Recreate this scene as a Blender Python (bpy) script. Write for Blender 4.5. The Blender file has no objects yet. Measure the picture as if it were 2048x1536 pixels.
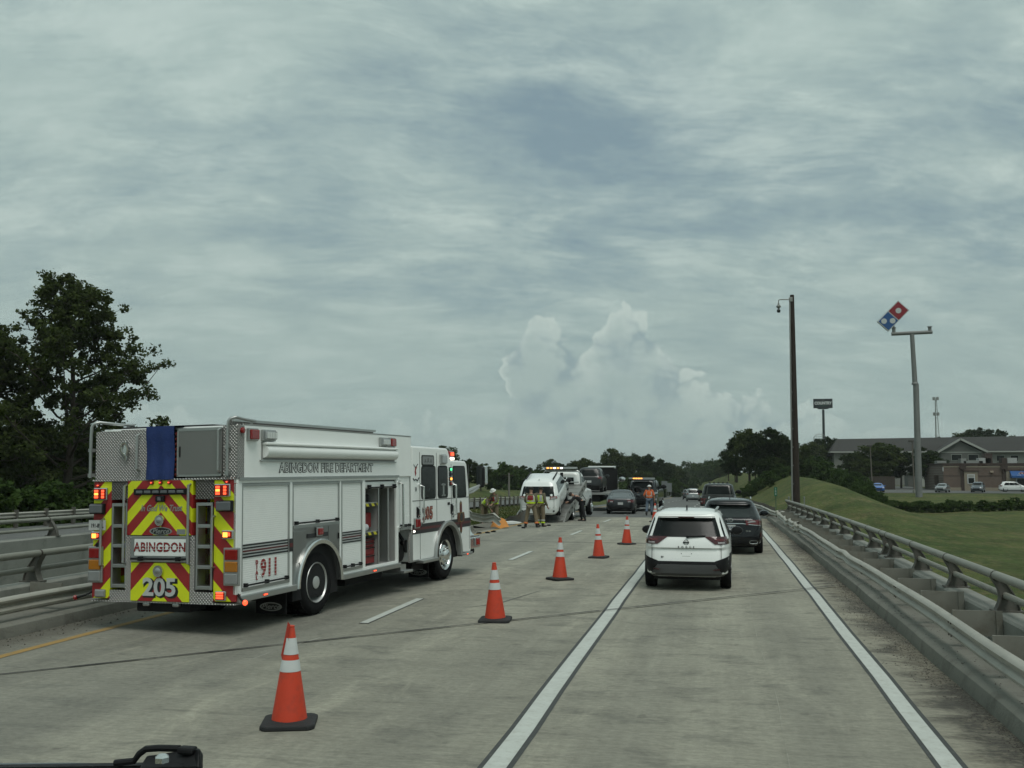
import bpy, bmesh, math, random
from mathutils import Vector, Matrix
import numpy as np
R = math.radians
random.seed(7)
SC = bpy.context.scene
COL = SC.collection

# ------------------------------------------------------------------ camera
CX, CY, FPX, CH = 1024.0, 768.0, 1960.0, 2.4        # photograph centre, focal length in its pixels, eye height
_a = np.array([1431 - CX, 937 - CY, FPX]); _a /= np.linalg.norm(_a)      # road direction seen by the camera (right, down, forward)
_n = np.array([0, -FPX, 937 - CY]); _n /= np.linalg.norm(_n)             # road normal
_x = -np.cross(_a, -_n); _x /= np.linalg.norm(_x)
camd = bpy.data.cameras.new('camera'); camo = bpy.data.objects.new('camera', camd); COL.objects.link(camo)
camd.sensor_width = 36.0; camd.lens = 36.0 * FPX / 2048; camd.clip_start = 0.1; camd.clip_end = 9000
camo.matrix_world = Matrix(((_x[0], -_x[1], -_x[2], 0), (_a[0], -_a[1], -_a[2], 0), (_n[0], -_n[1], -_n[2], CH), (0, 0, 0, 1)))
SC.camera = camo

def at(px, py, Y):
    """world point seen at photo pixel (px, py) at distance Y along the road"""
    d = np.array([px - CX, py - CY, FPX]); t = Y / (d @ _a)
    return Vector((float(d @ _x) * t, Y, CH + float(d @ _n) * t))

# ------------------------------------------------------------------ render settings
SC.view_settings.view_transform = 'Standard'; SC.view_settings.look = 'None'
SC.view_settings.exposure = 0.10; SC.view_settings.gamma = 1.0; SC.view_settings.use_curve_mapping = False
SC.render.engine = 'CYCLES'
SC.cycles.max_bounces = 5; SC.cycles.diffuse_bounces = 2; SC.cycles.glossy_bounces = 3
SC.cycles.transmission_bounces = 2; SC.cycles.transparent_max_bounces = 4; SC.cycles.volume_bounces = 0
SC.cycles.use_denoising = True; SC.cycles.use_adaptive_sampling = True; SC.cycles.adaptive_threshold = 0.02; SC.cycles.adaptive_min_samples = 10

# ------------------------------------------------------------------ node helpers
class NT:
    def __init__(s, tree): s.t = tree
    def n(s, typ, ins=(), **props):
        nd = s.t.nodes.new(typ)
        for k, v in props.items(): setattr(nd, k, v)
        items = ins.items() if isinstance(ins, dict) else enumerate(ins)
        for k, v in items:
            if v is None: continue
            if isinstance(v, bpy.types.NodeSocket): s.t.links.new(v, nd.inputs[k])
            else: nd.inputs[k].default_value = v
        return nd
    def m(s, op, a, b=None, c=None, clamp=False):
        return s.n('ShaderNodeMath', [a, b, c], operation=op, use_clamp=clamp).outputs[0]
    def noise(s, vec, scale, detail=4, rough=.55, dist=0., out='Fac', dim='3D'):
        return s.n('ShaderNodeTexNoise', noise_dimensions=dim, ins={'Vector': vec, 'Scale': scale, 'Detail': detail, 'Roughness': rough, 'Distortion': dist}).outputs[out]
    def ramp(s, fac, stops, interp='LINEAR'):
        nd = s.n('ShaderNodeValToRGB', [fac]); cr = nd.color_ramp; cr.interpolation = interp
        while len(cr.elements) < len(stops): cr.elements.new(.5)
        for e, (p, c) in zip(cr.elements, stops):
            e.position = p; e.color = (c, c, c, 1) if isinstance(c, (int, float)) else tuple(c) + (1,)
        return nd.outputs[0]
    def mix(s, fac, a, b, blend='MIX'):
        nd = s.n('ShaderNodeMix', data_type='RGBA', blend_type=blend)
        for i, v in ((0, fac), (6, a), (7, b)):
            if isinstance(v, bpy.types.NodeSocket): s.t.links.new(v, nd.inputs[i])
            else: nd.inputs[i].default_value = v if i == 0 else (tuple(v) + (1,) if len(v) == 3 else v)
        return nd.outputs[2]
    def smooth(s, x, lo, hi):
        return s.n('ShaderNodeMapRange', {'Value': x, 'From Min': lo, 'From Max': hi}, interpolation_type='SMOOTHSTEP').outputs[0]
    def mapping(s, vec, scale=(1, 1, 1), loc=(0, 0, 0), rot=(0, 0, 0)):
        return s.n('ShaderNodeMapping', {'Vector': vec, 'Scale': scale, 'Location': loc, 'Rotation': rot}).outputs[0]
    def vec(s, x, y, z): return s.n('ShaderNodeCombineXYZ', [x, y, z]).outputs[0]

def srgb(r, g, b):
    f = lambda c: (c / 255 / 12.92) if c / 255 <= .04045 else ((c / 255 + .055) / 1.055) ** 2.4
    return (f(r), f(g), f(b))

# ------------------------------------------------------------------ sky
SUN_EL, SUN_AZ = R(64), R(146)          # behind the camera and to the right, veiled by cloud
W = bpy.data.worlds.new('World'); SC.world = W; W.use_nodes = True
nt = NT(W.node_tree); W.node_tree.nodes.clear()
g = nt.n('ShaderNodeTexCoord').outputs['Generated']
sx = nt.n('ShaderNodeSeparateXYZ', [g])
dx, dy, dz = sx.outputs[0], sx.outputs[1], sx.outputs[2]
sky = nt.n('ShaderNodeTexSky', sky_type='NISHITA', sun_disc=False, sun_elevation=SUN_EL, sun_rotation=SUN_AZ, dust_density=2.0).outputs[0]
skyc = nt.mix(1.0, sky, (.075, .083, .075, 1), 'MULTIPLY')
el = nt.m('ARCSINE', nt.m('MAXIMUM', nt.m('MINIMUM', dz, 1.0), -1.0))
az = nt.m('ARCTAN2', dx, dy)
zz = nt.m('ADD', nt.m('MULTIPLY', nt.m('MAXIMUM', dz, 0.0), .85), 0.24)
cu, cv = nt.m('DIVIDE', dx, zz), nt.m('DIVIDE', dy, zz)
cp = nt.mapping(nt.vec(cu, cv, 0.0), scale=(.80, 1.0, 1), rot=(0, 0, R(-24)), loc=(2.9, 1.15, .3))
cp = nt.n('ShaderNodeVectorMath', [cp, nt.n('ShaderNodeVectorMath', [nt.noise(cp, 1.3, 2, .5, 0., 'Color', dim='2D'), (.26, .26, .0)], operation='MULTIPLY').outputs[0]], operation='ADD').outputs[0]
n1 = nt.noise(cp, 1.15, 4, .56, dim='2D')
n2 = nt.noise(nt.mapping(cp, scale=(.85, 1.15, 1), loc=(7, 3, 0)), 2.7, 6, .64, dim='2D')
n3 = nt.noise(nt.mapping(cp, scale=(.75, 1.25, 1), loc=(1, 9, 0)), 6.5, 7, .70, dim='2D')
nn = nt.m('ADD', nt.m('ADD', nt.m('MULTIPLY', n1, .44), nt.m('MULTIPLY', n2, .31)), nt.m('MULTIPLY', n3, .25))
# the veil of high cloud is thinnest in a broad band over the road
qa, qe = nt.m('MULTIPLY', nt.m('SUBTRACT', az, -.14), 3.4), nt.m('MULTIPLY', nt.m('SUBTRACT', nt.m('SUBTRACT', el, .30), nt.m('MULTIPLY', az, -.10)), 9.5)
hole = nt.m('EXPONENT', nt.m('MULTIPLY', nt.m('ADD', nt.m('MULTIPLY', qa, qa), nt.m('MULTIPLY', qe, qe)), -1.0))
nn = nt.m('ADD', nn, nt.m('SUBTRACT', .075, nt.m('MULTIPLY', hole, .10)))
thin = nt.ramp(nn, [(.38, 0.), (.46, .38), (.52, .72), (.60, 1.)])
high = nt.smooth(el, .02, .42)
bright = nt.ramp(nt.m('ADD', nt.m('MULTIPLY', n2, .5), nt.m('MULTIPLY', n3, .5)), [(.34, (.296, .383, .376)), (.50, (.340, .432, .415)), (.64, (.408, .498, .474))])
blue = nt.mix(.30, (.218, .298, .318), skyc)
base = nt.mix(nt.m('MULTIPLY', nt.smooth(el, .22, .04), .50), nt.mix(thin, blue, bright), (.318, .412, .392))
# towering cumulus low over the road ahead and a lower bank all round
ae = nt.vec(az, el, 0.0)
n4 = nt.noise(ae, 24.0, 4, .56, dim='2D')
n5 = nt.noise(nt.vec(az, nt.m('MULTIPLY', el, 1.4), 4.0), 9.0, 3, .56, dim='2D')
wp = nt.n('ShaderNodeVectorMath', [ae, nt.n('ShaderNodeVectorMath', [nt.noise(ae, 40., 2, .6, 0., 'Color', dim='2D'), (.022, .022, .0)], operation='MULTIPLY').outputs[0]], operation='ADD').outputs[0]
v1 = nt.n('ShaderNodeTexVoronoi', {'Vector': wp, 'Scale': 30.0, 'Smoothness': .35}, feature='SMOOTH_F1', voronoi_dimensions='2D').outputs['Distance']
v2 = nt.n('ShaderNodeTexVoronoi', {'Vector': wp, 'Scale': 75.0, 'Smoothness': .4}, feature='SMOOTH_F1', voronoi_dimensions='2D').outputs['Distance']
puff = nt.m('SUBTRACT', 1.0, nt.m('ADD', nt.m('MULTIPLY', v1, .80), nt.m('MULTIPLY', v2, .45)))
AZ0 = -.22
azn = nt.m('MULTIPLY', nt.m('SUBTRACT', nt.m('ADD', az, nt.m('ADD', nt.m('MULTIPLY', nt.m('SUBTRACT', n5, .5), .05), nt.m('MULTIPLY', nt.m('SUBTRACT', n4, .5), .035))), AZ0), 1 / .44)          # 0..1 across the tower
bank = nt.m('ADD', -.012, nt.m('MULTIPLY', nt.noise(nt.vec(nt.m('MULTIPLY', dx, 2.2), nt.m('MULTIPLY', dy, 2.2), 0.), 1.9, 2, .5, dim='2D'), .105))
prof = nt.ramp(azn, [(0., .10), (.03, .40), (.055, .60), (.09, .68), (.13, .66), (.18, .60), (.205, .48), (.235, .54), (.26, .66), (.30, .69), (.345, .67), (.37, .54), (.41, .48), (.47, .39), (.53, .33), (.60, .28), (.72, .22), (.86, .14), (1., 0.)])
top = nt.m('MAXIMUM', bank, nt.m('MULTIPLY', nt.n('ShaderNodeSeparateColor', [prof]).outputs[0], .232))
edge = nt.m('SUBTRACT', nt.m('ADD', top, nt.m('ADD', nt.m('MULTIPLY', nt.m('SUBTRACT', puff, .45), .034), nt.m('MULTIPLY', nt.m('SUBTRACT', n4, .5), .055))), el)
depth = nt.smooth(edge, .002, .060)
cov = nt.m('MULTIPLY', nt.smooth(edge, 0., .0055), nt.m('SUBTRACT', .84, nt.m('MULTIPLY', depth, nt.m('MULTIPLY', .50, nt.smooth(n5, .62, .42)))))
cov = nt.m('MULTIPLY', cov, nt.m('ADD', .42, nt.m('MULTIPLY', .58, nt.smooth(nt.n('ShaderNodeSeparateColor', [prof]).outputs[0], .04, .30))))
body = nt.mix(nt.smooth(nt.m('ADD', nt.m('MULTIPLY', n5, .55), nt.m('MULTIPLY', puff, .45)), .34, .58), (.245, .328, .346), (.318, .408, .392))
lit = nt.m('MULTIPLY', nt.m('SUBTRACT', 1.0, nt.m('MULTIPLY', depth, .85)), nt.smooth(nt.m('ADD', nt.m('MULTIPLY', puff, .6), nt.m('MULTIPLY', n4, .4)), .26, .60))
cum = nt.mix(nt.m('MULTIPLY', lit, .88), body, (.480, .562, .522))
allsky = nt.mix(cov, base, cum)
# paler, greyer towards the skyline; brighter overhead
pale = nt.mix(nt.smooth(el, .10, .0), allsky, nt.mix(.40, allsky, (.330, .425, .408)))
lum = nt.m('ADD', 1.0, nt.m('MULTIPLY', high, .10))
fin = nt.mix(1.0, pale, nt.vec(lum, lum, lum), 'MULTIPLY')
bg = nt.n('ShaderNodeBackground', {'Color': fin, 'Strength': 1.0})
nt.t.links.new(bg.outputs[0], nt.n('ShaderNodeOutputWorld').inputs[0])
W.cycles.sampling_method = 'MANUAL'; W.cycles.sample_map_resolution = 256

# ------------------------------------------------------------------ sun behind thin cloud
sl = bpy.data.lights.new('sun', 'SUN'); sl.energy = 1.45; sl.angle = R(32); sl.color = (1.0, .99, .93)
so = bpy.data.objects.new('sun', sl); COL.objects.link(so)
_sd = Vector((math.sin(SUN_AZ) * math.cos(SUN_EL), math.cos(SUN_AZ) * math.cos(SUN_EL), math.sin(SUN_EL)))
so.rotation_euler = _sd.to_track_quat('Z', 'Y').to_euler(); so.location = (0, 0, 60)

# ------------------------------------------------------------------ materials
MATS = {}
def mat(name, col, rough=.6, metal=0., var=.12, vscale=3., bump=0., bscale=40., emit=0., spec=.5, coat=0., dirt=0., dirtcol=(.10, .09, .075), world=False, stretch=(1, 1, 1)):
    if name in MATS: return MATS[name]
    m = bpy.data.materials.new(name); m.use_nodes = True; MATS[name] = m
    t = NT(m.node_tree); b = m.node_tree.nodes['Principled BSDF']
    co = t.n('ShaderNodeNewGeometry').outputs['Position'] if world else t.n('ShaderNodeTexCoord').outputs['Object']
    if stretch != (1, 1, 1): co = t.mapping(co, scale=stretch)
    c = tuple(col) + (1,)
    if var:
        f = t.noise(co, vscale, 5, .6)
        k = t.m('ADD', 1 - var, t.m('MULTIPLY', f, 2 * var))
        c = t.mix(1., c, t.vec(k, k, k), 'MULTIPLY')
    if dirt:
        f2 = t.smooth(t.noise(t.mapping(co, loc=(5, 5, 5)), vscale * 1.7, 7, .68), .48, .72)
        c = t.mix(t.m('MULTIPLY', f2, dirt), c, dirtcol)
    for s_, v in (('Base Color', c), ('Roughness', rough), ('Metallic', metal), ('Specular IOR Level', spec), ('Coat Weight', coat)):
        if isinstance(v, bpy.types.NodeSocket): t.t.links.new(v, b.inputs[s_])
        else: b.inputs[s_].default_value = v
    if emit:
        b.inputs['Emission Color'].default_value = tuple(col) + (1,); b.inputs['Emission Strength'].default_value = emit
    if bump:
        bn = t.n('ShaderNodeBump', {'Strength': bump, 'Distance': .02, 'Height': t.noise(co, bscale, 5, .6)})
        t.t.links.new(bn.outputs[0], b.inputs['Normal'])
    return m
def bsdf(m): return m.node_tree.nodes['Principled BSDF']

# ------------------------------------------------------------------ mesh builder
class MB:
    def __init__(s): s.v = []; s.f = []; s.mi = []
    def add(s, vs, fs, mi=0):
        o = len(s.v); s.v += [tuple(p) for p in vs]; s.f += [tuple(i + o for i in f) for f in fs]; s.mi += [mi] * len(fs); return s
    def box(s, x0, x1, y0, y1, z0, z1, mi=0, M=None):
        vs = [Vector((x, y, z)) for x in (x0, x1) for y in (y0, y1) for z in (z0, z1)]
        if M is not None: vs = [M @ v for v in vs]
        return s.add(vs, [(0, 1, 3, 2), (4, 6, 7, 5), (0, 4, 5, 1), (2, 3, 7, 6), (0, 2, 6, 4), (1, 5, 7, 3)], mi)
    def bar(s, a, b, w, h=None, mi=0, up=(0, 0, 1)):
        a, b = Vector(a), Vector(b); h = h or w; d = (b - a).normalized(); u = Vector(up)
        if abs(d.dot(u)) > .95: u = Vector((1, 0, 0))
        x = d.cross(u).normalized() * w / 2; y = x.cross(d).normalized() * h / 2
        vs = [p + x * i + y * j for p in (a, b) for i, j in ((-1, -1), (1, -1), (1, 1), (-1, 1))]
        return s.add(vs, [(3, 2, 1, 0), (4, 5, 6, 7), (0, 1, 5, 4), (1, 2, 6, 5), (2, 3, 7, 6), (3, 0, 4, 7)], mi)
    def tube(s, pts, r, n=8, mi=0, caps=True):
        pts = [Vector(p) for p in pts]; k = len(pts); rs = r if isinstance(r, (list, tuple)) else [r] * k
        ref = None; vs = []
        for i, p in enumerate(pts):
            d = ((pts[min(i + 1, k - 1)] - pts[max(i - 1, 0)]).normalized())
            if ref is None: ref = d.orthogonal().normalized()
            ref = (ref - d * ref.dot(d)); ref = ref.normalized() if ref.length > 1e-6 else d.orthogonal().normalized()
            q = d.cross(ref)
            vs += [p + (ref * math.cos(2 * math.pi * j / n) + q * math.sin(2 * math.pi * j / n)) * rs[i] for j in range(n)]
        fs = [(i * n + j, i * n + (j + 1) % n, (i + 1) * n + (j + 1) % n, (i + 1) * n + j) for i in range(k - 1) for j in range(n)]
        if caps: fs += [tuple(range(n - 1, -1, -1)), tuple(range((k - 1) * n, k * n))]
        return s.add(vs, fs, mi)
    def lathe(s, prof, n=24, o=(0, 0, 0), axis='z', mi=0, caps=True):
        """profile of (r, h); axis z, x or y through o"""
        o = Vector(o); vs = []
        for r, h in prof:
            for j in range(n):
                c, q = r * math.cos(2 * math.pi * j / n), r * math.sin(2 * math.pi * j / n)
                vs.append(o + Vector({'z': (c, q, h), 'x': (h, c, q), 'y': (q, h, c)}[axis]))
        k = len(prof)
        fs = [(i * n + j, i * n + (j + 1) % n, (i + 1) * n + (j + 1) % n, (i + 1) * n + j) for i in range(k - 1) for j in range(n)]
        if caps: fs += [tuple(range(n - 1, -1, -1)), tuple(range((k - 1) * n, k * n))]
        return s.add(vs, fs, mi)
    def prism(s, poly, a, b, axis='x', mi=0):
        """poly of 2D points; axis x: (y,z), y: (x,z), z: (x,y)"""
        f = {'x': lambda p, h: (h, p[0], p[1]), 'y': lambda p, h: (p[0], h, p[1]), 'z': lambda p, h: (p[0], p[1], h)}[axis]
        k = len(poly); vs = [f(p, a) for p in poly] + [f(p, b) for p in poly]
        fs = [tuple(range(k - 1, -1, -1)), tuple(range(k, 2 * k))] + [(i, (i + 1) % k, k + (i + 1) % k, k + i) for i in range(k)]
        return s.add(vs, fs, mi)
    def grid(s, fn, us, vs_, mi=0, flip=False):
        nu, nv = len(us), len(vs_); vs = [fn(u, v) for u in us for v in vs_]
        fs = [(i * nv + j, (i + 1) * nv + j, (i + 1) * nv + j + 1, i * nv + j + 1) for i in range(nu - 1) for j in range(nv - 1)]
        if flip: fs = [f[::-1] for f in fs]
        return s.add(vs, fs, mi)
    def sweep(s, sec, path, mi=0, closed=True):
        """sec: list of (lateral, z); path: list of (Vector, right Vector)"""
        k = len(sec); vs = [p + r * a + Vector((0, 0, b)) for p, r in path for a, b in sec]
        fs = [(i * k + j, i * k + (j + 1) % k, (i + 1) * k + (j + 1) % k, (i + 1) * k + j) for i in range(len(path) - 1) for j in range(k if closed else k - 1)]
        if closed: fs += [tuple(range(k - 1, -1, -1)), tuple(range((len(path) - 1) * k, len(path) * k))]
        return s.add(vs, fs, mi)
    def mesh(s, name, mats, smooth=False):
        me = bpy.data.meshes.new(name); me.from_pydata(s.v, [], s.f)
        mats = mats if isinstance(mats, (list, tuple)) else [mats]
        for m in mats: me.materials.append(m)
        if len(mats) > 1: me.polygons.foreach_set('material_index', s.mi)
        bm = bmesh.new(); bm.from_mesh(me); bmesh.ops.recalc_face_normals(bm, faces=bm.faces[:]) if smooth != 'raw' else None; bm.to_mesh(me); bm.free()
        if smooth:
            me.polygons.foreach_set('use_smooth', [True] * len(me.polygons))
            if smooth is True: me.set_sharp_from_angle(angle=R(38))
        me.update(); return me
    def build(s, name, mats, parent=None, smooth=False, bevel=0., loc=None, label=None):
        return link(name, s.mesh(name, mats, smooth), parent, bevel, loc, label)
def link(name, me, parent=None, bevel=0., loc=None, label=None):
    o = bpy.data.objects.new(name, me); COL.objects.link(o)
    if parent is not None: o.parent = parent
    if loc is not None: o.location = loc
    if bevel:
        b = o.modifiers.new('bevel', 'BEVEL'); b.width = bevel; b.segments = 2; b.limit_method = 'ANGLE'; b.angle_limit = R(40)
    if label: o['label'] = label
    return o
def tag(o, label, cat, group=None):
    o['label'] = label; o['category'] = cat
    if group: o['group'] = group
    return o
def thing(name, label, cat, loc=(0, 0, 0), rz=0., group=None):
    o = bpy.data.objects.new(name, None); COL.objects.link(o); o.empty_display_size = .3
    o.location = loc; o.rotation_euler = (0, 0, rz); return tag(o, label, cat, group)
def struct(o): o['kind'] = 'structure'; return o
def copy_tree(o, parent=None):
    c = o.copy(); COL.objects.link(c); c.parent = parent
    for ch in list(o.children): copy_tree(ch, c)
    return c
def lerp(a, b, t): return a + (b - a) * t
def lin(a, b, n): return [a + (b - a) * i / (n - 1) for i in range(n)]
def sst(x, a, b):
    t = min(1., max(0., (x - a) / (b - a))); return t * t * (3 - 2 * t)

# text as a flat mesh: o = lower-left / centre, right and up are the reading directions
def text(s, size, m, parent, o, right, up, depth=.004, bold=0., align='CENTER', sx=1., shear=0., name='lettering', label=None, space=1.):
    cu = bpy.data.curves.new('t', 'FONT'); cu.body = s; cu.size = size; cu.extrude = depth / 2; cu.offset = bold; cu.shear = shear
    cu.align_x = align; cu.align_y = 'CENTER'; cu.space_character = space; cu.resolution_u = 3
    tmp = bpy.data.objects.new('t', cu); COL.objects.link(tmp)
    me = bpy.data.meshes.new_from_object(tmp.evaluated_get(bpy.context.evaluated_depsgraph_get()))
    bpy.data.objects.remove(tmp); bpy.data.curves.remove(cu)
    r, u = Vector(right).normalized(), Vector(up).normalized(); nrm = r.cross(u)
    me.transform(Matrix(((r.x * sx, u.x, nrm.x, o[0]), (r.y * sx, u.y, nrm.y, o[1]), (r.z * sx, u.z, nrm.z, o[2]), (0, 0, 0, 1))))
    me.materials.clear(); me.materials.append(m); me.name = name
    return link(name, me, parent, label=label)
# ================================================================== terrain and road shape
def zr(y):                               # road profile: level on the bridge, then falling away
    y = max(y, 8.)
    if y < 98: return -1.35e-4 * (y - 8) ** 2
    if y < 420: return -1.0935 - .0243 * (y - 98)
    return -8.918 - .0243 * (y - 420) + .5 * 1.2e-4 * (y - 420) ** 2 if y < 560 else -11.14 - .0075 * (y - 560)
def cx(y): return 0. if y < 150 else -(y - 150) ** 2 / 5500.     # the road bends left far ahead
def bridge_end(x): return 52. + (x - 3.4) * 1.05                 # the bridge is skewed
def terr(x, y):
    z0 = zr(y); s = x - cx(y)
    if s > 3.0:
        field = lerp(-2.25, -1.5, sst(y, 118, 166))
        if y > 300: field = -1.5 - .016 * (y - 300)
        ed = .55 * math.sin(x * .21 + 1.) * math.sin(y * .13) * (1 - sst(y, 120, 160))
        gq = math.exp(-((s - 11.3) / (5.0 if s < 11.3 else 5.0)) ** 2)
        z = field + ed * .35 + (1.12 + .15 * math.sin(y * .05) - field) * gq * sst(y, 58, 112) * (1 - sst(y, 300, 420))
        w = math.exp(-((s - 3.) / 1.9) ** 2) * sst(y, 50, 57)
        return lerp(z, z0 - .14, w)
    if s > -30.5:
        e = bridge_end(x); t = sst(y, e - 7, e + .6)
        top = z0 - .14
        if -18.2 < s < -10.6: top -= .30 * math.sin(math.pi * (s + 18.2) / 7.6) ** 1.0
        return lerp(-4.6, top, t)
    zl = -.9 - .0045 * max(0, min(y, 420)) + .012 * (-s - 30) - .004 * max(0, y - 420)
    zl += .5 * math.sin(x * .05) * math.sin(y * .035)
    return lerp(z0 - .14 if y > 20 else -1.6, zl, sst(-s, 30.5, 37))

def rng(lo, hi, step, ext, grow=1.25):
    v = [lo + i * step for i in range(int((hi - lo) / step) + 1)]; d = step
    while v[-1] < ext[1]: d *= grow; v.append(v[-1] + d)
    d = step
    while v[0] > ext[0]: d *= grow; v.insert(0, v[0] - d)
    return v

def grass_mat(name, a, b, c, sc=1.):
    m = mat(name, a, .95, var=0, spec=.15); t = NT(m.node_tree); p = bsdf(m)
    co = t.n('ShaderNodeNewGeometry').outputs['Position']
    f1 = t.noise(co, .11 * sc, 5, .6, .3); f2 = t.noise(t.mapping(co, scale=(1, .35, 1)), 1.6 * sc, 5, .7); f3 = t.noise(co, 14 * sc, 3, .7)
    f4 = t.noise(t.mapping(co, scale=(.25, 1.3, 1), rot=(0, 0, .35), loc=(3, 3, 0)), .5, 5, .65)
    k = t.mix(t.smooth(f1, .38, .64), a, b); k = t.mix(t.m('MULTIPLY', t.smooth(t.m('ADD', t.m('MULTIPLY', f2, .55), t.m('MULTIPLY', f4, .45)), .46, .64), .85), k, c)
    f5 = t.noise(t.mapping(co, scale=(1, .7, 1)), 3.4 * sc, 7, .78); f6 = t.noise(t.mapping(co, scale=(1, .5, 1)), .45 * sc, 4, .6)
    v = t.m('MAXIMUM', t.m('ADD', -.72, t.m('ADD', t.m('MULTIPLY', f3, .50), t.m('ADD', t.m('MULTIPLY', f5, 1.85), t.m('MULTIPLY', f6, 1.15)))), .22); k = t.mix(1., k, t.vec(v, v, v), 'MULTIPLY')
    t.t.links.new(k, p.inputs['Base Color'])
    bn = t.n('ShaderNodeBump', {'Strength': .9, 'Distance': .12, 'Height': t.m('ADD', f5, f2)}); t.t.links.new(bn.outputs[0], p.inputs['Normal'])
    return m
def translucent(m, f):
    t = NT(m.node_tree); b = bsdf(m); out = [n_ for n_ in m.node_tree.nodes if n_.type == 'OUTPUT_MATERIAL'][0]
    tr = t.n('ShaderNodeBsdfTranslucent'); c = b.inputs['Base Color']
    if c.links: t.t.links.new(c.links[0].from_socket, tr.inputs[0])
    t.t.links.new(t.n('ShaderNodeMixShader', [f, b.outputs[0], tr.outputs[0]]).outputs[0], out.inputs[0])
GRASS = grass_mat('grass_ground', (.046, .070, .020), (.076, .090, .028), (.125, .108, .050))

mb = MB(); XS = rng(-46, 60, 1.0, (-2600, 2600)); YS = rng(-8, 190, 1.5, (-300, 5200))
mb.grid(lambda x, y: (x, y, terr(x, y)), XS, YS)
struct(mb.build('ground', GRASS, smooth='soft'))

# ---------------------------------------------------------------- deck and road surfaces
def road_mat(name, base, alt, dark, kind):
    m = mat(name, base, .85, var=0, spec=.3); t = NT(m.node_tree); p = bsdf(m)
    co = t.n('ShaderNodeNewGeometry').outputs['Position']; s = t.n('ShaderNodeSeparateXYZ', [co])
    big = t.noise(t.mapping(co, scale=(1, .45, 1)), .35, 6, .62, .6)
    mid = t.noise(t.mapping(co, scale=(.55, 1, 1)), 1.9, 7, .68, .5)
    fine = t.noise(t.mapping(co, scale=(.7, 1.2, 1)), 15, 6, .78); grit = t.noise(co, 130, 2, .8)
    k = t.mix(t.smooth(big, .36, .66), base, alt)
    k = t.mix(t.m('MULTIPLY', t.smooth(mid, .48, .68), .62), k, dark)
    tine = t.noise(t.mapping(co, scale=(.5, 14, 1)), 2.2, 5, .7)             # broom marks across the lane
    if kind == 'deck':
        left = t.smooth(t.m('ADD', s.outputs[0], t.m('MULTIPLY', t.m('SUBTRACT', big, .5), 3.)), -4.6, -6.2)
        k = t.mix(t.m('MULTIPLY', left, .50), k, (.185, .185, .162))
        pale = t.m('MULTIPLY', t.smooth(t.noise(t.mapping(co, scale=(1, .35, 1), loc=(3, 1, 0)), .9, 7, .7, 1.), .52, .70), .5)
        k = t.mix(pale, k, (.44, .42, .335))
        dirt = t.m('MULTIPLY', t.smooth(t.m('ADD', s.outputs[0], t.m('MULTIPLY', t.m('SUBTRACT', mid, .5), 1.6)), 1.95, 2.45), .9)
        k = t.mix(t.m('MULTIPLY', t.smooth(t.m('ADD', s.outputs[0], t.m('MULTIPLY', t.m('SUBTRACT', big, .5), 1.4)), 1.6, 2.1), .32), k, (.27, .245, .185))
        k = t.mix(dirt, k, t.mix(t.smooth(t.m('ADD', t.m('MULTIPLY', fine, .35), t.m('MULTIPLY', big, .65)), .42, .56), (.055, .052, .046), (.205, .185, .140)))
        dl = t.m('MULTIPLY', t.smooth(t.m('ADD', s.outputs[0], t.m('MULTIPLY', t.m('SUBTRACT', mid, .5), 1.2)), -9.0, -9.6), .7)
        k = t.mix(dl, k, (.10, .092, .075))
        # wheel tracks: slightly polished, darker
        for xc in (-.85, .95, -4.5, -2.7, -8.1, -6.3):
            tr = t.smooth(t.m('ABSOLUTE', t.m('SUBTRACT', t.m('ADD', s.outputs[0], t.m('MULTIPLY', t.m('SUBTRACT', big, .5), .5)), xc)), .55, .1)
            k = t.mix(t.m('MULTIPLY', tr, .26), k, (.150, .148, .128))
        strk = t.noise(t.mapping(co, scale=(.30, 9, 1), loc=(4, 2, 0)), 1.1, 6, .72)
        drag = t.noise(t.mapping(co, scale=(3.2, .10, 1), loc=(1, 7, 0)), 1.0, 6, .68)      # faint streaks along the lanes
        spots = t.smooth(t.noise(co, 3.1, 3, .5), .66, .74)
        k = t.mix(t.m('MULTIPLY', spots, .45), k, (.11, .105, .09))
        v = t.m('ADD', -.02, t.m('MULTIPLY', t.m('ADD', t.m('ADD', t.m('MULTIPLY', tine, .34), t.m('MULTIPLY', strk, .30)), t.m('ADD', t.m('MULTIPLY', fine, .95), t.m('ADD', t.m('MULTIPLY', drag, .36), t.m('MULTIPLY', grit, .50)))), 1.30)); v = t.m('MAXIMUM', t.m('SUBTRACT', v, .56), .25)
    else:
        v = t.m('ADD', .66, t.m('MULTIPLY', t.m('ADD', t.m('MULTIPLY', fine, .5), t.m('MULTIPLY', mid, .5)), .68))
    k = t.mix(1., k, t.vec(v, v, v), 'MULTIPLY')
    t.t.links.new(k, p.inputs['Base Color'])
    h = t.m('ADD', t.m('ADD', t.m('MULTIPLY', tine, 1.0 if kind == 'deck' else .1), t.m('MULTIPLY', fine, .9)), t.m('MULTIPLY', grit, .7))
    bn = t.n('ShaderNodeBump', {'Strength': .9, 'Distance': .014, 'Height': h}); t.t.links.new(bn.outputs[0], p.inputs['Normal'])
    return m
DECK = road_mat('deck_concrete', (.260, .252, .206), (.330, .318, .258), (.142, .140, .120), 'deck')
ASPH = road_mat('road_asphalt', (.105, .108, .104), (.130, .132, .126), (.075, .078, .076), 'asphalt')
CONC = mat('parapet_concrete', (.235, .24, .215), .85, var=.22, vscale=1.2, bump=.4, bscale=35, dirt=.45, dirtcol=(.10, .10, .085), world=True, spec=.3)
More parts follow.
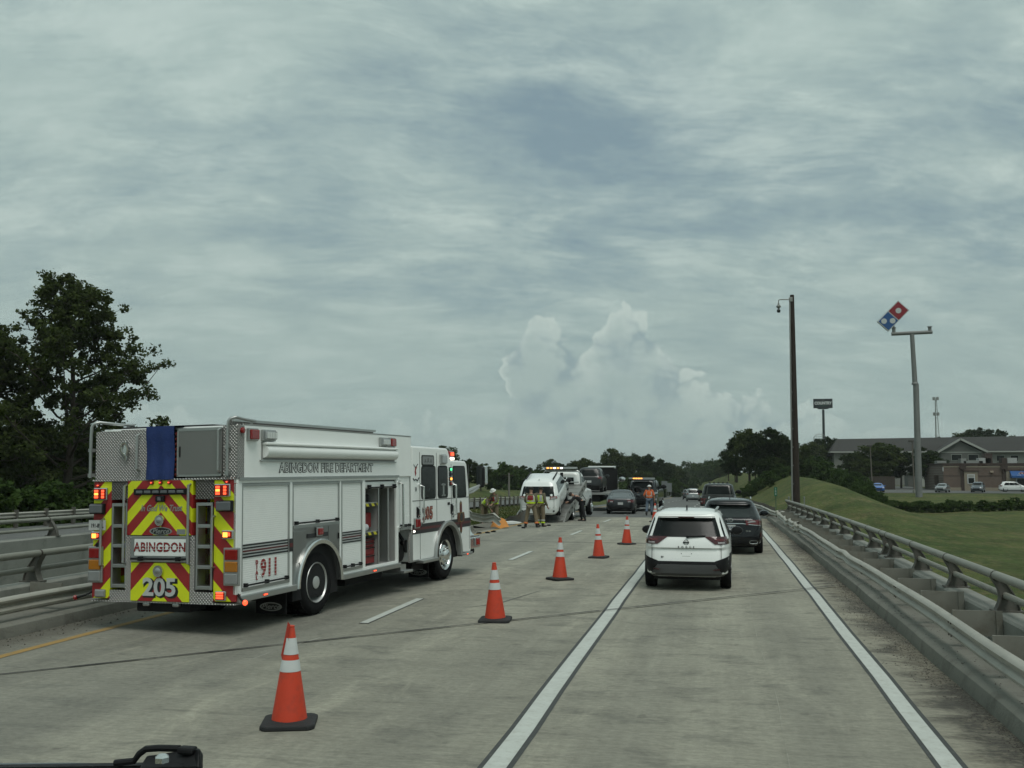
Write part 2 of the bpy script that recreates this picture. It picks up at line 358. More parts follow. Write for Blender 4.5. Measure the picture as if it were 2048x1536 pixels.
CONC2 = mat('kerb_concrete', (.185, .185, .16), .9, var=.25, vscale=1.6, bump=.5, bscale=28, dirt=.55, dirtcol=(.075, .07, .06), world=True, spec=.25)

def strip(name, x0, x1, y0, y1, m, dz=0., step=2., base=zr, kind='structure', follow=True, th=None, mb=None):
    mb0 = mb or MB(); n = max(2, int(abs(y1 - y0) / step) + 1); ys = lin(y0, y1, n)
    f = cx if follow else (lambda y: 0)
    mb0.grid(lambda y, x: (f(y) + x, y, base(y) + dz), ys, [x0, x1])
    if mb is None:
        o = mb0.build(name, m, smooth='soft')
        if kind: o['kind'] = kind
        return o
def deckstrip(name, x0, x1, m, y0, endf, dz=0.):
    mb0 = MB(); us = lin(0, 1, 40)
    mb0.grid(lambda u, x: (x, lerp(y0, endf(x), u), zr(lerp(y0, endf(x), u)) + dz), us, lin(x0, x1, 9))
    mb0.grid(lambda u, z: (x0, lerp(y0, endf(x0), u), zr(lerp(y0, endf(x0), u)) + z), us, [-.9, dz - .001])
    return struct(mb0.build(name, m, smooth='soft'))
deckstrip('bridge_deck', -10.9, 3.85, DECK, -6., lambda x: 55.0)
strip('road', -10.4, 3.4, 55.0, 720, ASPH, dz=.0, step=6)
deckstrip('opposite_bridge_deck', -29.6, -17.9, DECK, -6., lambda x: bridge_end(x))
mb = MB(); us = lin(0, 1, 120)
mb.grid(lambda u, x: (cx(lerp(bridge_end(x), 720, u)) + x, lerp(bridge_end(x), 720, u), zr(lerp(bridge_end(x), 720, u)) - .01), us, lin(-29.6, -18.6, 5))
struct(mb.build('opposite_road', ASPH, smooth='soft'))

# ---------------------------------------------------------------- painted markings and joints
WHITE = mat('road_paint_white', (.47, .49, .455), .7, var=.20, vscale=6, world=True, dirt=.55, dirtcol=(.30, .295, .25), bump=.2, bscale=60)
BLACKP = mat('contrast_tape_black', (.045, .047, .046), .75, var=.2, vscale=8, world=True, dirt=.3, dirtcol=(.14, .14, .12))
YELLOW = mat('road_paint_yellow', (.32, .20, .06), .8, var=.3, vscale=5, world=True, dirt=.8, dirtcol=(.20, .16, .09))
SEAL = mat('joint_seal', (.022, .022, .022), .8, var=.2, world=True)
def wob(y, s): return .012 * math.sin(y * .9 + s) + .008 * math.sin(y * 2.3 + s * 2)
def line(name, xc, w, y0, y1, m, dz=.004, step=1.5, s=0.):
    mb0 = MB(); ys = lin(y0, y1, max(2, int((y1 - y0) / step) + 1))
    mb0.grid(lambda y, k: (cx(y) + xc + k * w / 2 + wob(y, s) * .5, y, zr(y) + dz), ys, [-1, 1])
    return struct(mb0.build(name, m, smooth='soft'))
line('edge_line_border', -1.78, .28, 3, 55, BLACKP, .004); line('lane_line', -1.78, .185, 3, 55, WHITE, .008)
line('edge_line_border', 1.825, .255, 3, 55, BLACKP, .004, s=3); line('edge_line', 1.82, .165, 3, 55, WHITE, .008, s=3)
line('edge_line', 1.75, .16, 55.1, 600, WHITE, .010, 6)
line('yellow_edge_line', -9.0, .15, 3, 600, YELLOW, .006, 3)
for k in range(-1, 26):
    y0 = 14.76 + k * 11.25
    line('lane_dash_border', -5.415, .165, y0 - .03, y0 + 3.02, BLACKP, .004)
    line('lane_dash', -5.42, .135, y0, y0 + 3.0, WHITE, .008)
    if k > 3: line('lane_dash', -1.78, .135, y0 + 2, y0 + 5., WHITE, .010)
for k in range(3, 14): line('opposite_lane_dash', -23.9, .14, 40 + k * 12, 43 + k * 12, WHITE, .004)
mb = MB()
def jpath(y): return 0
for i in range(44):                                   # skewed expansion joint
    xa, xb = lerp(-10.0, 2.62, i / 44), lerp(-10.0, 2.62, (i + 1) / 44)
    ya, yb = 10.23 + (xa + 8.22) * 1.048, 10.23 + (xb + 8.22) * 1.048
    w = .034 + .009 * math.sin(i * 1.7)
    mb.add([(xa, ya - w, .011), (xb, yb - w, .011), (xb, yb + w, .011), (xa, ya + w, .011)], [(0, 1, 2, 3)])
struct(mb.build('expansion_joint', SEAL))
mb = MB()
for i in range(60):
    ya, yb = 4 + i * .8, 4.8 + i * .8
    xo = lambda y: .56 + .022 * math.sin(y * .7) + .014 * math.sin(y * 3.9) + .01 * math.sin(y * 9.1)
    w = .0015 + .003 * math.sin(i * 2.1) ** 2
    mb.add([(xo(ya) - w, ya, .005 + zr(ya)), (xo(ya) + w, ya, .005 + zr(ya)), (xo(yb) + w, yb, .005 + zr(yb)), (xo(yb) - w, yb, .005 + zr(yb))], [(0, 1, 2, 3)])
struct(mb.build('pavement_crack', mat('crack_fill', (.30, .292, .245), .9, var=.5, vscale=6, world=True)))
def gpt(px, py):
    d = np.array([px - CX, py - CY, FPX]); t = -CH / float(d @ _n); return float(d @ _x) * t, float(d @ _a) * t
SCUFF = mat('tyre_scuff', (.30, .296, .254), .9, var=.4, vscale=9, world=True); SKID = mat('skid_mark', (.115, .115, .102), .9, var=.4, vscale=7, world=True)
for pts, m_, w in ((((560, 1300), (640, 1275), (740, 1268)), SCUFF, .02), (((470, 1330), (540, 1305), (600, 1296)), SCUFF, .012), (((1080, 1180), (1000, 1205), (930, 1215)), SKID, .03)):
    b_ = MB(); q_ = [gpt(*p_) for p_ in pts]; fine_ = []
    for a_, c_ in zip(q_[:-1], q_[1:]): fine_ += [(lerp(a_[0], c_[0], i / 6), lerp(a_[1], c_[1], i / 6)) for i in range(6)]
    n_ = len(fine_)
    b_.grid(lambda i, k: (fine_[i][0] + k * w * (.3 + .7 * math.sin(math.pi * i / (n_ - 1))), fine_[i][1], zr(fine_[i][1]) + .0035), list(range(n_)), [-1, 1]); struct(b_.build('road_scuff', m_))
for xs_, yy in (((-9.8, 2.6), 33.2), ((-9.8, 2.6), 44.4)):
    mb = MB(); mb.box(xs_[0], xs_[1], yy - .025, yy + .025, zr(yy) - .02, zr(yy) + .0045); struct(mb.build('pavement_seam', SEAL))

# ---------------------------------------------------------------- bridge barriers
STEEL = mat('galvanized_steel', (.36, .35, .305), .55, metal=.25, var=.28, vscale=1.3, world=True, dirt=.35, dirtcol=(.17, .165, .14), bump=.12, bscale=12)
ALU = mat('aluminium_rail', (.235, .235, .20), .55, metal=.2, var=.18, vscale=1.5, world=True, dirt=.4, dirtcol=(.13, .13, .11))
ALUD = mat('aluminium_post', (.105, .10, .085), .7, metal=.1, var=.25, vscale=3, world=True, dirt=.5, dirtcol=(.06, .055, .045))
PLATE = mat('blockout_plate', (.20, .195, .165), .75, metal=.2, var=.25, vscale=2., world=True, dirt=.5, dirtcol=(.11, .085, .05))
BOLT = mat('bolt_rust', (.06, .05, .04), .7, metal=.4)
WB = [(.004, 0), (-.03, .006), (-.072, .045), (-.078, .085), (-.055, .125), (-.022, .15), (-.018, .175), (-.045, .20), (-.080, .228), (-.086, .262), (-.070, .292), (-.035, .312), (.004, .316)]
WB = [(a, b * .80) for a, b in WB]
WBS = [(a * 1.0, b) for a, b in WB] + [(a + .006, b + (.004 if b < .15 else -.004)) for a, b in WB[::-1]]
def beam(parent, pts, side, m=STEEL, name='beam_section', thick=WBS, jit=0.):
    """pts: (x, y, zbottom); side +1: faces -x"""
    path = []
    for i, p in enumerate(pts):
        d = Vector(pts[min(i + 1, len(pts) - 1)]) - Vector(pts[max(i - 1, 0)]); d.z = 0
        r = Vector((d.y, -d.x, 0)).normalized() * side
        path.append((Vector(p), r))
    mb0 = MB(); mb0.sweep(thick, path); return mb0.build(name, m, parent, smooth=True)
def post_mesh(side):
    """curved bracket of the two-tube railing, road side towards -x*side"""
    poly = []
    for t in lin(0, 1, 9): poly.append((.02 + .085 * math.sin(math.pi * min(1, t * 1.05)) - .03 * t, .45 * t))          # concave road-side edge
    poly += [(.06, .50), (.10, .455)]
    for t in lin(0, 1, 8): poly.append((.12 + .20 * math.sin(math.pi / 2 * t), .42 * (1 - t) + .0))
    mb0 = MB(); mb0.prism([(a * side, b) for a, b in poly], -.02, .02, 'y')
    fl = poly[:9]
    for (a, b), (c, d) in zip(fl[:-1], fl[1:]):
        mb0.bar((a * side, 0, b), (c * side, 0, d), .13, .016, up=(1, 0, 0))
    bk = poly[11:]
    for (a, b), (c, d) in zip(bk[:-1], bk[1:]): mb0.bar((a * side, 0, b), (c * side, 0, d), .10, .014, up=(1, 0, 0))
    mb0.box(-.02 if side > 0 else -.36, .36 if side > 0 else .02, -.09, .09, -.001, .02)
    return mb0.mesh('post', ALUD)
POSTM = {s: post_mesh(s) for s in (1, -1)}
mbp = MB(); mbp.box(-.012, .012, -.06, .06, 0, .30); mbp.box(-.05, .05, -.075, -.06, 0, .30)

def parapet(x, side, y0, y1, label, phase, seg=8.1, dbl=None, zo=0.):
    """x: road-side face of the wall; side +1 = wall is to the right of its road"""
    t = thing('bridge_parapet', label, 'parapet', (0, 0, 0))
    y = y0; i = 0
    while y < y1 - .3:
        e = min(y1, y + seg); mb0 = MB()
        path = [(Vector((x, yy, zr(yy) + zo)), Vector((side, 0, 0))) for yy in lin(y + .012, e - .012, 4)]
        mb0.sweep([(0, -.9), (0, .54), (.03, .57), (.34, .57), (.37, .54), (.37, -.9)], path)
        mb0.build('wall_section', CONC, t); y = e; i += 1
    ys = [phase + k * 2.72 for k in range(-5, 24)]
    ys = [q for q in ys if y0 + .3 < q < y1 - .1]
    if dbl: ys = sorted(ys + [dbl])
    for q in ys:
        o = link('post', POSTM[side], t); o.location = (x + side * .03, q, zr(q) + .57 + zo)
    for nm, dx_, h, r, m in (('top_rail', .07, 1.035, .058, ALU), ('lower_rail', .185, .775, .045, ALU)):
        pts = [(x + side * dx_, q, zr(q) + h + zo) for q in lin(y0 + .2, y1 - .05, int((y1 - y0) / 2) + 2)]
        mb0 = MB(); mb0.tube(pts, r, 10); mb0.build(nm, m, t, smooth=True)
    mb0 = MB()
    for q in ys: mb0.tube([(x + side * .07, q - .055, zr(q) + 1.035 + zo), (x + side * .07, q - .02, zr(q) + 1.035 + zo)], .0615, 10)
    mb0.build('rail_sleeves', BOLT, t, smooth=True)['kind'] = 'stuff'
    return t
parapet(3.44, 1, 1.5, 52.4, 'concrete parapet with two-tube metal railing beside the grass field', 16.55, dbl=22.75)
parapet(-10.72, -1, 1.5, 38.2, 'concrete parapet with two-tube railing on the left, behind the fire engine', 14.26)
parapet(-18.25, 1 * -1 * -1 if False else 1, 1.5, 29.5, 'far concrete parapet with tube railing across the gap from the fire engine', 21.6)

def kerb(x, side, y0, y1):
    mb0 = MB(); n = int((y1 - y0) / 1.2)
    path = [(Vector((x + .012 * math.sin(q * 1.3) * side, q, zr(q))), Vector((side, 0, 0))) for q in lin(y0, y1, n)]
    mb0.sweep([(0, -.3), (0, .015), (.035, .155), (.075, .185), (.84, .205), (.84, -.3)], path)
    return struct(mb0.build('kerb', CONC2, smooth=True))
kerb(2.60, 1, 1.5, 53.5); kerb(-9.88, -1, 1.5, 40.)

# right guardrail: sagging and dented, torn near its far end
def wv(y, s): return .035 * math.sin(y * .41 + s) + .02 * math.sin(y * 1.07 + 2 * s)
GR = thing('guardrail', 'dented steel guardrail bolted along the kerb on the right of the road', 'guardrail')
def gr_pt(y):
    x = 2.86 + wv(y, 0) * .7; z = zr(y) + .325 - .0016 * (y - 12) + wv(y, 2) * .45
    if abs(y - 23.6) < .9: z += .05 * (1 - abs(y - 23.6) / .9)
    if abs(y - 37.) < 1.6:
        k = 1 - abs(y - 37.) / 1.6; x += .11 * k * math.sin((y - 37) * 9); z += .10 * k * math.cos((y - 37) * 6.)
    if 40 < y < 46: z += .05 * math.sin((y - 40) * 2.6); x += .05 * math.sin((y - 40) * 2)
    if abs(y - 48.2) < 1.5: x += .32 * (1 - abs(y - 48.2) / 1.5); z += .1 * math.sin(y * 7)
    if y > 50: x -= .012 * (y - 50); z += .03
    return (x, y, z)
y = 1.6
while y < 76:
    e = y + 3.81; beam(GR, [gr_pt(q) for q in lin(y - .16, e + .05, 13 if y < 30 else 26 if y < 52 else 7)], 1)
    if y < 50:
        mb0 = MB(); p = gr_pt(y)
        for dy in (-.10, .02):
            for dzz in (.05, .20): mb0.lathe([(.012, -.01), (.012, 0), (.008, .004)], 8, (p[0] - .088, y + dy, p[2] + dzz), 'x')
        mb0.build('splice_bolts', BOLT, GR)['kind'] = 'stuff'
    y = e
PLM = MB()
PLM.box(0, .56, -.012, .012, 0, .31); PLM.box(.50, .575, -.03, -.012, 0, .315); PLM.box(0, .03, -.03, -.012, 0, .31); 
PLMm = PLM.mesh('blockout_plate', PLATE)
for k in range(-5, 20):
    q = 13.28 + k * 1.905; o = link('blockout_plate', PLMm, GR); p = gr_pt(q); o.location = (p[0] + .005, q, p[2] + .005)
PM = MB(); PM.box(-.075, .075, -.005, .005, -.6, .42); PM.box(-.08, -.07, -.05, .05, -.6, .42); PM.box(.07, .08, -.05, .05, -.6, .42)
PMm = PM.mesh('post', ALUD)
for k in range(12):
    q = 53.2 + k * 1.905; o = link('post', PMm, GR); p = gr_pt(q); o.location = (p[0] + .09, q, p[2] - .02)
# left guardrail along our side
GL = thing('guardrail', 'bent steel guardrail along the left kerb, beside the yellow edge line', 'guardrail')
def gl_pt(y): return (-10.12 - wv(y, 1) * .8, y, zr(y) + .27 + wv(y, 3) * .5)
y = 1.6
while y < 37:
    e = y + 3.81; beam(GL, [gl_pt(q) for q in lin(y - .16, e + .05, 13)], -1); y = e
for k in range(-5, 14):
    q = 13.9 + k * 1.905; o = link('blockout_plate', PLMm, GL); p = gl_pt(q); o.location = (p[0] - .005, q, p[2] + .005); o.rotation_euler = (0, 0, math.pi)
mb = MB(); p = gl_pt(15.2); mb.box(p[0] - .03, p[0] + .03, 15.15, 15.19, p[2] + .30, p[2] + .46)
mb.build('reflector', [mat('reflector_amber', (.45, .22, .03), .3)], GL)
mb = MB(); mb.box(p[0] - .025, p[0] + .025, 15.155, 15.185, p[2] + .24, p[2] + .30); mb.build('reflector_bracket', STEEL, GL)
# guardrail of the opposite roadway: on the bridge edge far left, and on posts along the median grass
G2 = thing('guardrail', 'straight steel guardrail on posts along the far side of the grass median', 'guardrail')
q = 30.
while q < 150:
    beam(G2, [(-18.45, a, zr(a) + .42) for a in lin(q, q + 7.62 + .1, 4)], -1); q += 7.62
for k in range(62):
    q = 30.5 + k * 1.905; o = link('post', PMm, G2); o.location = (-18.36, q, zr(q) + .35)
G3 = thing('guardrail', 'steel guardrail on the far edge of the opposite bridge, before the big tree', 'guardrail')
q = 2.
while q < 60:
    beam(G3, [(-29.2, a, zr(a) + .40) for a in lin(q, q + 7.62 + .1, 4)], -1); q += 7.62
for k in range(31):
    q = 2.5 + k * 1.905; o = link('post', PMm, G3); o.location = (-29.1, q, zr(q) + .35)

# ---------------------------------------------------------------- loose stuff: grit along the kerb, grass blades
def scatter(name, n, fn, m, tri=1):
    rs = np.random.RandomState(len(name) + n); vs = []; fs = []
    for i in range(n):
        p, s, h = fn(rs)
        if p is None: continue
        a = rs.rand() * 6.283; o = len(vs)
        if tri == 1:
            dx_, dy_ = math.cos(a) * s, math.sin(a) * s; lx, ly = (rs.rand() - .5) * h * .9, (rs.rand() - .5) * h * .9
            vs += [(p[0] - dx_, p[1] - dy_, p[2] - .01), (p[0] + dx_, p[1] + dy_, p[2] - .01), (p[0] + lx, p[1] + ly, p[2] + h)]; fs.append((o, o + 1, o + 2))
        else:
            q = [(p[0] + math.cos(a + k * 2.09) * s * (.6 + .8 * rs.rand()), p[1] + math.sin(a + k * 2.09) * s * (.6 + .8 * rs.rand()), p[2]) for k in range(3)]
            vs += q + [(p[0], p[1], p[2] + h)]; fs += [(o, o + 1, o + 3), (o + 1, o + 2, o + 3), (o + 2, o, o + 3)]
    me = bpy.data.meshes.new(name); me.from_pydata(vs, [], fs); me.materials.append(m); o = link(name, me); o['kind'] = 'stuff'; return o
def grit(rs):
    y = 4 + 46 * rs.rand() ** 1.3; x = 2.60 - abs(rs.randn()) * (.20 + .10 * math.sin(y * .5)) if rs.rand() < .8 else 2.68 + .75 * rs.rand()
    if x < 1.3: return None, 0, 0
    s = .004 + .012 * rs.rand() ** 3; return (x, y, zr(y) + (.001 if x < 2.6 else .19)), s, s * .7
tag(scatter('roadside_grit', 14000, grit, mat('grit', (.075, .068, .058), .95, var=.4, vscale=4, world=True), 2), 'dark grit and leaf litter along the right kerb', 'grit')
def gritl(rs):
    y = 6 + 34 * rs.rand(); x = -9.86 + abs(rs.randn()) * .25
    s = .006 + .016 * rs.rand() ** 3; return (x, y, zr(y) + .001), s, s * 1.1
tag(scatter('roadside_grit', 1500, gritl, MATS['grit'], 2), 'dark grit and litter along the left kerb', 'grit')
BLADE = grass_mat('grass_blades', (.060, .088, .025), (.086, .104, .032), (.116, .104, .048)); translucent(BLADE, .5)
def blade(rs):
    y = 28 + 95 * rs.rand() ** 1.1; x = 4.2 + 32 * rs.rand() ** 1.3
    if y < 52 and x < 6: x += 3
    h = .035 + .06 * rs.rand(); return (x, y, terr(x, y)), .030 + .02 * rs.rand(), h
def blade2(rs):
    if rs.rand() < .6:
        y = 40 + 60 * rs.rand(); x = -10.7 - 7.4 * rs.rand()
        if y < bridge_end(x) + .8: return None, 0, 0
    else: y = 54 + 50 * rs.rand(); x = 3.35 + 1.6 * rs.rand() ** 1.5
    h = .06 + .12 * rs.rand(); return (x, y, terr(x, y)), .03, h
tag(scatter('verge_grass', 16000, blade2, BLADE), 'rough grass of the median and the far right verge', 'grass')
# ================================================================== shared vehicle materials
WPAINT = mat('white_paint', (.85, .865, .84), .28, var=.05, vscale=1.2, coat=.4, dirt=.10, dirtcol=(.52, .52, .47))
WROLL = mat('white_rollup', (.81, .825, .80), .38, var=.05, vscale=1.0, dirt=.10, dirtcol=(.52, .52, .47))
CHROME = mat('chrome', (.70, .71, .70), .22, metal=1., var=.06)
SATIN = mat('satin_aluminium', (.42, .43, .42), .36, metal=.85, var=.14, vscale=2.)
STAINLESS = mat('stainless_panel', (.33, .33, .32), .30, metal=.9, var=.12, vscale=1.5)
RUBBER = mat('tyre_rubber', (.012, .012, .013), .9, spec=.15, var=.3, vscale=5, bump=.2, bscale=30, dirt=.25, dirtcol=(.03, .028, .025))
BLACK = mat('black_plastic', (.010, .010, .011), .6, var=.2, spec=.25)
DARK = mat('dark_void', (.008, .008, .009), .9, var=0)
GLASS = mat('dark_glass', (.006, .008, .008), .16, var=0, spec=.22)
GLASSG = mat('tinted_glass', (.012, .016, .016), .05, var=0, spec=.55)
REDP = mat('red_vinyl', (.26, .014, .014), .45, var=.08)
MAROON = mat('maroon_band', (.10, .012, .014), .4, var=.1)
BLACKV = mat('black_vinyl', (.016, .016, .018), .4, var=.1)
REDLENS = mat('red_lens', (.24, .010, .010), .12, var=.1, coat=.5)
AMBERLENS = mat('amber_lens', (.40, .15, .015), .14, var=.1, coat=.5)
CLEARLENS = mat('clear_lens', (.34, .35, .35), .12, var=.2, metal=.3, coat=.5)
GREYLENS = mat('grey_lens', (.12, .13, .14), .2, var=.2, coat=.4)
LEDR = mat('lit_red_led', (1., .085, .03), .4, var=0, emit=1.9)
LEDA = mat('lit_amber_led', (1., .36, .06), .4, var=0, emit=2.2)
LEDW = mat('lit_white_led', (1., .93, .78), .4, var=0, emit=3.)
LEDG = mat('lit_green_led', (.10, 1., .38), .4, var=0, emit=1.2)
TARP = mat('blue_tarp', (.010, .030, .135), .7, var=.2, vscale=6, bump=.5, bscale=14)
HIVIS = mat('hi_vis_yellow', (.52, .60, .010), .5, var=.05)
GREYP = mat('grey_locker', (.28, .28, .27), .5, var=.1, vscale=6)
def diamond(name, c, rough=.38):
    m = mat(name, c, rough, metal=.75, var=.14, vscale=2.); t = NT(m.node_tree); p = bsdf(m)
    s = t.n('ShaderNodeSeparateXYZ', [t.n('ShaderNodeTexCoord').outputs['Object']])
    a = t.m('ADD', t.m('ADD', s.outputs[0], s.outputs[1]), s.outputs[2]); b = t.m('SUBTRACT', t.m('ADD', s.outputs[0], s.outputs[1]), s.outputs[2])
    h = t.m('MULTIPLY', t.m('SINE', t.m('MULTIPLY', a, 62.)), t.m('SINE', t.m('MULTIPLY', b, 62.)))
    t.t.links.new(t.n('ShaderNodeBump', {'Strength': 1., 'Distance': .014, 'Height': t.m('ABSOLUTE', h)}).outputs[0], p.inputs['Normal'])
    return m
DPLATE = diamond('diamond_plate', (.33, .328, .315)); DPLATED = diamond('diamond_plate_dull', (.13, .128, .12), .5)
def chevron(name, xc, per, z0, slope=1., w=.5):
    m = mat(name, (.4, .4, .02), .5, var=0); t = NT(m.node_tree); p = bsdf(m)
    s = t.n('ShaderNodeSeparateXYZ', [t.n('ShaderNodeTexCoord').outputs['Object']])
    u = t.m('ADD', s.outputs[2], t.m('MULTIPLY', t.m('ABSOLUTE', t.m('SUBTRACT', s.outputs[0], xc)), slope))
    q = t.m('FRACT', t.m('DIVIDE', t.m('SUBTRACT', u, z0 - 20 * per), per))
    k = t.m('GREATER_THAN', q, w)
    n_ = t.m('ADD', .88, t.m('MULTIPLY', t.noise(t.n('ShaderNodeTexCoord').outputs['Object'], 6, 4), .24))
    c = t.mix(k, (.30, .018, .020), (.68, .74, .012)); c = t.mix(1., c, t.vec(n_, n_, n_), 'MULTIPLY')
    t.t.links.new(c, p.inputs['Base Color']); return m

# ================================================================== fire engine
# local axes: x to the right (0 = right tyre face), y forward (0 = rear axle), z up
FE = thing('fire_engine', 'white fire engine with red and yellow chevrons across its rear, parked on the left lanes', 'fire engine', (-6.48, 15.32, 0), -math.atan2(.69, 5.6))
FE.rotation_euler = (0, R(-1.0), -math.atan2(.69, 5.6))
S = .03                                                    # right body plane
YX, ZX, XX = (0, 1, 0), (0, 0, 1), (1, 0, 0)
NEGY = (0, -1, 0)
def fbox(name, m, x0, x1, y0, y1, z0, z1, bevel=0., parent=FE, label=None):
    b = MB(); b.box(x0, x1, y0, y1, z0, z1); return b.build(name, m, parent, bevel=bevel, label=label)

# -- body shell: upper box, side frame cells around the compartments
b = MB()
b.box(-2.50, S, -2.05, 3.78, 2.24, 3.04)                                        # upper body
b.box(-2.50, -1.35, -1.70, 3.16, .62, 2.24)                                     # left half of the body
b.box(-1.35, -.52, -1.70, -.80, .62, 2.24); b.box(-1.35, -.52, .84, 1.72, .62, 2.24); b.box(-1.35, -.62, -.80, .84, 1.30, 2.24)
b.box(-2.46, -.62, 3.16, 3.78, 1.17, 2.24)
body = b.build('body', WPAINT, FE, bevel=.012)
ybr = [-2.24, -2.12, -.80, -.72, .82, .87, 1.67, 1.77, 3.10, 3.17]
b = MB(); T0 = S - .05
b.box(T0, S, -2.24, 3.17, 2.185, 2.245)                                         # rail over the doors
for (a, c, lo) in ((-2.24, -2.11, .60), (-.80, -.72, .50), (.815, .875, .50), (1.66, 1.775, .60), (3.09, 3.17, .60)):
    b.box(T0, S - .001, a, c, lo, 2.185)
b.box(T0, S - .002, -2.11, -.80, .50, .63); b.box(T0, S - .002, .875, 3.17, .50, .62)
b.build('side_frame', WPAINT, FE, bevel=.006)
fbox('trim_rail', SATIN, S, S + .03, -2.20, 3.16, 2.225, 2.27)
fbox('rub_rail', SATIN, S - .04, S + .045, -2.20, -.64, .485, .575, .01); fbox('rub_rail', SATIN, S - .04, S + .045, .87, 3.20, .485, .575, .01)
# -- roll-up doors with their slats
def rollup(y0, y1, z0, z1, m=WROLL, x=S - .022, name='rollup_door', pitch=.031):
    b = MB(); n = int((z1 - z0) / pitch)
    zs, xs = [], []
    for i in range(n):
        za = z0 + (z1 - z0) * i / n; zb = z0 + (z1 - z0) * (i + 1) / n
        for t, o in ((.0, -.0015), (.08, .002), (.5, .0028), (.92, .002)): zs.append(lerp(za, zb, t)); xs.append(x + o)
    b.grid(lambda i, y: (xs[i], y, zs[i]), list(range(len(zs))), [y0, y1])
    d = b.build(name, m, FE, smooth=False)
    g_ = MB()
    for yy in (y0 - .02, y1 - .012): g_.box(x - .02, x + .020, yy, yy + .032, z0 - .02, z1 + .02)
    g_.box(x - .02, x + .026, y0 - .02, y1 + .02, z1, z1 + .035)
    g_.build('door_frame', SATIN, d)
    h = MB(); h.tube([(x + .05, y0 + .05, z0 + .045), (x + .05, y1 - .05, z0 + .045)], .014, 8)
    for yy in (y0 + .08, (y0 + y1) / 2, y1 - .08): h.box(x, x + .062, yy - .02, yy + .02, z0 + .02, z0 + .075)
    h.build('lift_bar', BLACK, d); 
    h = MB(); h.box(x - .02, x + .035, y0, y1, z0 - .035, z0 + .012); h.build('bottom_bar', SATIN, d)
    return d
rollup(-2.085, -.82, .665, 2.145); rollup(-.70, .79, 1.485, 2.145); rollup(.90, 1.64, .655, 2.145)
rollup(3.24, 3.76, 1.225, 2.44, x=S - .03)
b = MB(); b.box(T0, S - .004, 3.17, 3.23, 1.17, 2.50); b.box(T0, S - .004, 3.77, 3.82, 1.17, 2.50); b.box(T0, S - .003, 3.17, 3.82, 2.47, 2.56); b.build('pump_panel_frame', WPAINT, FE)
# -- the open compartment
b = MB(); b.box(-1.30, -1.28, 1.77, 3.10, .60, 2.19); b.box(-1.28, S - .06, 1.765, 1.775, .60, 2.19); b.box(-1.28, S - .06, 3.095, 3.105, .60, 2.19); b.box(-1.28, S - .06, 1.77, 3.10, .60, .615); b.box(-1.28, S - .06, 1.77, 3.10, 2.175, 2.19)
b.build('open_compartment', GREYP, FE)
fbox('rolled_door', WROLL, -.35, S - .03, 1.79, 3.09, 2.03, 2.16, .03)
b = MB(); b.tube([(S + .02, 1.85, 2.05), (S + .02, 3.04, 2.05)], .013, 6)
for yy in (1.92, 2.45, 2.98): b.box(S - .02, S + .035, yy - .03, yy + .03, 2.02, 2.10)
b.build('lift_bar', BLACK, FE)
YB = mat('yellow_black_edge', (.45, .40, .02), .5, var=0); t_ = NT(YB.node_tree)
s_ = t_.n('ShaderNodeSeparateXYZ', [t_.n('ShaderNodeTexCoord').outputs['Object']])
t_.t.links.new(t_.mix(t_.m('GREATER_THAN', t_.m('FRACT', t_.m('MULTIPLY', t_.m('ADD', s_.outputs[1], s_.outputs[2]), 4.5)), .5), (.02, .02, .02), (.55, .50, .02)), bsdf(YB).inputs['Base Color'])
fbox('shelf', SATIN, -1.25, S - .08, 1.79, 2.42, 1.745, 1.775); fbox('shelf_edge', YB, S - .08, S - .07, 1.79, 2.42, 1.70, 1.755)
fbox('shelf', SATIN, -1.25, S - .08, 1.79, 2.42, 1.215, 1.245); fbox('shelf_edge', YB, S - .08, S - .07, 1.79, 2.42, 1.17, 1.225)
fbox('divider', GREYP, -1.25, S - .07, 2.42, 2.45, .62, 2.17); fbox('divider_edge', SATIN, S - .075, S - .062, 2.41, 2.46, .62, 2.05)
fbox('tool_board', SATIN, -1.0, S - .10, 2.88, 2.91, .62, 2.1); fbox('tool_board_edge', SATIN, S - .10, S - .085, 2.86, 2.93, .62, 2.1)
b = MB()
for i in range(14): b.box(-.45, -.435, 2.53 + .018 * (i % 2), 2.57 + .018 * (i % 2), .75 + i * .088, .82 + i * .088)
b.build('yellow_strap', mat('yellow_strap', (.45, .42, .03), .6), FE)
RT = mat('red_toolbox', (.20, .010, .012), .4, var=.1)
for i, (z0, z1) in enumerate(((.65, .80), (.81, .95), (.96, 1.03), (1.04, 1.10))):
    d = fbox('drawer', RT, -.9, S - .12, 1.83, 2.36, z0, z1, .008)
    fbox('drawer_handle', BLACK, S - .12, S - .10, 1.84, 2.35, z1 - .028, z1 - .008, parent=d)
b = MB(); b.lathe([(.10, -.16), (.13, 0), (.10, .16)], 14, (-.35, 2.05, 1.42), 'y'); b.build('stored_nozzle', BLACK, FE, smooth=True)
fbox('stored_case', RT, -.7, -.15, 2.12, 2.36, 1.30, 1.58, .02); fbox('stored_bag', mat('white_bag', (.5, .52, .54), .8, var=.2), -.4, -.05, 1.92, 2.10, 1.25, 1.38, .05)
fbox('stored_fittings', BLACK, -.5, -.15, 1.85, 2.30, 1.78, 1.93, .04)
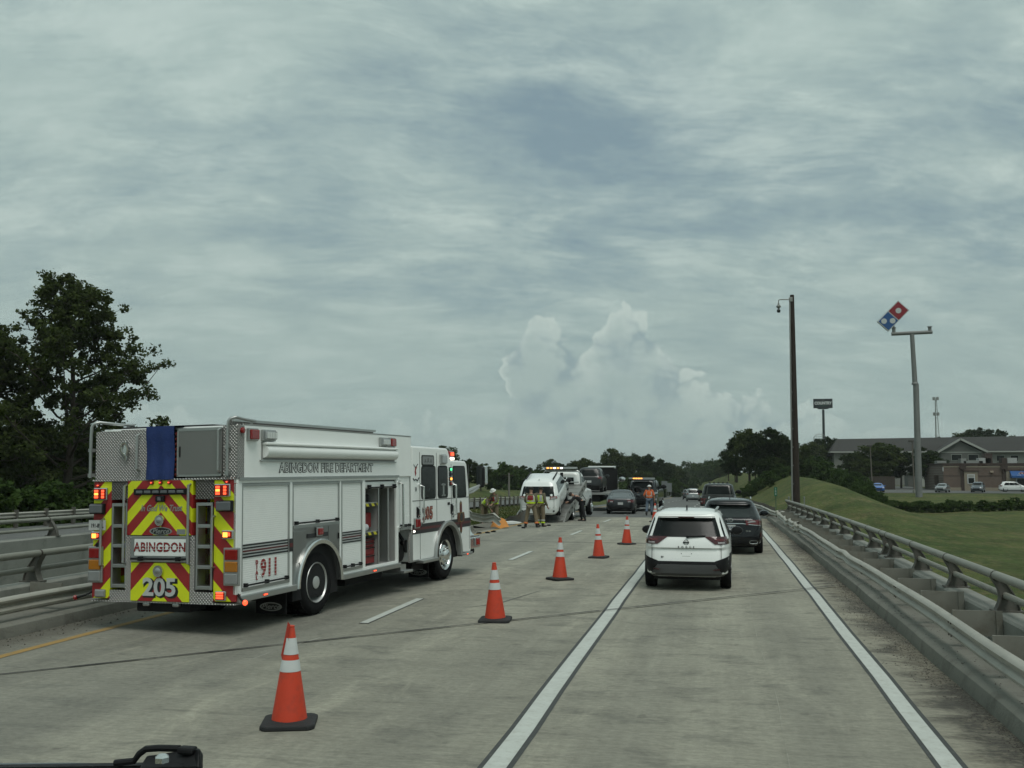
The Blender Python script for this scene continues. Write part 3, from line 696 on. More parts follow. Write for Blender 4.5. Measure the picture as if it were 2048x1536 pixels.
# -- upper recess with the rolled awning cover
fbox('recess', GREYP, S - .001, S + .004, -1.62, 3.0, 2.53, 2.80)
b = MB(); b.tube([(S + .01, -1.58, 2.66), (S + .01, 2.97, 2.66)], .10, 14); b.build('awning_roll', WROLL, FE, smooth=True)
fbox('awning_hood', WPAINT, S - .02, S + .10, -1.60, 2.99, 2.75, 2.80, .02); fbox('awning_frame', SATIN, S, S + .03, -1.66, 3.03, 2.505, 2.53)
text('ABINGDON FIRE DEPARTMENT', .20, BLACKV, FE, (S + .004, .475, 2.405), YX, ZX, .003, .011, sx=1.09, space=1.05)
text('ABINGDON FIRE DEPARTMENT', .20, WPAINT, FE, (S + .0065, .475, 2.405), YX, ZX, .003, -.003, sx=1.09, space=1.05)
# -- warning and scene lights on the side
def lens(name, m, x, y, z, w, h, d=.06, fr=SATIN, cells=None):
    o = fbox(name, fr, x, x + d * .6, y - w / 2 - .02, y + w / 2 + .02, z - h / 2 - .02, z + h / 2 + .02, .012)
    fbox('lens', m, x + d * .5, x + d, y - w / 2, y + w / 2, z - h / 2, z + h / 2, .018, parent=o)
    return o
lens('warning_light', REDLENS, S, -1.89, 2.90, .21, .15, .09); lens('warning_light', REDLENS, S, 2.83, 2.90, .20, .15, .09)
for yy in (-1.47, 2.49):
    o = lens('scene_light', CLEARLENS, S, yy, 2.90, .30, .13, .10)
    b = MB()
    for k in range(4): b.box(S + .096, S + .104, yy - .135 + k * .07, yy - .075 + k * .07, 2.855, 2.945)
    b.build('led_row', mat('scene_led', (.62, .64, .62), .3, var=0), o)
b = MB(); b.lathe([(.045, 0), (.045, .03), (.02, .04)], 12, (S, -2.12, 2.955), 'x'); b.build('marker_light', REDLENS, FE)
# -- top: diamond plate edge, hose bed cover
fbox('top_edge', DPLATE, S - .16, S + .005, -2.05, 3.78, 3.04, 3.055); fbox('hosebed_rail', DPLATED, -.62, -.50, -1.55, 3.15, 3.05, 3.16); fbox('hosebed_rail', SATIN, -.50, -.47, -1.6, 3.2, 3.13, 3.17)
fbox('hosebed_cover', mat('dark_cover', (.03, .03, .032), .8), -2.3, -.62, -1.9, 3.2, 3.04, 3.075)
# -- stripes
for k in range(5): fbox('stripe', BLACKV if k != 2 else MAROON, S - .013, S - .0105, -2.085, -.82, 1.10 + k * .043, 1.125 + k * .043)
for k in range(5): fbox('stripe', BLACKV if k != 2 else MAROON, S - .013, S - .0105, .90, 1.64, 1.10 + k * .043, 1.125 + k * .043)
fbox('stripe', BLACKV, S, S + .003, -.81, -.71, 1.10, 1.30); fbox('stripe', MAROON, S + .003, S + .005, -.81, -.71, 1.17, 1.23)
text('911', .36, REDP, FE, (S - .012, -1.35, .90), YX, ZX, .004, .010, sx=.85, space=1.08)
b = MB()
for k in range(5): b.box(S - .0115, S - .0085, -1.62, -1.10, .80 + k * .05, .805 + k * .05)
b.build('lettering_bars', WROLL, FE)
for k, ch in enumerate('DIAL'): text(ch, .085, REDP, FE, (S - .012, -1.69, 1.01 - k * .075), YX, ZX, .004, .004)
# -- wheel arches
def arch(yc, zc, r_in, r_out, x0, x1, a0=0., a1=math.pi, m=CHROME):
    b = MB(); n = 22
    prof = [(r_in, x0), (r_in + .01, x1), (r_out - .02, x1 + .012), (r_out, x1 - .01), (r_out, x0)]
    vs = [(xx, yc + rr * math.cos(lerp(a0, a1, i / n)), zc + rr * math.sin(lerp(a0, a1, i / n))) for i in range(n + 1) for rr, xx in prof]
    k = len(prof); b.add(vs, [(i * k + j, i * k + (j + 1) % k, (i + 1) * k + (j + 1) % k, (i + 1) * k + j) for i in range(n) for j in range(k)] + [tuple(range(k)), tuple(range(n * k, n * k + k))])
    return b.build('wheel_arch', m, FE, smooth=True)
arch(.11, .50, .655, .745, S - .05, S + .05)
arch(5.68, .50, .655, .765, S - .05, S + .045, R(-3), R(183), SATIN)
def arch_panel(name, y0, y1, z0, z1, yc, zc, r, m, x0=S - .04, x1=S - .005):
    n = 16; poly = [(y0, z0), (y0, z1), (y1, z1), (y1, z0)] + [(yc + r * math.cos(math.pi * i / n), max(z0, zc + r * math.sin(math.pi * i / n))) for i in range(n + 1)]
    b = MB(); b.prism(poly, x0, x1, 'x'); return b.build(name, m, FE)
arch_panel('fender_panel', -.72, .815, .50, 1.45, .11, .50, .70, STAINLESS)
b = MB(); b.box(-1.3, S - .06, -.62, .84, .30, 1.24); b.build('wheel_well', DARK, FE)
for o_ in [fbox('fender_door', STAINLESS, S - .004, S + .004, .42, .79, 1.15, 1.43, .004), fbox('fender_door', STAINLESS, S - .004, S + .004, -.70, -.32, .90, 1.40, .004)]:
    pass
fbox('latch', BLACK, S + .004, S + .02, .74, .77, 1.20, 1.30); fbox('stripe', BLACKV, S + .004, S + .006, -.28, .40, 1.27, 1.34)
lens('warning_light', REDLENS, S + .004, .08, 1.36, .15, .11, .06)
# -- wheels
TYRE = [(.30, -.29), (.44, -.29), (.505, -.25), (.523, -.19), (.525, -.10), (.515, -.05), (.48, -.012), (.42, .0), (.335, -.01), (.315, -.03)]
def wheel(name, x, y, r=.525, rear=False, side=1, parent=FE):
    b = MB(); k = r / .525
    b.lathe([(a * k, side * c) for a, c in TYRE], 40, (x, y, r), 'x', caps=False); w_ = b.build(name, RUBBER, parent, smooth=True)
    t = MB()
    for i in range(48):
        a = 2 * math.pi * i / 48
        for q, h in ((-.235, .06), (-.10, .06)):
            M = Matrix.Translation((x + side * q, y, r)) @ Matrix.Rotation(a + (.04 if q < -.2 else 0), 4, 'X')
            t.box(-.055, .055, -.018, .018, .512 * k, .533 * k, M=M)
    t.build('tread', RUBBER, w_)
    d = MB()
    if rear: d.lathe([(.335, -.02), (.325, .0), (.305, -.03), (.285, -.15), (.25, -.185), (.17, -.19), (.155, -.17), (.115, -.15), (.11, -.05), (.10, -.015), (.05, -.005), (.002, -.004)], 36, (x, y, r), 'x', caps=False)
    else: d.lathe([(.335, -.02), (.325, .002), (.305, -.02), (.285, -.07), (.25, -.075), (.20, -.02), (.14, .0), (.12, .02), (.105, .055), (.07, .075), (.03, .078), (.002, .078)], 36, (x, y, r), 'x', caps=False)
    rim = d.build('rim', mat('polished_rim', (.55, .56, .55), .38, metal=.55, var=.08) if rear else CHROME, w_, smooth=True)
    h = MB(); l = MB()
    for i in range(10):
        a = 2 * math.pi * i / 10; rr = .145 if rear else .165
        l.lathe([(.016, 0), (.016, .05), (.008, .06)], 8, (x + (-.16 if rear else -.01), y + rr * math.cos(a), r + rr * math.sin(a)), 'x')
        if not rear: h.lathe([(.026, -.05), (.026, -.028)], 10, (x, y + .232 * math.cos(a + .3), r + .232 * math.sin(a + .3)), 'x')
    l.build('lug_nuts', CHROME, rim)
    if not rear: h.build('vent_holes', DARK, rim)
    return w_
wheel('wheel', -.005, .11, rear=True); wheel('wheel', -.02, 5.66)
for yy in (.11, 5.66):
    b = MB(); b.lathe([(.3, -2.42), (.5, -2.40), (.525, -2.3), (.525, -2.0), (.5, -1.9), (.3, -1.88)], 28, (0, yy, .525), 'x'); b.build('wheel', RUBBER, FE, smooth=True)
b = MB(); b.lathe([(.3, -.62), (.5, -.60), (.525, -.55), (.525, -.36), (.3, -.33)], 28, (0, .11, .525), 'x'); b.tube([(-2.2, .11, .52), (-.3, .11, .52)], .12, 10); b.build('rear_axle', RUBBER, FE, smooth=True)
def flap(y, x0, x1, z0, z1):
    o = fbox('mud_flap', BLACK, x0, x1, y - .012, y + .012, z0, z1)
    xm, zm = (x0 + x1) / 2, z0 + .11
    for rr, m_, dd in ((1., SATIN, .002), (.86, BLACKV, .004)):
        b = MB(); b.prism([(xm + .20 * rr * math.cos(2 * math.pi * i / 28), zm + .068 * rr ** 2 * math.sin(2 * math.pi * i / 28)) for i in range(28)], y - .012 - dd, y - .013, 'y'); b.build('emblem_oval', m_, o)
    text('Pierce', .11, SATIN, o, (xm, y - .018, zm), XX, ZX, .002, .002, shear=.3, sx=1.2)
flap(-.78, -.58, -.04, .13, .52); flap(4.78, -.50, -.05, .12, .50)
# -- pump module gap ahead of the body: frame, pump, pipework
b = MB(); b.box(-2.3, -.35, 3.2, 4.1, .55, 1.15); b.build('pump_casing', DARK, FE)
b = MB()
for (y0, z0, r_, l_) in ((3.35, .90, .09, .42), (3.62, .72, .13, .36), (3.85, .84, .10, .40)):
    b.lathe([(r_, -.5), (r_, -.5 + l_ * .7), (r_ * 1.3, -.5 + l_ * .72), (r_ * 1.3, -.5 + l_), (r_ * .6, -.5 + l_)], 14, (0, y0, z0), 'x')
b.tube([(-.2, 3.3, 1.1), (-.16, 3.42, .8), (-.2, 3.3, .62)], .05, 8); b.tube([(-.25, 3.75, 1.1), (-.12, 3.72, .95), (-.2, 3.95, .62)], .035, 8)
b.build('pump_pipework', mat('greasy_black', (.02, .02, .02), .4, var=.4, vscale=8), FE, smooth=True)
fbox('pump_step', SATIN, -.35, S + .10, 3.22, 3.62, .36, .41, .01); fbox('step_bracket', SATIN, -.25, S, 3.25, 3.50, .41, .52)
b = MB(); b.prism([(3.72, .52), (3.72, 1.08), (3.80, 1.17), (4.14, 1.17), (4.14, .52)], S - .05, S - .012, 'x'); b.build('splash_panel', DPLATE, FE)
fbox('chassis_rail', DARK, -1.75, -.75, -1.6, 6.9, .34, .60); fbox('fuel_tank', DARK, -2.3, -.25, 1.5, 3.0, .30, .52); fbox('chassis_box', BLACK, -.8, -.15, 4.15, 4.75, .30, .56)
o = lens('ground_light', LEDW, S - .03, 3.90, 1.13, .06, .04, .05)
# -- cab
n = 18; pr = [(3.84, .52), (4.94, .52)] + [(5.68 + .70 * math.cos(math.pi - math.pi * i / n), .52 + .70 * math.sin(math.pi * i / n)) for i in range(1, n)] + [(6.43, .50), (7.10, .47), (7.09, 1.20), (7.04, 1.82), (6.90, 2.50), (6.80, 2.57), (5.92, 2.585), (5.78, 2.80), (5.70, 2.845), (3.84, 2.86)]
b = MB(); b.prism(pr, -2.46, S - .01, 'x'); cab = b.build('cab', WPAINT, FE, bevel=.035)
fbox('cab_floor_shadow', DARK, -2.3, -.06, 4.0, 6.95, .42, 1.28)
def cabpan(name, m, pts, x0=S - .012, x1=S - .004, parent=cab, bevel=.0):
    b = MB(); b.prism(pts, x0, x1, 'x'); return b.build(name, m, parent, bevel=bevel)
def rrect(y0, y1, z0, z1, r=.05, sk=0.):
    out = []
    for cy_, cz_, a0 in ((y1 - r, z1 - r, 0), (y0 + r, z1 - r, 90), (y0 + r, z0 + r, 180), (y1 - r, z0 + r, 270)):
        for k in range(4):
            a = R(a0 + k * 30); yy, zz_ = cy_ + r * math.cos(a), cz_ + r * math.sin(a); out.append((yy - (sk * (zz_ - z0) if yy > (y0 + y1) / 2 else 0), zz_))
    return out
for (y0, y1, z0, z1, sk) in ((4.32, 5.02, 1.79, 2.43, 0), (5.19, 5.70, 1.79, 2.43, .02), (6.03, 6.82, 1.77, 2.43, .12)):
    f_ = cabpan('window', BLACK, rrect(y0 - .03, y1 + .03, z0 - .03, z1 + .03, .08, sk), x1=S - .004)
    cabpan('pane', GLASS, rrect(y0, y1, z0, z1, .06, sk), S - .006, S + .002, f_)
f_ = cabpan('upper_window', BLACK, rrect(4.31, 4.97, 2.46, 2.68, .05)); cabpan('pane', mat('etched_pane', (.20, .205, .205), .3, var=.2, vscale=10), rrect(4.35, 4.93, 2.485, 2.655, .03), S - .006, S + .002, f_)
for k in range(9): fbox('skyline_mark', BLACKV, S + .002, S + .004, 4.42 + k * .05, 4.45 + k * .05, 2.53, 2.54 + .05 * (k % 3 == 1) + .03 * (k == 4), parent=f_)
b = MB()
for yy in (4.22, 5.10, 5.93, 7.0): b.box(S - .012, S - .006, yy - .007, yy + .007, .55 if yy < 4.5 or yy > 6.5 else 1.2, 2.74 if yy < 5.5 else 2.5)
b.box(S - .012, S - .006, 3.86, 7.03, 1.735, 1.75); b.build('door_gaps', mat('panel_gap', (.10, .10, .10), .7), cab)
def cabstripe(z0, z1, m, x):
    n = 16; ang = [math.asin((z - .50) / .775) for z in (z0, z1)]
    cabpan('stripe', m, [(3.85, z0), (5.68 - .775 * math.cos(ang[0]), z0), (5.68 - .775 * math.cos(ang[1]), z1), (3.85, z1)], S - .012, x)
    cabpan('stripe', m, [(5.68 + .775 * math.cos(ang[0]), z0), (7.08, z0), (7.08, z1), (5.68 + .775 * math.cos(ang[1]), z1)], S - .012, x)
cabstripe(1.07, 1.265, BLACKV, S - .006); cabstripe(1.145, 1.195, MAROON, S - .004)
lens('warning_light', REDLENS, S - .01, 4.02, 1.29, .20, .17, .07); lens('marker_disc', GREYLENS, S - .012, 4.02, 1.98, .03, .05, .02)
o = lens('scene_light', CLEARLENS, S - .01, 5.42, 2.60, .26, .18, .08)
for k, m_ in enumerate((LEDG, mat('blue_lens', (.012, .02, .06), .2), LEDA, REDLENS)): lens('status_light', m_, S - .01, 5.86, 2.38 - k * .105, .085, .055, .045, BLACK)
def grab(yy, z0, z1):
    b = MB(); b.tube([(S, yy, z1), (S + .09, yy, z1 - .03), (S + .09, yy, z0 + .03), (S, yy, z0)], .02, 8)
    for z in (z0, z1): b.lathe([(.045, -.01), (.045, .02)], 10, (S, yy, z), 'x')
    return b.build('grab_rail', CHROME, FE, smooth=True)
grab(4.20, 1.27, 2.06); grab(5.98, 1.36, 2.06); grab(3.20, 1.24, 2.13)
for yy in (4.14, 5.97):
    o = fbox('door_handle', BLACK, S - .01, S + .012, yy - .10, yy + .04, 1.40, 1.62, .01); b = MB(); b.tube([(S, yy - .05, 1.42), (S + .05, yy - .05, 1.46), (S + .05, yy - .05, 1.58), (S, yy - .05, 1.61)], .014, 6); b.build('pull', CHROME, o)
fbox('door_lock', BLACK, S - .01, S + .006, 5.70, 5.82, 1.60, 1.66, .01)
GOLD = mat('gold_outline', (.30, .20, .06), .4, metal=.4)
text('205', .34, BLACKV, FE, (S - .003, 4.61, 1.46), YX, ZX, .003, .022, sx=.95, space=1.12); text('205', .34, REDP, FE, (S, 4.61, 1.46), YX, ZX, .003, .012, sx=.95, space=1.12); text('205', .34, mat('number_fill', (.42, .34, .22), .5), FE, (S + .003, 4.61, 1.46), YX, ZX, .003, -.010, sx=.95, space=1.12)
text('I', .34, SATIN, FE, (S + .003, 5.46, 1.93), YX, ZX, .002, .02, sx=1.1)
for k in range(2): fbox('serif', SATIN, S + .002, S + .004, 5.36, 5.56, 1.80 + k * .235, 1.835 + k * .235)
# crest of the department: a pointed cross with inner discs
def crest(yc, zc, s, m, x):
    pts = []
    for q in range(4):
        a = math.pi / 2 * q
        for da, rr in ((-.42, .80), (-.30, 1.), (0, 1.10), (.30, 1.), (.42, .80), (math.pi / 4, .42)): pts.append((yc + s * .62 * rr * math.cos(a + da), zc + s * rr * math.sin(a + da)))
    b = MB(); b.prism(pts, x, x + .002, 'x'); return b.build('crest', m, FE, smooth=False)
crest(6.48, 1.30, .34, BLACKV, S - .004); crest(6.48, 1.30, .315, GOLD, S - .001); crest(6.48, 1.30, .29, MAROON, S + .002)
b = MB(); b.lathe([(.12, .006), (.12, .008)], 20, (S, 6.48, 1.30), 'x'); b.build('crest_ring', GOLD, FE); b = MB(); b.lathe([(.10, .009), (.10, .011)], 20, (S, 6.48, 1.30), 'x'); b.build('crest_disc', BLACKV, FE)
# small running-figure decal with scroll
b = MB(); b.prism([(4.00, 2.24), (4.05, 2.30), (4.03, 2.36), (4.08, 2.42), (4.06, 2.46), (4.00, 2.42), (3.97, 2.33)], S - .01, S - .006, 'x'); b.build('decal_figure', REDP, FE)
b = MB(); b.tube([(S - .008, 3.88, 2.20), (S - .008, 3.94, 2.16), (S - .008, 4.02, 2.18), (S - .008, 4.10, 2.15), (S - .008, 4.18, 2.21)], .013, 6); b.tube([(S - .008, 3.92, 2.48), (S - .008, 4.0, 2.42), (S - .008, 4.13, 2.49)], .008, 6); b.build('decal_scroll', BLACKV, FE)
fbox('cab_step', SATIN, S - .15, S + .09, 4.18, 4.96, .465, .53, .01); fbox('front_step', SATIN, S - .15, S + .03, 6.45, 7.12, .42, .48, .01)
# -- cab roof light bar
o = fbox('light_bar', BLACK, -2.3, -.06, 6.02, 6.36, 2.585, 2.63, .01)
for x0, m_ in ((-.42, REDLENS), (-.85, CLEARLENS), (-1.3, REDLENS), (-1.75, CLEARLENS), (-2.2, REDLENS)): fbox('lens', m_, x0, x0 + .36, 6.04, 6.34, 2.63, 2.80, .03, parent=o)
fbox('lit_led', LEDR, -.20, -.045, 6.12, 6.28, 2.69, 2.76, parent=o); fbox('lit_led', LEDW, -.30, -.05, 6.10, 6.30, 2.60, 2.65, parent=o)
# -- front bumper, bell, mirror
o = fbox('front_bumper', CHROME, -2.5, S - .03, 7.10, 7.80, .52, .80, .03)
fbox('bumper_tread', DPLATE, -2.48, S - .05, 7.11, 7.78, .801, .812, parent=o); lens('warning_light', REDLENS, S - .03, 7.52, .68, .20, .16, .05)
fbox('tow_hook', BLACK, -.4, -.1, 7.2, 7.66, .40, .51, .03)
b = MB(); b.lathe([(.17, .815), (.175, .83), (.13, .87), (.095, .93), (.085, 1.0), (.07, 1.05), (.03, 1.07), (.025, 1.12), (.035, 1.14), (.03, 1.17), (.01, 1.18)], 24, (-.22, 7.46, 0)); b.build('bell', CHROME, FE, smooth=True)
b = MB(); b.tube([(-.08, 6.98, 1.84), (.04, 7.25, 1.93), (.16, 7.36, 2.0)], [.05, .045, .03], 8); b.tube([(-.08, 6.98, 1.80), (.04, 7.2, 1.85), (.14, 7.34, 1.95)], .03, 8); arm = b.build('mirror_arm', SATIN, FE, smooth=True)
b = MB(); b.box(.06, .25, 7.36, 7.50, 1.95, 2.46); mi_ = b.build('mirror', BLACK, FE, bevel=.05); fbox('mirror_back', CHROME, .21, .30, 7.44, 7.56, 2.02, 2.46, .03, parent=mi_)
fbox('mirror_glass', GLASSG, .08, .23, 7.352, 7.36, 2.0, 2.43, parent=mi_)

# -- rear end
RY = -2.24
CHV = chevron('chevron_centre', -1.26, .40, 1.98); CHL = chevron('chevron_corner', -1.26, .52, 1.72, 1.0)
b = MB(); b.box(-2.50, -2.17, RY, -1.9, .50, 2.24); b.build('corner_column', CHL, FE, bevel=.008)
b = MB(); b.box(-.35, S - .003, RY, -2.115, .50, 2.24); b.build('corner_column', CHL, FE, bevel=.008); fbox('corner_core', WPAINT, -.35, -.06, -2.11, -1.7, .52, 2.24)
fbox('corner_skin', WPAINT, S, S + .003, RY + .03, -2.11, .60, 2.24)
b = MB(); b.box(-1.86, -.71, RY - .02, -1.9, 1.44, 2.26); b.build('hatch_panel', CHV, FE, bevel=.006)
b = MB(); b.box(-1.78, -.75, RY - .02, -1.9, .48, 1.04); b.build('lower_panel', chevron('chevron_lower', -1.26, .52, .62, 1.), FE, bevel=.006)
fbox('tread_strip', DPLATE, -1.88, -1.785, RY - .012, -1.9, .48, 1.435); fbox('tread_strip', DPLATE, -.745, -.66, RY - .012, -1.9, .48, 1.435)
fbox('sign_frame', SATIN, -1.78, -.75, RY - .03, -1.9, 1.05, 1.43, .006); fbox('sign_panel', WPAINT, -1.71, -.80, RY - .036, RY - .03, 1.14, 1.385, .003)
text('ABINGDON', .185, BLACKV, FE, (-1.255, RY - .038, 1.262), XX, ZX, .002, .006, sx=.88, space=1.08); text('ABINGDON', .185, REDP, FE, (-1.255, RY - .040, 1.262), XX, ZX, .002, .002, sx=.88, space=1.08)
b = MB()
for k in range(2): b.box(-1.68, -.83, RY - .044, RY - .0412, 1.236 + k * .045, 1.2405 + k * .045)
b.build('lettering_bars', WPAINT, FE)
b = MB(); b.tube([(-1.74, RY - .07, 1.10), (-.78, RY - .07, 1.10)], .016, 8)
for xx in (-1.58, -.92): b.box(xx - .03, xx + .03, RY - .085, RY - .02, 1.07, 1.13)
b.build('lift_bar', BLACK, FE)
text('In God We Trust', .128, SATIN, FE, (-1.255, RY - .024, 1.835), XX, ZX, .003, .003, shear=.28, sx=.80)
def roundlamp(x, z, r):
    b = MB(); b.lathe([(r, -.02), (r, .005), (r * .82, .02), (r * .78, .012)], 20, (x, RY - .04, z), 'y'); o = b.build('round_lock', CHROME, FE, smooth=True)
    b = MB(); b.lathe([(r * .76, -.03), (r * .5, -.045), (r * .1, -.05)], 18, (x, RY - .02, z), 'y'); b.build('lock_face', SATIN, o, smooth=True)
roundlamp(-1.26, 1.66, .08); roundlamp(-1.27, .92, .085)
for rr, m_, dd in ((1., SATIN, .022), (.84, BLACKV, .026)):
    b = MB(); b.prism([(-1.255 + .20 * rr * math.cos(2 * math.pi * i / 28), 1.50 + .060 * rr * math.sin(2 * math.pi * i / 28)) for i in range(28)], RY - dd, RY - .019, 'y'); b.build('emblem_oval', m_, FE)
text('Pierce', .105, SATIN, FE, (-1.255, RY - .029, 1.50), XX, ZX, .002, .002, shear=.3, sx=1.1)
fbox('info_sticker', SATIN, -.97, -.82, RY - .023, RY - .02, 1.455, 1.53)
text('205', .355, BLACKV, FE, (-1.235, RY - .022, .66), XX, ZX, .002, .022, sx=1.14); text('205', .355, mat('number_silver', (.50, .52, .51), .35), FE, (-1.262, RY - .026, .675), XX, ZX, .003, .010, sx=1.12)
o = fbox('arrow_board', BLACK, -1.73, -.80, RY - .055, RY - .02, 2.035, 2.125, .01)
for k in range(6): fbox('lens', GREYLENS, -1.68 + k * .145, -1.565 + k * .145, RY - .065, RY - .05, 2.058, 2.10, .015, parent=o)
o = fbox('camera_housing', BLACK, -1.33, -1.18, RY - .07, RY - .02, 1.93, 2.02, .015); fbox('camera_lens', GREYLENS, -1.285, -1.225, RY - .075, RY - .065, 1.95, 2.0, .005, parent=o)
for k in range(3):
    b = MB(); b.lathe([(.035, 0), (.03, -.02), (.01, -.03)], 12, (-1.42 + k * .155, RY - .02, 2.215), 'y'); o = b.build('marker_light', REDLENS, FE, smooth=True)
    fbox('lit_led', LEDR, -1.432 + k * .155, -1.408 + k * .155, RY - .053, RY - .045, 2.206, 2.222, parent=o)
# ladder recesses with steps
for x0 in (-2.165, -.66):
    x1 = x0 + .31
    b = MB(); b.box(x0, x1, -1.90, -1.86, .48, 2.24); b.build('ladder_recess', CHL, FE)
    fbox('recess_top', DPLATED, x0 - .002, x1 + .002, RY - .005, -1.9, 1.965, 2.24); fbox('recess_foot', DPLATE, x0, x1, RY - .01, -1.9, .48, .63)
    l = MB(); l.box(x0 + .015, x0 + .045, RY - .01, RY + .17, .66, 1.91); l.box(x1 - .045, x1 - .015, RY - .01, RY + .17, .66, 1.91); l.box(x0 + .015, x1 - .015, RY - .012, RY + .17, 1.87, 1.915)
    lo = l.build('ladder_frame', SATIN, FE)
    for z in (.665, .96, 1.255, 1.55): fbox('step', SATIN, x0 + .04, x1 - .04, RY - .014, RY + .22, z, z + .05, .006, parent=lo)
    fbox('recess_light', LEDW, x1 - .06, x1 - .03, RY + .20, RY + .21, 1.47, 1.49) if x0 > -1 else None
def rgrab(x, z0, z1):
    b = MB(); b.tube([(x, RY, z1), (x, RY - .07, z1 - .02), (x, RY - .07, z0 + .02), (x, RY, z0)], .02, 8); b.build('grab_rail', SATIN, FE, smooth=True)
rgrab(-1.885, 1.02, 2.19); rgrab(-.745, 1.02, 2.19); rgrab(-2.30, .98, 1.68); rgrab(-.335, .98, 1.72)
# rear lights
def rlens(name, m, x, z, w, h, fr=CHROME, cells=None, d=.05):
    o = fbox(name, fr, x - w / 2 - .015, x + w / 2 + .015, RY - d * .7, RY, z - h / 2 - .015, z + h / 2 + .015, .015)
    fbox('lens', m, x - w / 2, x + w / 2, RY - d, RY - d * .6, z - h / 2, z + h / 2, .015, parent=o)
    for (a, c, e, f_, lm) in cells or (): fbox('lit_led', lm, x + a, x + c, RY - d - .008, RY - d + .002, z + e, z + f_, .006, parent=o)
    return o
cel = lambda: [(-.095 + .0, -.025, -.062 + k * .045, -.027 + k * .045, LEDA if k == 1 else LEDR) for k in range(3)] + [(.035, .085, -.062 + k * .045, -.027 + k * .045, LEDR) for k in range(3)]
rlens('warning_light', REDLENS, -2.355, 2.055, .22, .16, cells=cel()); rlens('warning_light', REDLENS, -.195, 2.09, .24, .16, cells=cel())
rlens('work_light', GREYLENS, -2.40, 1.835, .23, .13, BLACK, d=.09); rlens('work_light', GREYLENS, -.145, 1.865, .24, .13, BLACK, d=.09)
for x, z in ((-2.42, 1.43), (-.10, 1.455)): rlens('turn_light', REDLENS, x, z, .16, .10, cells=[(-.06, .02, -.035, .035, LEDA), (.03, .06, -.02, .03, LEDR)])
rlens('low_light', REDLENS, -.205, .585, .15, .11, cells=[(-.06, .06, -.04 + k * .035, -.015 + k * .035, LEDR) for k in range(3)]); rlens('low_light', CLEARLENS, -2.33, .575, .16, .09, SATIN)
for x in (-2.425, -.025):
    o = fbox('lamp_stack', SATIN, x - .135, x + .135, RY - .035, RY, .73, 1.27, .012)
    for k, m_ in enumerate((CLEARLENS, AMBERLENS, REDLENS)): fbox('lens', m_, x - .105, x + .105, RY - .055, RY - .03, .755 + k * .17, .905 + k * .17, .02, parent=o)
for x, z in ((-2.41, 2.185), (-.12, 2.21)):
    b = MB(); b.lathe([(.035, 0), (.03, -.02), (.01, -.03)], 12, (x, RY, z), 'y'); o = b.build('marker_light', REDLENS, FE, smooth=True); fbox('lit_led', LEDR, x - .012, x + .012, RY - .035, RY - .028, z - .008, z + .008, parent=o)
o = fbox('licence_plate', mat('plate_white', (.50, .51, .49), .5), -2.545, -2.235, RY - .045, RY - .04, 1.515, 1.665)
text('191-89 L', .085, BLACKV, o, (-2.39, RY - .047, 1.58), XX, ZX, .002, .002, sx=.78)
b = MB(); b.lathe([(.04, 0), (.04, -.03), (.03, -.035)], 14, (-2.39, RY, 1.29), 'y'); b.build('socket', BLACK, FE)
# low side markers and bumper
for yy in (-1.55, 2.05): lens('side_marker', REDLENS, S + .03, yy, .53, .13, .03, .02); fbox('lit_led', LEDR, S + .052, S + .056, yy - .05, yy + .05, .52, .54)
lens('side_marker', REDLENS, S + .0, 6.78, .45, .08, .03, .03); fbox('lit_led', LEDR, S + .032, S + .036, 6.75, 6.81, .44, .46)
for sx_, x in ((1, S), (-1, -2.5)):
    b = MB(); b.tube([(x, RY + .06, .60), (x + sx_ * .10, RY - .02, .545), (x + sx_ * .20, RY - .08, .515)], [.018, .016, .022], 8); o = b.build('marker_stalk', BLACK, FE, smooth=True)
    b = MB(); b.lathe([(.035, -.02), (.04, .0), (.03, .02)], 12, (x + sx_ * .22, RY - .09, .51), 'x'); b.build('lens', LEDR if sx_ > 0 else REDLENS, o, smooth=True)
fbox('rear_step', DPLATE, -2.5, S, RY - .01, -1.85, .455, .48); fbox('tow_bar', BLACK, -1.72, -.78, RY + .05, -1.8, .32, .455, .02)
for xx in (-1.52, -1.0): fbox('tow_eye', SATIN, xx - .06, xx + .06, RY + .0, RY + .10, .40, .455, .02)
# upper rear: treadplate bulkhead, blue cover, aluminium door
fbox('bulkhead', DPLATE, -2.50, -2.02, RY + .02, -1.95, 2.27, 3.0); fbox('bulkhead', DPLATE, -2.015, -1.54, RY + .0, -1.95, 2.27, 3.015)
fbox('upper_ledge', DPLATE, -2.52, S, RY - .02, -1.9, 2.243, 2.272)
b = MB(); b.grid(lambda x, z: (x, RY - .03 - .018 * math.sin((x + 1.5) * 26) * (1 - (z - 2.27) / .78) - .01 * math.sin(z * 9), z), lin(-1.53, -1.03, 16), lin(2.26, 3.05, 14)); b.add([(-1.53, RY - .03, 3.05), (-1.03, RY - .03, 3.05), (-1.03, -1.2, 3.09), (-1.53, -1.2, 3.09)], [(0, 1, 2, 3)])
b.build('hosebed_curtain', TARP, FE, smooth=True)
fbox('hosebed_void', DARK, -1.54, -1.0, RY + .05, -1.95, 2.27, 3.0); b = MB()
for k in range(9): b.tube([(-1.04, RY + .03, 2.32 + k * .075), (-1.0, RY + .03, 2.34 + k * .075)], .03, 8)
b.build('folded_hose', mat('red_hose', (.16, .02, .015), .8, var=.3), FE, smooth=True)
fbox('upper_door', mat('brushed_door', (.26, .255, .245), .42, metal=.7, var=.10, vscale=1.5), -.985, -.22, RY - .015, -1.95, 2.32, 3.0, .008)
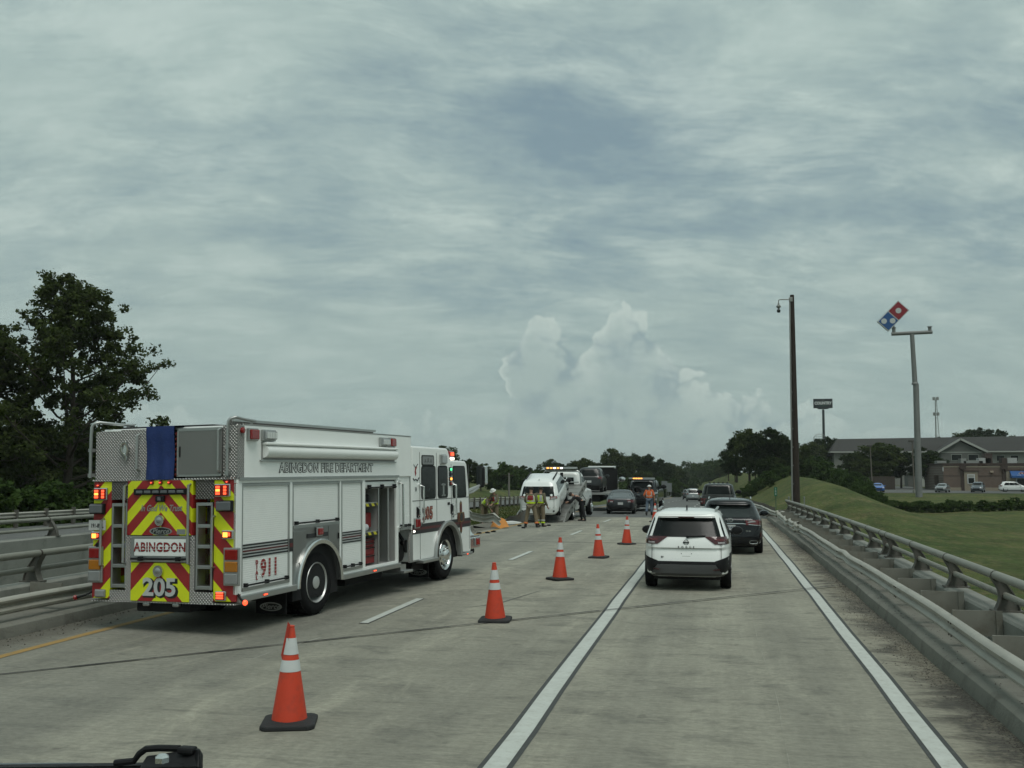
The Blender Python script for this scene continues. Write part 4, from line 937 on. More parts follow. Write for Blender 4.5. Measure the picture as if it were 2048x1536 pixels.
fbox('door_trim', SATIN, -.99, -.22, RY - .02, RY - .014, 2.965, 3.005); fbox('door_trim', SATIN, -.99, -.965, RY - .02, RY - .014, 2.3, 3.0); fbox('door_trim', SATIN, -.99, -.22, RY - .02, RY - .014, 2.295, 2.325)
fbox('door_slot', BLACK, -.955, -.93, RY - .022, RY - .014, 2.58, 2.74, .008); fbox('corner_plate', DPLATE, -.215, S - .005, RY + .01, -1.95, 2.27, 3.03)
b = MB(); b.tube([(-1.90, RY - .02, 2.62), (-1.83, RY - .06, 2.72), (-1.86, RY - .08, 2.82), (-1.95, RY - .06, 2.80), (-1.97, RY - .05, 2.70), (-1.90, RY - .03, 2.62), (-1.90, RY - .02, 2.55)], .022, 8); b.lathe([(.07, -.05), (.07, .0)], 14, (-1.92, RY, 2.72), 'y'); b.build('hook_fitting', CHROME, FE, smooth=True)
b = MB(); b.tube([(-1.66, RY - .02, 2.40), (-1.66, RY - .08, 2.42), (-1.66, RY - .08, 2.92), (-1.66, RY - .02, 2.94)], .022, 8); b.build('grab_rail', SATIN, FE, smooth=True)
b = MB(); b.tube([(-.245, RY - .02, 2.36), (-.245, RY - .07, 2.38), (-.245, RY - .07, 2.96), (-.245, RY - .02, 2.98)], .018, 8); b.build('grab_rail', SATIN, FE, smooth=True)
for xo, sg in ((-2.535, 1), (-.10, 1)):
    b = MB(); b.tube([(xo, RY - .05, 2.30), (xo, RY - .05, 2.9), (xo + .01, RY - .05, 3.07), (xo + .03, RY - .04, 3.12), (xo + .09, RY + .02, 3.145), (xo + .24 if xo < -1 else xo + .10, RY + .26, 3.12), (xo + .34 if xo < -1 else xo + .10, RY + .50, 3.11)], .022, 10)
    b.tube([(xo + .3 if xo < -1 else xo + .10, RY + .40, 3.13), (xo + .3 if xo < -1 else xo + .10, RY + .42, 3.03)], .018, 8)
    for z in (2.34, 2.72): b.box(xo - .03, xo + .03, RY - .07, RY + .02, z - .025, z + .025)
    b.build('roof_handrail', SATIN, FE, smooth=True)
# ================================================================== passenger vehicles
SCP = 7.0
class Car:
    """body lofted over heights; each level (z, half width, rear y, front y). rear of the car towards -y, y = 0 at the rear bumper"""
    def __init__(s, levels, n=SCP):
        s.L = levels; s.n = n
    def at(s, z):
        L = s.L; z = min(max(z, L[0][0]), L[-1][0])
        for a, b in zip(L[:-1], L[1:]):
            if z <= b[0]:
                t = (z - a[0]) / max(1e-6, b[0] - a[0]); return [lerp(a[i], b[i], t) for i in (1, 2, 3)]
        return L[-1][1:]
    def rear(s, x, z, off=0.):
        w, yr, yf = s.at(z); q = min(.999, abs(x / w)); hl = (yf - yr) / 2
        return Vector((x, (yr + yf) / 2 - hl * (1 - q ** s.n) ** (1 / s.n) - off, z))
    def front(s, x, z, off=0.):
        w, yr, yf = s.at(z); q = min(.999, abs(x / w)); hl = (yf - yr) / 2
        return Vector((x, (yr + yf) / 2 + hl * (1 - q ** s.n) ** (1 / s.n) + off, z))
    def side(s, y, z, sg, off=0.):
        w, yr, yf = s.at(z); q = min(.999, abs((y - (yr + yf) / 2) / ((yf - yr) / 2)))
        return Vector((sg * (w * (1 - q ** s.n) ** (1 / s.n) + off), y, z))
    def ring(s, z, N=56):
        w, yr, yf = s.at(z); c, hl = (yr + yf) / 2, (yf - yr) / 2; out = []
        for i in range(N):
            a = 2 * math.pi * (i + .5) / N; ca, sa = math.cos(a), math.sin(a)
            # even sampling on the squarish outline: intersect with a blend of box and circle directions
            e = (abs(ca) ** s.n + abs(sa) ** s.n) ** (-1 / s.n)
            out.append((w * ca * e, c + hl * sa * e, z))
        return out
    def shell(s, extra=(), sub=3):
        zs = []
        for a, b in zip(s.L[:-1], s.L[1:]):
            k = max(1, min(sub, int((b[0] - a[0]) / .04))); zs += [lerp(a[0], b[0], i / k) for i in range(k)]
        zs.append(s.L[-1][0]); mb = MB(); N = 56; vs = []
        for z in zs: vs += s.ring(z, N)
        fs = [(i * N + j, i * N + (j + 1) % N, (i + 1) * N + (j + 1) % N, (i + 1) * N + j) for i in range(len(zs) - 1) for j in range(N)]
        fs += [tuple(range(N - 1, -1, -1))]
        # crowned roof
        top = s.L[-1]; w, yr, yf = s.at(top[0]); c = (yr + yf) / 2; o = len(vs)
        for f, h in ((.82, .018), (.5, .030), (.15, .034)):
            vs += [(x * f, c + (y - c) * f, z + h) for x, y, z in s.ring(top[0], N)]
        b0 = (len(zs) - 1) * N
        for k in range(3):
            lo = b0 + k * N
            fs += [(lo + j, lo + (j + 1) % N, lo + N + (j + 1) % N, lo + N + j) for j in range(N)]
        fs.append(tuple(range(b0 + 3 * N, b0 + 4 * N)))
        mb.add(vs, fs); return mb
    def patch(s, face, quad, off=.006, nu=8, nv=5, sg=1, th=None):
        """quad: 4 corners (a,z) -- a = x on rear/front, y on side -- lower-left, lower-right, upper-right, upper-left"""
        mb = MB(); q = quad
        def P(u, v, o):
            a = lerp(lerp(q[0][0], q[1][0], u), lerp(q[3][0], q[2][0], u), v); z = lerp(lerp(q[0][1], q[1][1], u), lerp(q[3][1], q[2][1], u), v)
            return s.side(a, z, sg, o) if face == 'side' else (s.rear(a, z, o) if face == 'rear' else s.front(a, z, o))
        us, vs_ = lin(0, 1, nu), lin(0, 1, nv)
        mb.grid(lambda u, v: P(u, v, off), us, vs_)
        lo = -.012
        mb.grid(lambda u, k: P(u, 0, k), us, [lo, off]); mb.grid(lambda u, k: P(u, 1, k), us, [lo, off])
        mb.grid(lambda v, k: P(0, v, k), vs_, [lo, off]); mb.grid(lambda v, k: P(1, v, k), vs_, [lo, off])
        return mb
    def part(s, name, m, parent, face, quad, off=.006, sg=1, nu=8, nv=5):
        return s.patch(face, quad, off, nu, nv, sg).build(name, m, parent, smooth=True)
def tyre(parent, x, y, r, w, sg, rimm=SATIN, spokes=10, dark=BLACK):
    """car wheel; x = outer face, sg = side"""
    b = MB(); b.lathe([(r * .62, -w), (r * .93, -w), (r, -w * .86), (r, -w * .14), (r * .93, 0), (r * .70, .0), (r * .64, -.02)], 28, (x, y, r), 'x', caps=False) if sg > 0 else b.lathe([(r * .62, w), (r * .93, w), (r, w * .86), (r, w * .14), (r * .93, 0), (r * .70, 0), (r * .64, .02)], 28, (x, y, r), 'x', caps=False)
    t = b.build('wheel', RUBBER, parent, smooth=True)
    d = MB(); d.lathe([(r * .63, -.05 * sg), (.01, -.05 * sg)], 24, (x, y, r), 'x', caps=False); d.build('wheel_disc', dark, t)
    d = MB()
    d.lathe([(r * .66, -.03 * sg), (r * .67, -.004 * sg), (r * .61, -.012 * sg), (r * .60, -.05 * sg)], 24, (x, y, r), 'x', caps=False)
    for i in range(spokes):
        a = 2 * math.pi * i / spokes; d.bar((x - .02 * sg, y, r), (x - .015 * sg, y + r * .62 * math.cos(a), r + r * .62 * math.sin(a)), .03, .045, up=(1, 0, 0))
    d.build('rim', rimm, t, smooth=True); return t
def arches(car, parent, ys, r, zc, m=BLACK, sgs=(1, -1)):
    for yc in ys:
        for sg in sgs:
            b = MB(); n = 18; vs = []
            for i in range(n + 1):
                a = math.pi * i / n - .0
                vs.append(car.side(yc + r * math.cos(a), max(zc + r * math.sin(a), car.L[0][0]), sg, .004))
            vs.append(car.side(yc, car.L[0][0], sg, .004)); b.add(vs, [(i, i + 1, n + 1) for i in range(n)])
            b.build('wheel_arch', DARK, parent)
def simple_glass(car, parent, zb, zt, yA, yB, m=GLASS, rearx=None, rz=None, pillars=(), front=True, backq=None):
    """side windows between yA(z) and yB(z) split at pillars"""
    cuts = [0.] + list(pillars) + [1.]
    for sg in (1, -1):
        for a, b in zip(cuts[:-1], cuts[1:]):
            g0, g1 = .012, .012
            q = [(lerp(yA[0], yB[0], a) + g0, zb), (lerp(yA[0], yB[0], b) - g1, zb), (lerp(yA[1], yB[1], b) - g1, zt), (lerp(yA[1], yB[1], a) + g0, zt)]
            car.part('side_window', m, parent, 'side', q, .004, sg)
def mirrors(car, parent, y, z, m=BLACK, s=1., paint=None):
    for sg in (1, -1):
        p = car.side(y, z, sg); b = MB()
        b.lathe([(.02, -.09), (.085, -.07), (.10, 0.), (.09, .06), (.04, .09)], 14, (0, 0, 0), 'y')
        b.v = [(p.x + sg * .15 * s + v[0] * 1.35 * s, p.y + v[1] * .9 * s, p.z + .06 * s + v[2] * .95 * s) for v in b.v]
        b.tube([(p.x - sg * .02, p.y, p.z + .0), (p.x + sg * .10 * s, p.y, p.z + .03)], .03 * s, 8)
        o = b.build('door_mirror', paint or m, parent, smooth=True)
def rear_text(car, parent, s, size, x, z, m, **k):
    p = car.rear(x, z, .008); return text(s, size, m, parent, p, (1, 0, 0), (0, 0, 1), .006, **k)

TAILR = mat('tail_lamp_red', (.10, .008, .010), .10, var=.15, vscale=9, coat=.6)
TAILD = mat('tail_lamp_dark', (.055, .008, .010), .08, var=.1, coat=.6)
TAILC = mat('tail_lamp_clear', (.34, .33, .33), .12, var=.2, vscale=12, coat=.5)
GAP = mat('car_gap', (.03, .03, .03), .7, var=0)
def paint(name, c, rough=.25, metal=0., coat=.6): return mat(name, c, rough, metal=metal, var=.03, vscale=1., coat=coat)
PLATEM = mat('licence_plate_white', (.48, .49, .48), .5, var=.1, vscale=20)

# ---------------------------------------------------------------- white compact SUV just ahead
PW = paint('suv_white', (.83, .845, .82))
RG = thing('compact_suv', 'white compact SUV with black lower bumper, nearest car ahead in the right lane', 'car', (-.60, 19.9, zr(21)), R(-1)); RG.scale = (.94, .96, .955)
c = Car([(.30, .82, .10, 4.45), (.36, .885, .015, 4.52), (.52, .915, .0, 4.58), (.66, .925, .025, 4.60), (.78, .925, .055, 4.58), (.865, .923, .085, 4.55), (.895, .922, .048, 4.53), (.93, .920, .055, 4.50), (1.00, .912, .075, 4.30), (1.06, .90, .10, 3.55), (1.12, .885, .13, 3.38), (1.35, .80, .31, 3.02), (1.50, .735, .42, 2.75), (1.575, .69, .45, 2.52), (1.61, .63, .52, 2.30), (1.63, .55, .62, 2.15)])
c.shell().build('body', PW, RG, smooth=True)
c.part('rear_window', GLASS, RG, 'rear', [(-.825, 1.115), (.825, 1.115), (.70, 1.50), (-.70, 1.50)], .008, nu=14)
b = MB(); b.grid(lambda x, k: c.rear(x, 1.53 + .02 * k, .12 if k == 0 else (.10 if k > 0 else .02)), lin(-.60, .60, 12), [-1, 0, 1, 1.8]); b.build('roof_spoiler', PW, RG, smooth=True)
b = MB(); b.box(-.17, .17, .33, .36, 1.495, 1.515); b.build('brake_light', TAILD, RG)
for sg in (1, -1):
    q = [(sg * .60, .968), (sg * .915, .965), (sg * .882, 1.125), (sg * .38, 1.125)]
    c.part('tail_lamp', TAILD, RG, 'rear', q, .012, nu=12); 
    c.part('tail_lamp_bar', TAILR, RG, 'rear', [(sg * .62, 1.045), (sg * .905, 1.035), (sg * .89, 1.075), (sg * .58, 1.085)], .016, nu=12)
    c.part('reverse_lamp', TAILC, RG, 'rear', [(sg * .66, .985), (sg * .80, .985), (sg * .80, 1.015), (sg * .66, 1.015)], .017)
    c.part('tailgate_gap', GAP, RG, 'rear', [(sg * .722, .62), (sg * .728, .62), (sg * .728, 1.06), (sg * .722, 1.06)], .003)
    c.part('bumper_corner', BLACK, RG, 'rear', [(sg * .55, .315), (sg * .865, .325), (sg * .898, .72), (sg * .60, .63)], .012, nu=12)
    c.part('reflector', mat('dark_reflector', (.05, .008, .01), .3, var=0), RG, 'rear', [(sg * .56, .445), (sg * .70, .455), (sg * .68, .475), (sg * .56, .465)], .05)
    c.part('wheel_trim', BLACK, RG, 'side', [(.35, .32), (1.30, .32), (1.15, .76), (.5, .76)], .010, sg)
    b = MB(); b.bar((sg * .62, .75, 1.655), (sg * .64, 2.25, 1.66), .05, .035); b.build('roof_rail', SATIN, RG, bevel=.01)
c.part('bumper', BLACK, RG, 'rear', [(-.74, .40), (.74, .40), (.62, .62), (-.62, .62)], .018, nu=14)
c.part('bumper_skid', mat('skid_grey', (.062, .063, .064), .5, var=.1), RG, 'rear', [(-.78, .315), (.78, .315), (.60, .555), (-.60, .555)], .035, nu=14)
b = MB(); b.box(-.60, .60, .10, .16, .30, .325); b.build('skid_lip', SATIN, RG)
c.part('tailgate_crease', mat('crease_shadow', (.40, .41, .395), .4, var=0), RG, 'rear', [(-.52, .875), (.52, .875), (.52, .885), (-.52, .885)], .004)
b = MB(); p = c.rear(0, 1.005, .008); b.lathe([(.055, 0), (.055, -.008), (.045, -.010), (.045, 0)], 24, p, 'y', caps=False); b.box(-.062, .062, p.y - .012, p.y, 1.005 - .013, 1.005 + .013); b.build('badge_ring', BLACK, RG)
text('NISSAN', .020, SATIN, RG, (0, p.y - .014, 1.005), XX, ZX, .002, .0005)
rear_text(c, RG, 'ROGUE', .062, 0, .905, BLACK, bold=.001, space=2.4, sx=.9); rear_text(c, RG, 'SV', .05, -.50, .70, BLACK, bold=.002)
b = MB(); p = c.rear(0, .76, .004); b.prism([(-.10 , .70), (.10, .70), (.085, .725), (-.085, .725)], p.y - .006, p.y + .01, 'y'); b.build('tailgate_handle', BLACK, RG)
for xx in (-.10, .11): 
    b = MB(); p = c.rear(xx, .775, .004); b.lathe([(.009, 0), (.009, -.006)], 8, p, 'y'); b.build('plate_bolt', BLACK, RG)
b = MB(); p = c.rear(.03, 1.115, .02); b.bar((.02, p.y - .01, 1.118), (.40, c.rear(.4, 1.14, .02).y, 1.135), .02, .03); b.lathe([(.03, -.03), (.025, .0)], 10, (.03, p.y, 1.118), 'y'); b.build('rear_wiper', BLACK, RG)
b = MB(); b.prism([(.60, 1.655), (.80, 1.655), (.75, 1.70), (.69, 1.755)], -.014, .014, 'x'); b.build('antenna_fin', BLACK, RG, bevel=.006)
simple_glass(c, RG, 1.09, 1.50, (.72, 1.00), (3.30, 2.80), pillars=(.28, .62))
mirrors(c, RG, 3.10, 1.02, BLACK, 1.05); arches(c, RG, (.87, 3.60), .39, .345)
for yy in (.87, 3.60):
    for sg in (1, -1): tyre(RG, sg * .915, yy, .345, .235, sg)
b = MB(); b.box(-.7, .7, .3, 4.2, .22, .34); b.tube([(-.75, .87, .33), (.75, .87, .33)], .05, 8); b.build('underbody', DARK, RG)

# ---------------------------------------------------------------- black luxury crossover ahead of it
PB = mat('crossover_black', (.009, .010, .012), .16, var=.03, coat=.25, spec=.3)
LX = thing('crossover', 'glossy black crossover with pale tail lamps, half hidden behind the white SUV', 'car', (.38, 29.0, zr(30)), R(-1)); LX.scale = (.98, 1., .925)
c = Car([(.28, .84, .10, 4.7), (.36, .91, .02, 4.78), (.55, .945, .0, 4.84), (.70, .948, .02, 4.86), (.86, .945, .05, 4.80), (.98, .935, .07, 4.6), (1.06, .915, .08, 3.75), (1.13, .885, .14, 3.55), (1.36, .80, .45, 3.15), (1.54, .715, .62, 2.85), (1.62, .66, .66, 2.65), (1.66, .58, .74, 2.45), (1.68, .48, .88, 2.3)])
c.shell().build('body', PB, LX, smooth=True)
c.part('rear_window', GLASSG, LX, 'rear', [(-.74, 1.15), (.74, 1.15), (.61, 1.50), (-.61, 1.50)], .008)
b = MB(); b.grid(lambda x, k: c.rear(x, 1.56 + .02 * k, .14 if k == 0 else (.11 if k > 0 else .02)), lin(-.62, .62, 12), [-1, 0, 1, 2]); b.build('roof_spoiler', PB, LX, smooth=True)
b = MB(); b.grid(lambda x, y: (x, y, 1.695 - .03 * (x / .5) ** 2), lin(-.42, .42, 8), lin(1.0, 2.3, 6)); b.build('glass_roof', GLASSG, LX, smooth=True)
for sg in (1, -1):
    c.part('tail_lamp', TAILR, LX, 'rear', [(sg * .40, .965), (sg * .93, .90), (sg * .91, 1.085), (sg * .62, 1.075)], .012, nu=12)
    c.part('tail_lamp_clear', TAILC, LX, 'rear', [(sg * .44, .99), (sg * .74, 1.015), (sg * .70, 1.06), (sg * .60, 1.05)], .018, nu=10)
    c.part('lamp_chrome', CHROME, LX, 'rear', [(sg * .38, .955), (sg * .93, .885), (sg * .93, .90), (sg * .38, .972)], .016, nu=12)
    c.part('tail_lamp', TAILR, LX, 'side', [(.02, .92), (.38, .98), (.30, 1.06), (.05, 1.07)], .010, sg)
    b = MB(); n = 16; pts = [(sg * .66 + .115 * math.copysign(abs(math.cos(2 * math.pi * i / n)) ** .6, math.cos(2 * math.pi * i / n)), .02, .40 + .048 * math.copysign(abs(math.sin(2 * math.pi * i / n)) ** .8, math.sin(2 * math.pi * i / n))) for i in range(n + 1)]
    b.tube([(x, c.rear(x, z).y - .012, z) for x, _, z in pts], .010, 6, caps=False); b.build('exhaust_trim', CHROME, LX, smooth=True)
    c.part('reflector', TAILR, LX, 'rear', [(sg * .86, .52), (sg * .89, .52), (sg * .90, .68), (sg * .87, .68)], .008)
    b = MB(); b.bar((sg * .62, .95, 1.70), (sg * .64, 2.5, 1.71), .035, .04); b.build('roof_rail', CHROME, LX, bevel=.01)
c.part('chrome_bar', CHROME, LX, 'rear', [(-.40, .955), (.40, .955), (.40, .975), (-.40, .975)], .014)
p = c.rear(0, 1.065, .012); b = MB(); b.tube([(.082 * math.cos(2 * math.pi * i / 20), p.y, 1.065 + .058 * math.sin(2 * math.pi * i / 20)) for i in range(21)], .008, 6, caps=False); b.tube([(.02, p.y, 1.105), (-.045, p.y, 1.04), (.05, p.y, 1.04)], .008, 6); b.build('badge', CHROME, LX, smooth=True)
b = MB(); p = c.rear(0, .84, .014); b.box(-.155, .155, p.y - .004, p.y, .765, .925); o = b.build('licence_plate', PLATEM, LX)
text('URD-JK70', .075, mat('plate_blue', (.03, .05, .12), .5), o, (0, p.y - .006, .845), XX, ZX, .002, .002, sx=.85)
rear_text(c, LX, 'RX 350', .045, .52, .74, CHROME, bold=.001)
c.part('lower_valance', BLACK, LX, 'rear', [(-.80, .30), (.80, .30), (.84, .44), (-.84, .44)], .010, nu=12)
b = MB(); b.prism([(.85, 1.70), (1.03, 1.70), (.98, 1.735), (.93, 1.77)], -.014, .014, 'x'); b.build('antenna_fin', PB, LX, bevel=.006)
simple_glass(c, LX, 1.13, 1.54, (.85, 1.15), (3.5, 2.9), pillars=(.28, .62), m=GLASSG); mirrors(c, LX, 3.3, 1.07, PB, 1.15)
arches(c, LX, (.98, 3.77), .41, .36)
for yy in (.98, 3.77):
    for sg in (1, -1): tyre(LX, sg * .935, yy, .36, .245, sg)
b = MB(); b.box(-.7, .7, .3, 4.4, .22, .33); b.build('underbody', DARK, LX)

# ---------------------------------------------------------------- dark pickup with roof lamps
def pickup(label, loc, rz, m, lamps=True, name='pickup_truck'):
    t = thing(name, label, 'truck', loc, rz); w = 1.0
    bed = Car([(.50, .93, .05, 5.8), (.58, .98, .0, 5.85), (.90, 1.0, .02, 5.88), (1.16, .995, .03, 5.85), (1.24, .97, .05, 5.75)], 9)
    bed.shell().build('body', m, t, smooth=True)
    cab = Car([(1.18, .96, 1.75, 5.0), (1.30, .94, 1.80, 4.75), (1.45, .90, 1.84, 4.55), (1.84, .80, 2.0, 4.0), (1.91, .74, 2.06, 3.85), (1.94, .66, 2.15, 3.7)], 8)
    cab.shell().build('cab', m, t, smooth=True)
    cab.part('rear_window', GLASS, t, 'rear', [(-.78, 1.36), (.78, 1.36), (.70, 1.82), (-.70, 1.82)], .008)
    simple_glass(cab, t, 1.34, 1.80, (1.95, 2.15), (4.5, 4.05), pillars=(.5,)); mirrors(cab, t, 4.2, 1.36, BLACK, 1.3)
    b = MB(); b.box(-.86, .86, .10, 1.74, 1.238, 1.262); b.build('bed_floor', DARK, t)
    bed.part('tailgate', m, t, 'rear', [(-.80, .72), (.80, .72), (.80, 1.20), (-.80, 1.20)], .012)
    for sg in (1, -1):
        bed.part('tail_lamp', TAILR, t, 'rear', [(sg * .83, .82), (sg * .985, .82), (sg * .98, 1.16), (sg * .83, 1.16)], .014); bed.part('reverse_lamp', TAILC, t, 'rear', [(sg * .84, .93), (sg * .97, .93), (sg * .97, 1.0), (sg * .84, 1.0)], .018)
        bed.part('tail_lamp', TAILR, t, 'side', [(.02, .84), (.16, .84), (.16, 1.15), (.03, 1.15)], .010, sg)
        for yy in (1.25, 4.85): tyre(t, sg * .99, yy, .41, .28, sg)
    arches(bed, t, (1.25, 4.85), .48, .46)
    b = MB(); b.box(-.98, .98, -.16, .05, .50, .70); b.build('rear_bumper', SATIN, t, bevel=.03)
    b = MB(); b.box(-.17, .17, -.165, -.16, .53, .67); b.build('licence_plate', PLATEM, t)
    if lamps:
        for k in range(5):
            b = MB(); b.lathe([(.07, 0), (.07, .03), (.045, .07), (.02, .085)], 12, (-.5 + .25 * k, 2.9, 1.965)); b.build('cab_lamp', BLACK, t, smooth=True)
    b = MB(); b.box(-.6, .6, .2, 5.2, .35, .52); b.build('underbody', DARK, t)
    return t
p = at(1436, 1010, 57.); pickup('dark olive pickup truck with five round lamps on its cab roof', (p.x, 55., zr(57)), R(-1), paint('pickup_olive', (.016, .018, .015), .25, coat=.2)).scale = (1., 1., .95)

# ---------------------------------------------------------------- plain cars
def generic(name, label, loc, rz, m, kind='sedan', plate=True, glass=GLASS, group=None, detail=True):
    t = thing(name, label, 'car', loc, rz, group)
    if kind == 'sedan':
        c = Car([(.24, .80, .10, 4.5), (.32, .86, .02, 4.58), (.50, .89, .0, 4.62), (.68, .895, .01, 4.60), (.86, .885, .04, 4.42), (.94, .87, .10, 4.05), (1.0, .85, .42, 3.45), (1.04, .83, .62, 3.30), (1.28, .70, 1.12, 2.75), (1.38, .62, 1.40, 2.45), (1.42, .54, 1.55, 2.3), (1.435, .45, 1.7, 2.2)])
        rw = [(-.70, 1.02), (.70, 1.02), (.55, 1.33), (-.55, 1.33)]; sw = (1.02, 1.34, (.95, 1.35), (3.25, 2.7)); tl = (.72, .90, .42); wy, wr, my = (.92, 3.62), .32, 3.05
    else:
        c = Car([(.28, .82, .10, 4.5), (.36, .89, .02, 4.6), (.55, .92, .0, 4.66), (.72, .925, .03, 4.66), (.90, .92, .06, 4.55), (1.0, .905, .08, 3.7), (1.08, .885, .12, 3.45), (1.35, .79, .36, 3.0), (1.54, .72, .50, 2.75), (1.62, .65, .55, 2.55), (1.66, .57, .65, 2.35), (1.68, .47, .8, 2.2)])
        rw = [(-.72, 1.12), (.72, 1.12), (.62, 1.52), (-.62, 1.52)]; sw = (1.08, 1.54, (.70, .95), (3.4, 2.85)); tl = (.90, 1.10, .60); wy, wr, my = (.92, 3.65), .36, 3.2
    c.shell(sub=2).build('body', m, t, smooth=True)
    c.part('rear_window', glass, t, 'rear', rw, .008); simple_glass(c, t, sw[0], sw[1], sw[2], sw[3], pillars=(.30, .62) if kind != 'sedan' else (.45,), m=glass)
    c.part('windshield', glass, t, 'front', [(-.70, sw[0] + .03), (.70, sw[0] + .03), (.58, sw[1] - .02), (-.58, sw[1] - .02)], .006)
    for sg in (1, -1):
        c.part('tail_lamp', TAILR, t, 'rear', [(sg * tl[2], tl[0] + .03), (sg * .88, tl[0]), (sg * .86, tl[1]), (sg * tl[2], tl[1] - .04)], .012, nu=10)
        c.part('headlamp', TAILC, t, 'front', [(sg * .50, .66), (sg * .86, .70), (sg * .84, .82), (sg * .50, .76)], .012, nu=10)
        for yy in wy: tyre(t, sg * (c.at(.5)[0] - .012), yy, wr, .22, sg, spokes=7)
    arches(c, t, wy, wr + .045, wr)
    c.part('lower_bumper', BLACK, t, 'rear', [(-.80, .30), (.80, .30), (.84, .44), (-.84, .44)], .008, nu=10); c.part('grille', BLACK, t, 'front', [(-.45, .42), (.45, .42), (.48, .66), (-.48, .66)], .008)
    if plate:
        b = MB(); p = c.rear(0, .74 if kind != 'sedan' else .66, .012); b.box(-.155, .155, p.y - .004, p.y + .01, p.z - .075, p.z + .075); b.build('licence_plate', PLATEM, t)
    mirrors(c, t, my, sw[0] - .04, m); b = MB(); b.box(-.65, .65, .3, 4.2, .18, .3); b.build('underbody', DARK, t)
    return t, c
p = at(1244, 1020, 61); t, c = generic('sedan', 'dark grey sedan stopped behind the tow trucks, beside the man in the orange vest', (p.x, 60.0, zr(61)), R(3), paint('sedan_grey', (.016, .018, .021), .25, coat=.15), glass=mat('pale_glass', (.10, .115, .12), .06, var=0, spec=.9))
for sg in (1, -1): c.part('reverse_lamp', TAILC, t, 'rear', [(sg * .46, .735), (sg * .62, .74), (sg * .62, .79), (sg * .46, .80)], .018)
p = at(1387, 995, 134); generic('suv', 'silver grey SUV driving away ahead of the dark pickup', (p.x, 132., zr(133)), R(2), paint('suv_silver', (.26, .27, .27), .25, .5), 'suv')
p = at(1375, 990, 165); generic('suv', 'dark SUV far ahead, left of the silver grey SUV', (p.x, 168., zr(168)), R(2), paint('suv_dark', (.03, .032, .036), .25), 'suv')
# parked cars by the brick restaurant
LOT = -1.44
for px, Yd, rz, nm, lab, m, kd in ((1756, 172, 176, 'sedan', 'bright blue car facing the road, left of the tall sign pole', paint('car_blue', (.03, .11, .36)), 'sedan'),
        (1885, 171, 158, 'sedan', 'silver sedan parked at the left end of the brick restaurant', paint('car_silver', (.22, .23, .235), .25, .5), 'sedan'),
        (1956, 172, 160, 'suv', 'grey hatchback SUV parked in front of the restaurant walk-up window', paint('car_grey', (.13, .15, .17), .25, .4), 'suv'),
        (2028, 176, 262, 'suv', 'white SUV parked sideways under the blue awning', paint('car_white', (.78, .79, .77)), 'suv')):
    p = at(px, 975, Yd); o, c = generic(nm, lab, (p.x, Yd, LOT), R(rz), m, kd)
    c0 = Vector((0, 2.3, 0)); c0.rotate(o.rotation_euler); o.location = Vector((p.x, Yd, LOT)) - c0
# far queue of oncoming traffic
cols = [(.6, .61, .6), (.05, .05, .055), (.35, .36, .37), (.55, .56, .55), (.10, .012, .012), (.30, .31, .32)]
def small_car(label, loc, rz, col, big=False):
    t = thing('car', label, 'car', loc, rz, 'cars queuing on the opposite road far ahead'); m = paint('far_paint_%d' % (cols.index(col)), col)
    c = Car([(.25, .82, .1, 4.5), (.45, .89, 0, 4.6), (.85, .89, .05, 4.45), (1.0, .86, .3, 3.5), (1.35, .70, .7, 2.8), (1.48, .6, .9, 2.5)]) if not big else Car([(.4, 1.1, .1, 8.), (.8, 1.2, 0, 8.2), (2.9, 1.2, .05, 8.), (3.0, 1.1, .2, 7.8)], 10)
    c.shell(sub=1).build('body', m, t, smooth=True)
    if big: c.part('windshield', GLASS, t, 'front', [(-1., 1.5), (1., 1.5), (1., 2.2), (-1., 2.2)], .01)
    else: c.part('windshield', GLASS, t, 'front', [(-.7, 1.03), (.7, 1.03), (.58, 1.38), (-.58, 1.38)], .008)
    simple_glass(c, t, 1.03, 1.4, (.8, 1.1), (3.3, 2.7)) if not big else None
    for sg in (1, -1):
        c.part('headlamp', LEDW if (int(loc[1]) % 3 == 0) else TAILC, t, 'front', [(sg * .55, .62), (sg * .8, .62), (sg * .8, .74), (sg * .55, .74)], .02)
        for yy in (.9, 3.6): 
            b = MB(); b.lathe([(.2, -.2 * sg), (.33, -.18 * sg), (.33, -.02 * sg), (.2, 0)], 14, (sg * (.89 if not big else 1.19), yy, .33), 'x'); b.build('wheel', RUBBER, t, smooth=True)
for k in range(13):
    y = 205 + k * 11.5 + (k * 37 % 5); lane = -22.2 if k % 2 else -26.
    small_car('distant %s car in the queue on the opposite road, %s' % (('white', 'black', 'silver', 'pale', 'dark red', 'grey')[k % 6], ('in the nearer lane' if k % 2 else 'in the farther lane')), (cx(y) + lane, y + 4.5, zr(y) - .01), math.pi + math.atan2(2 * (y - 150) / 5500, 1), cols[k % 6])
y = 300; t = small_car('distant white box truck in the queue on the opposite road', (cx(y) - 25.8, y, zr(y)), math.pi + .05, cols[0], True)
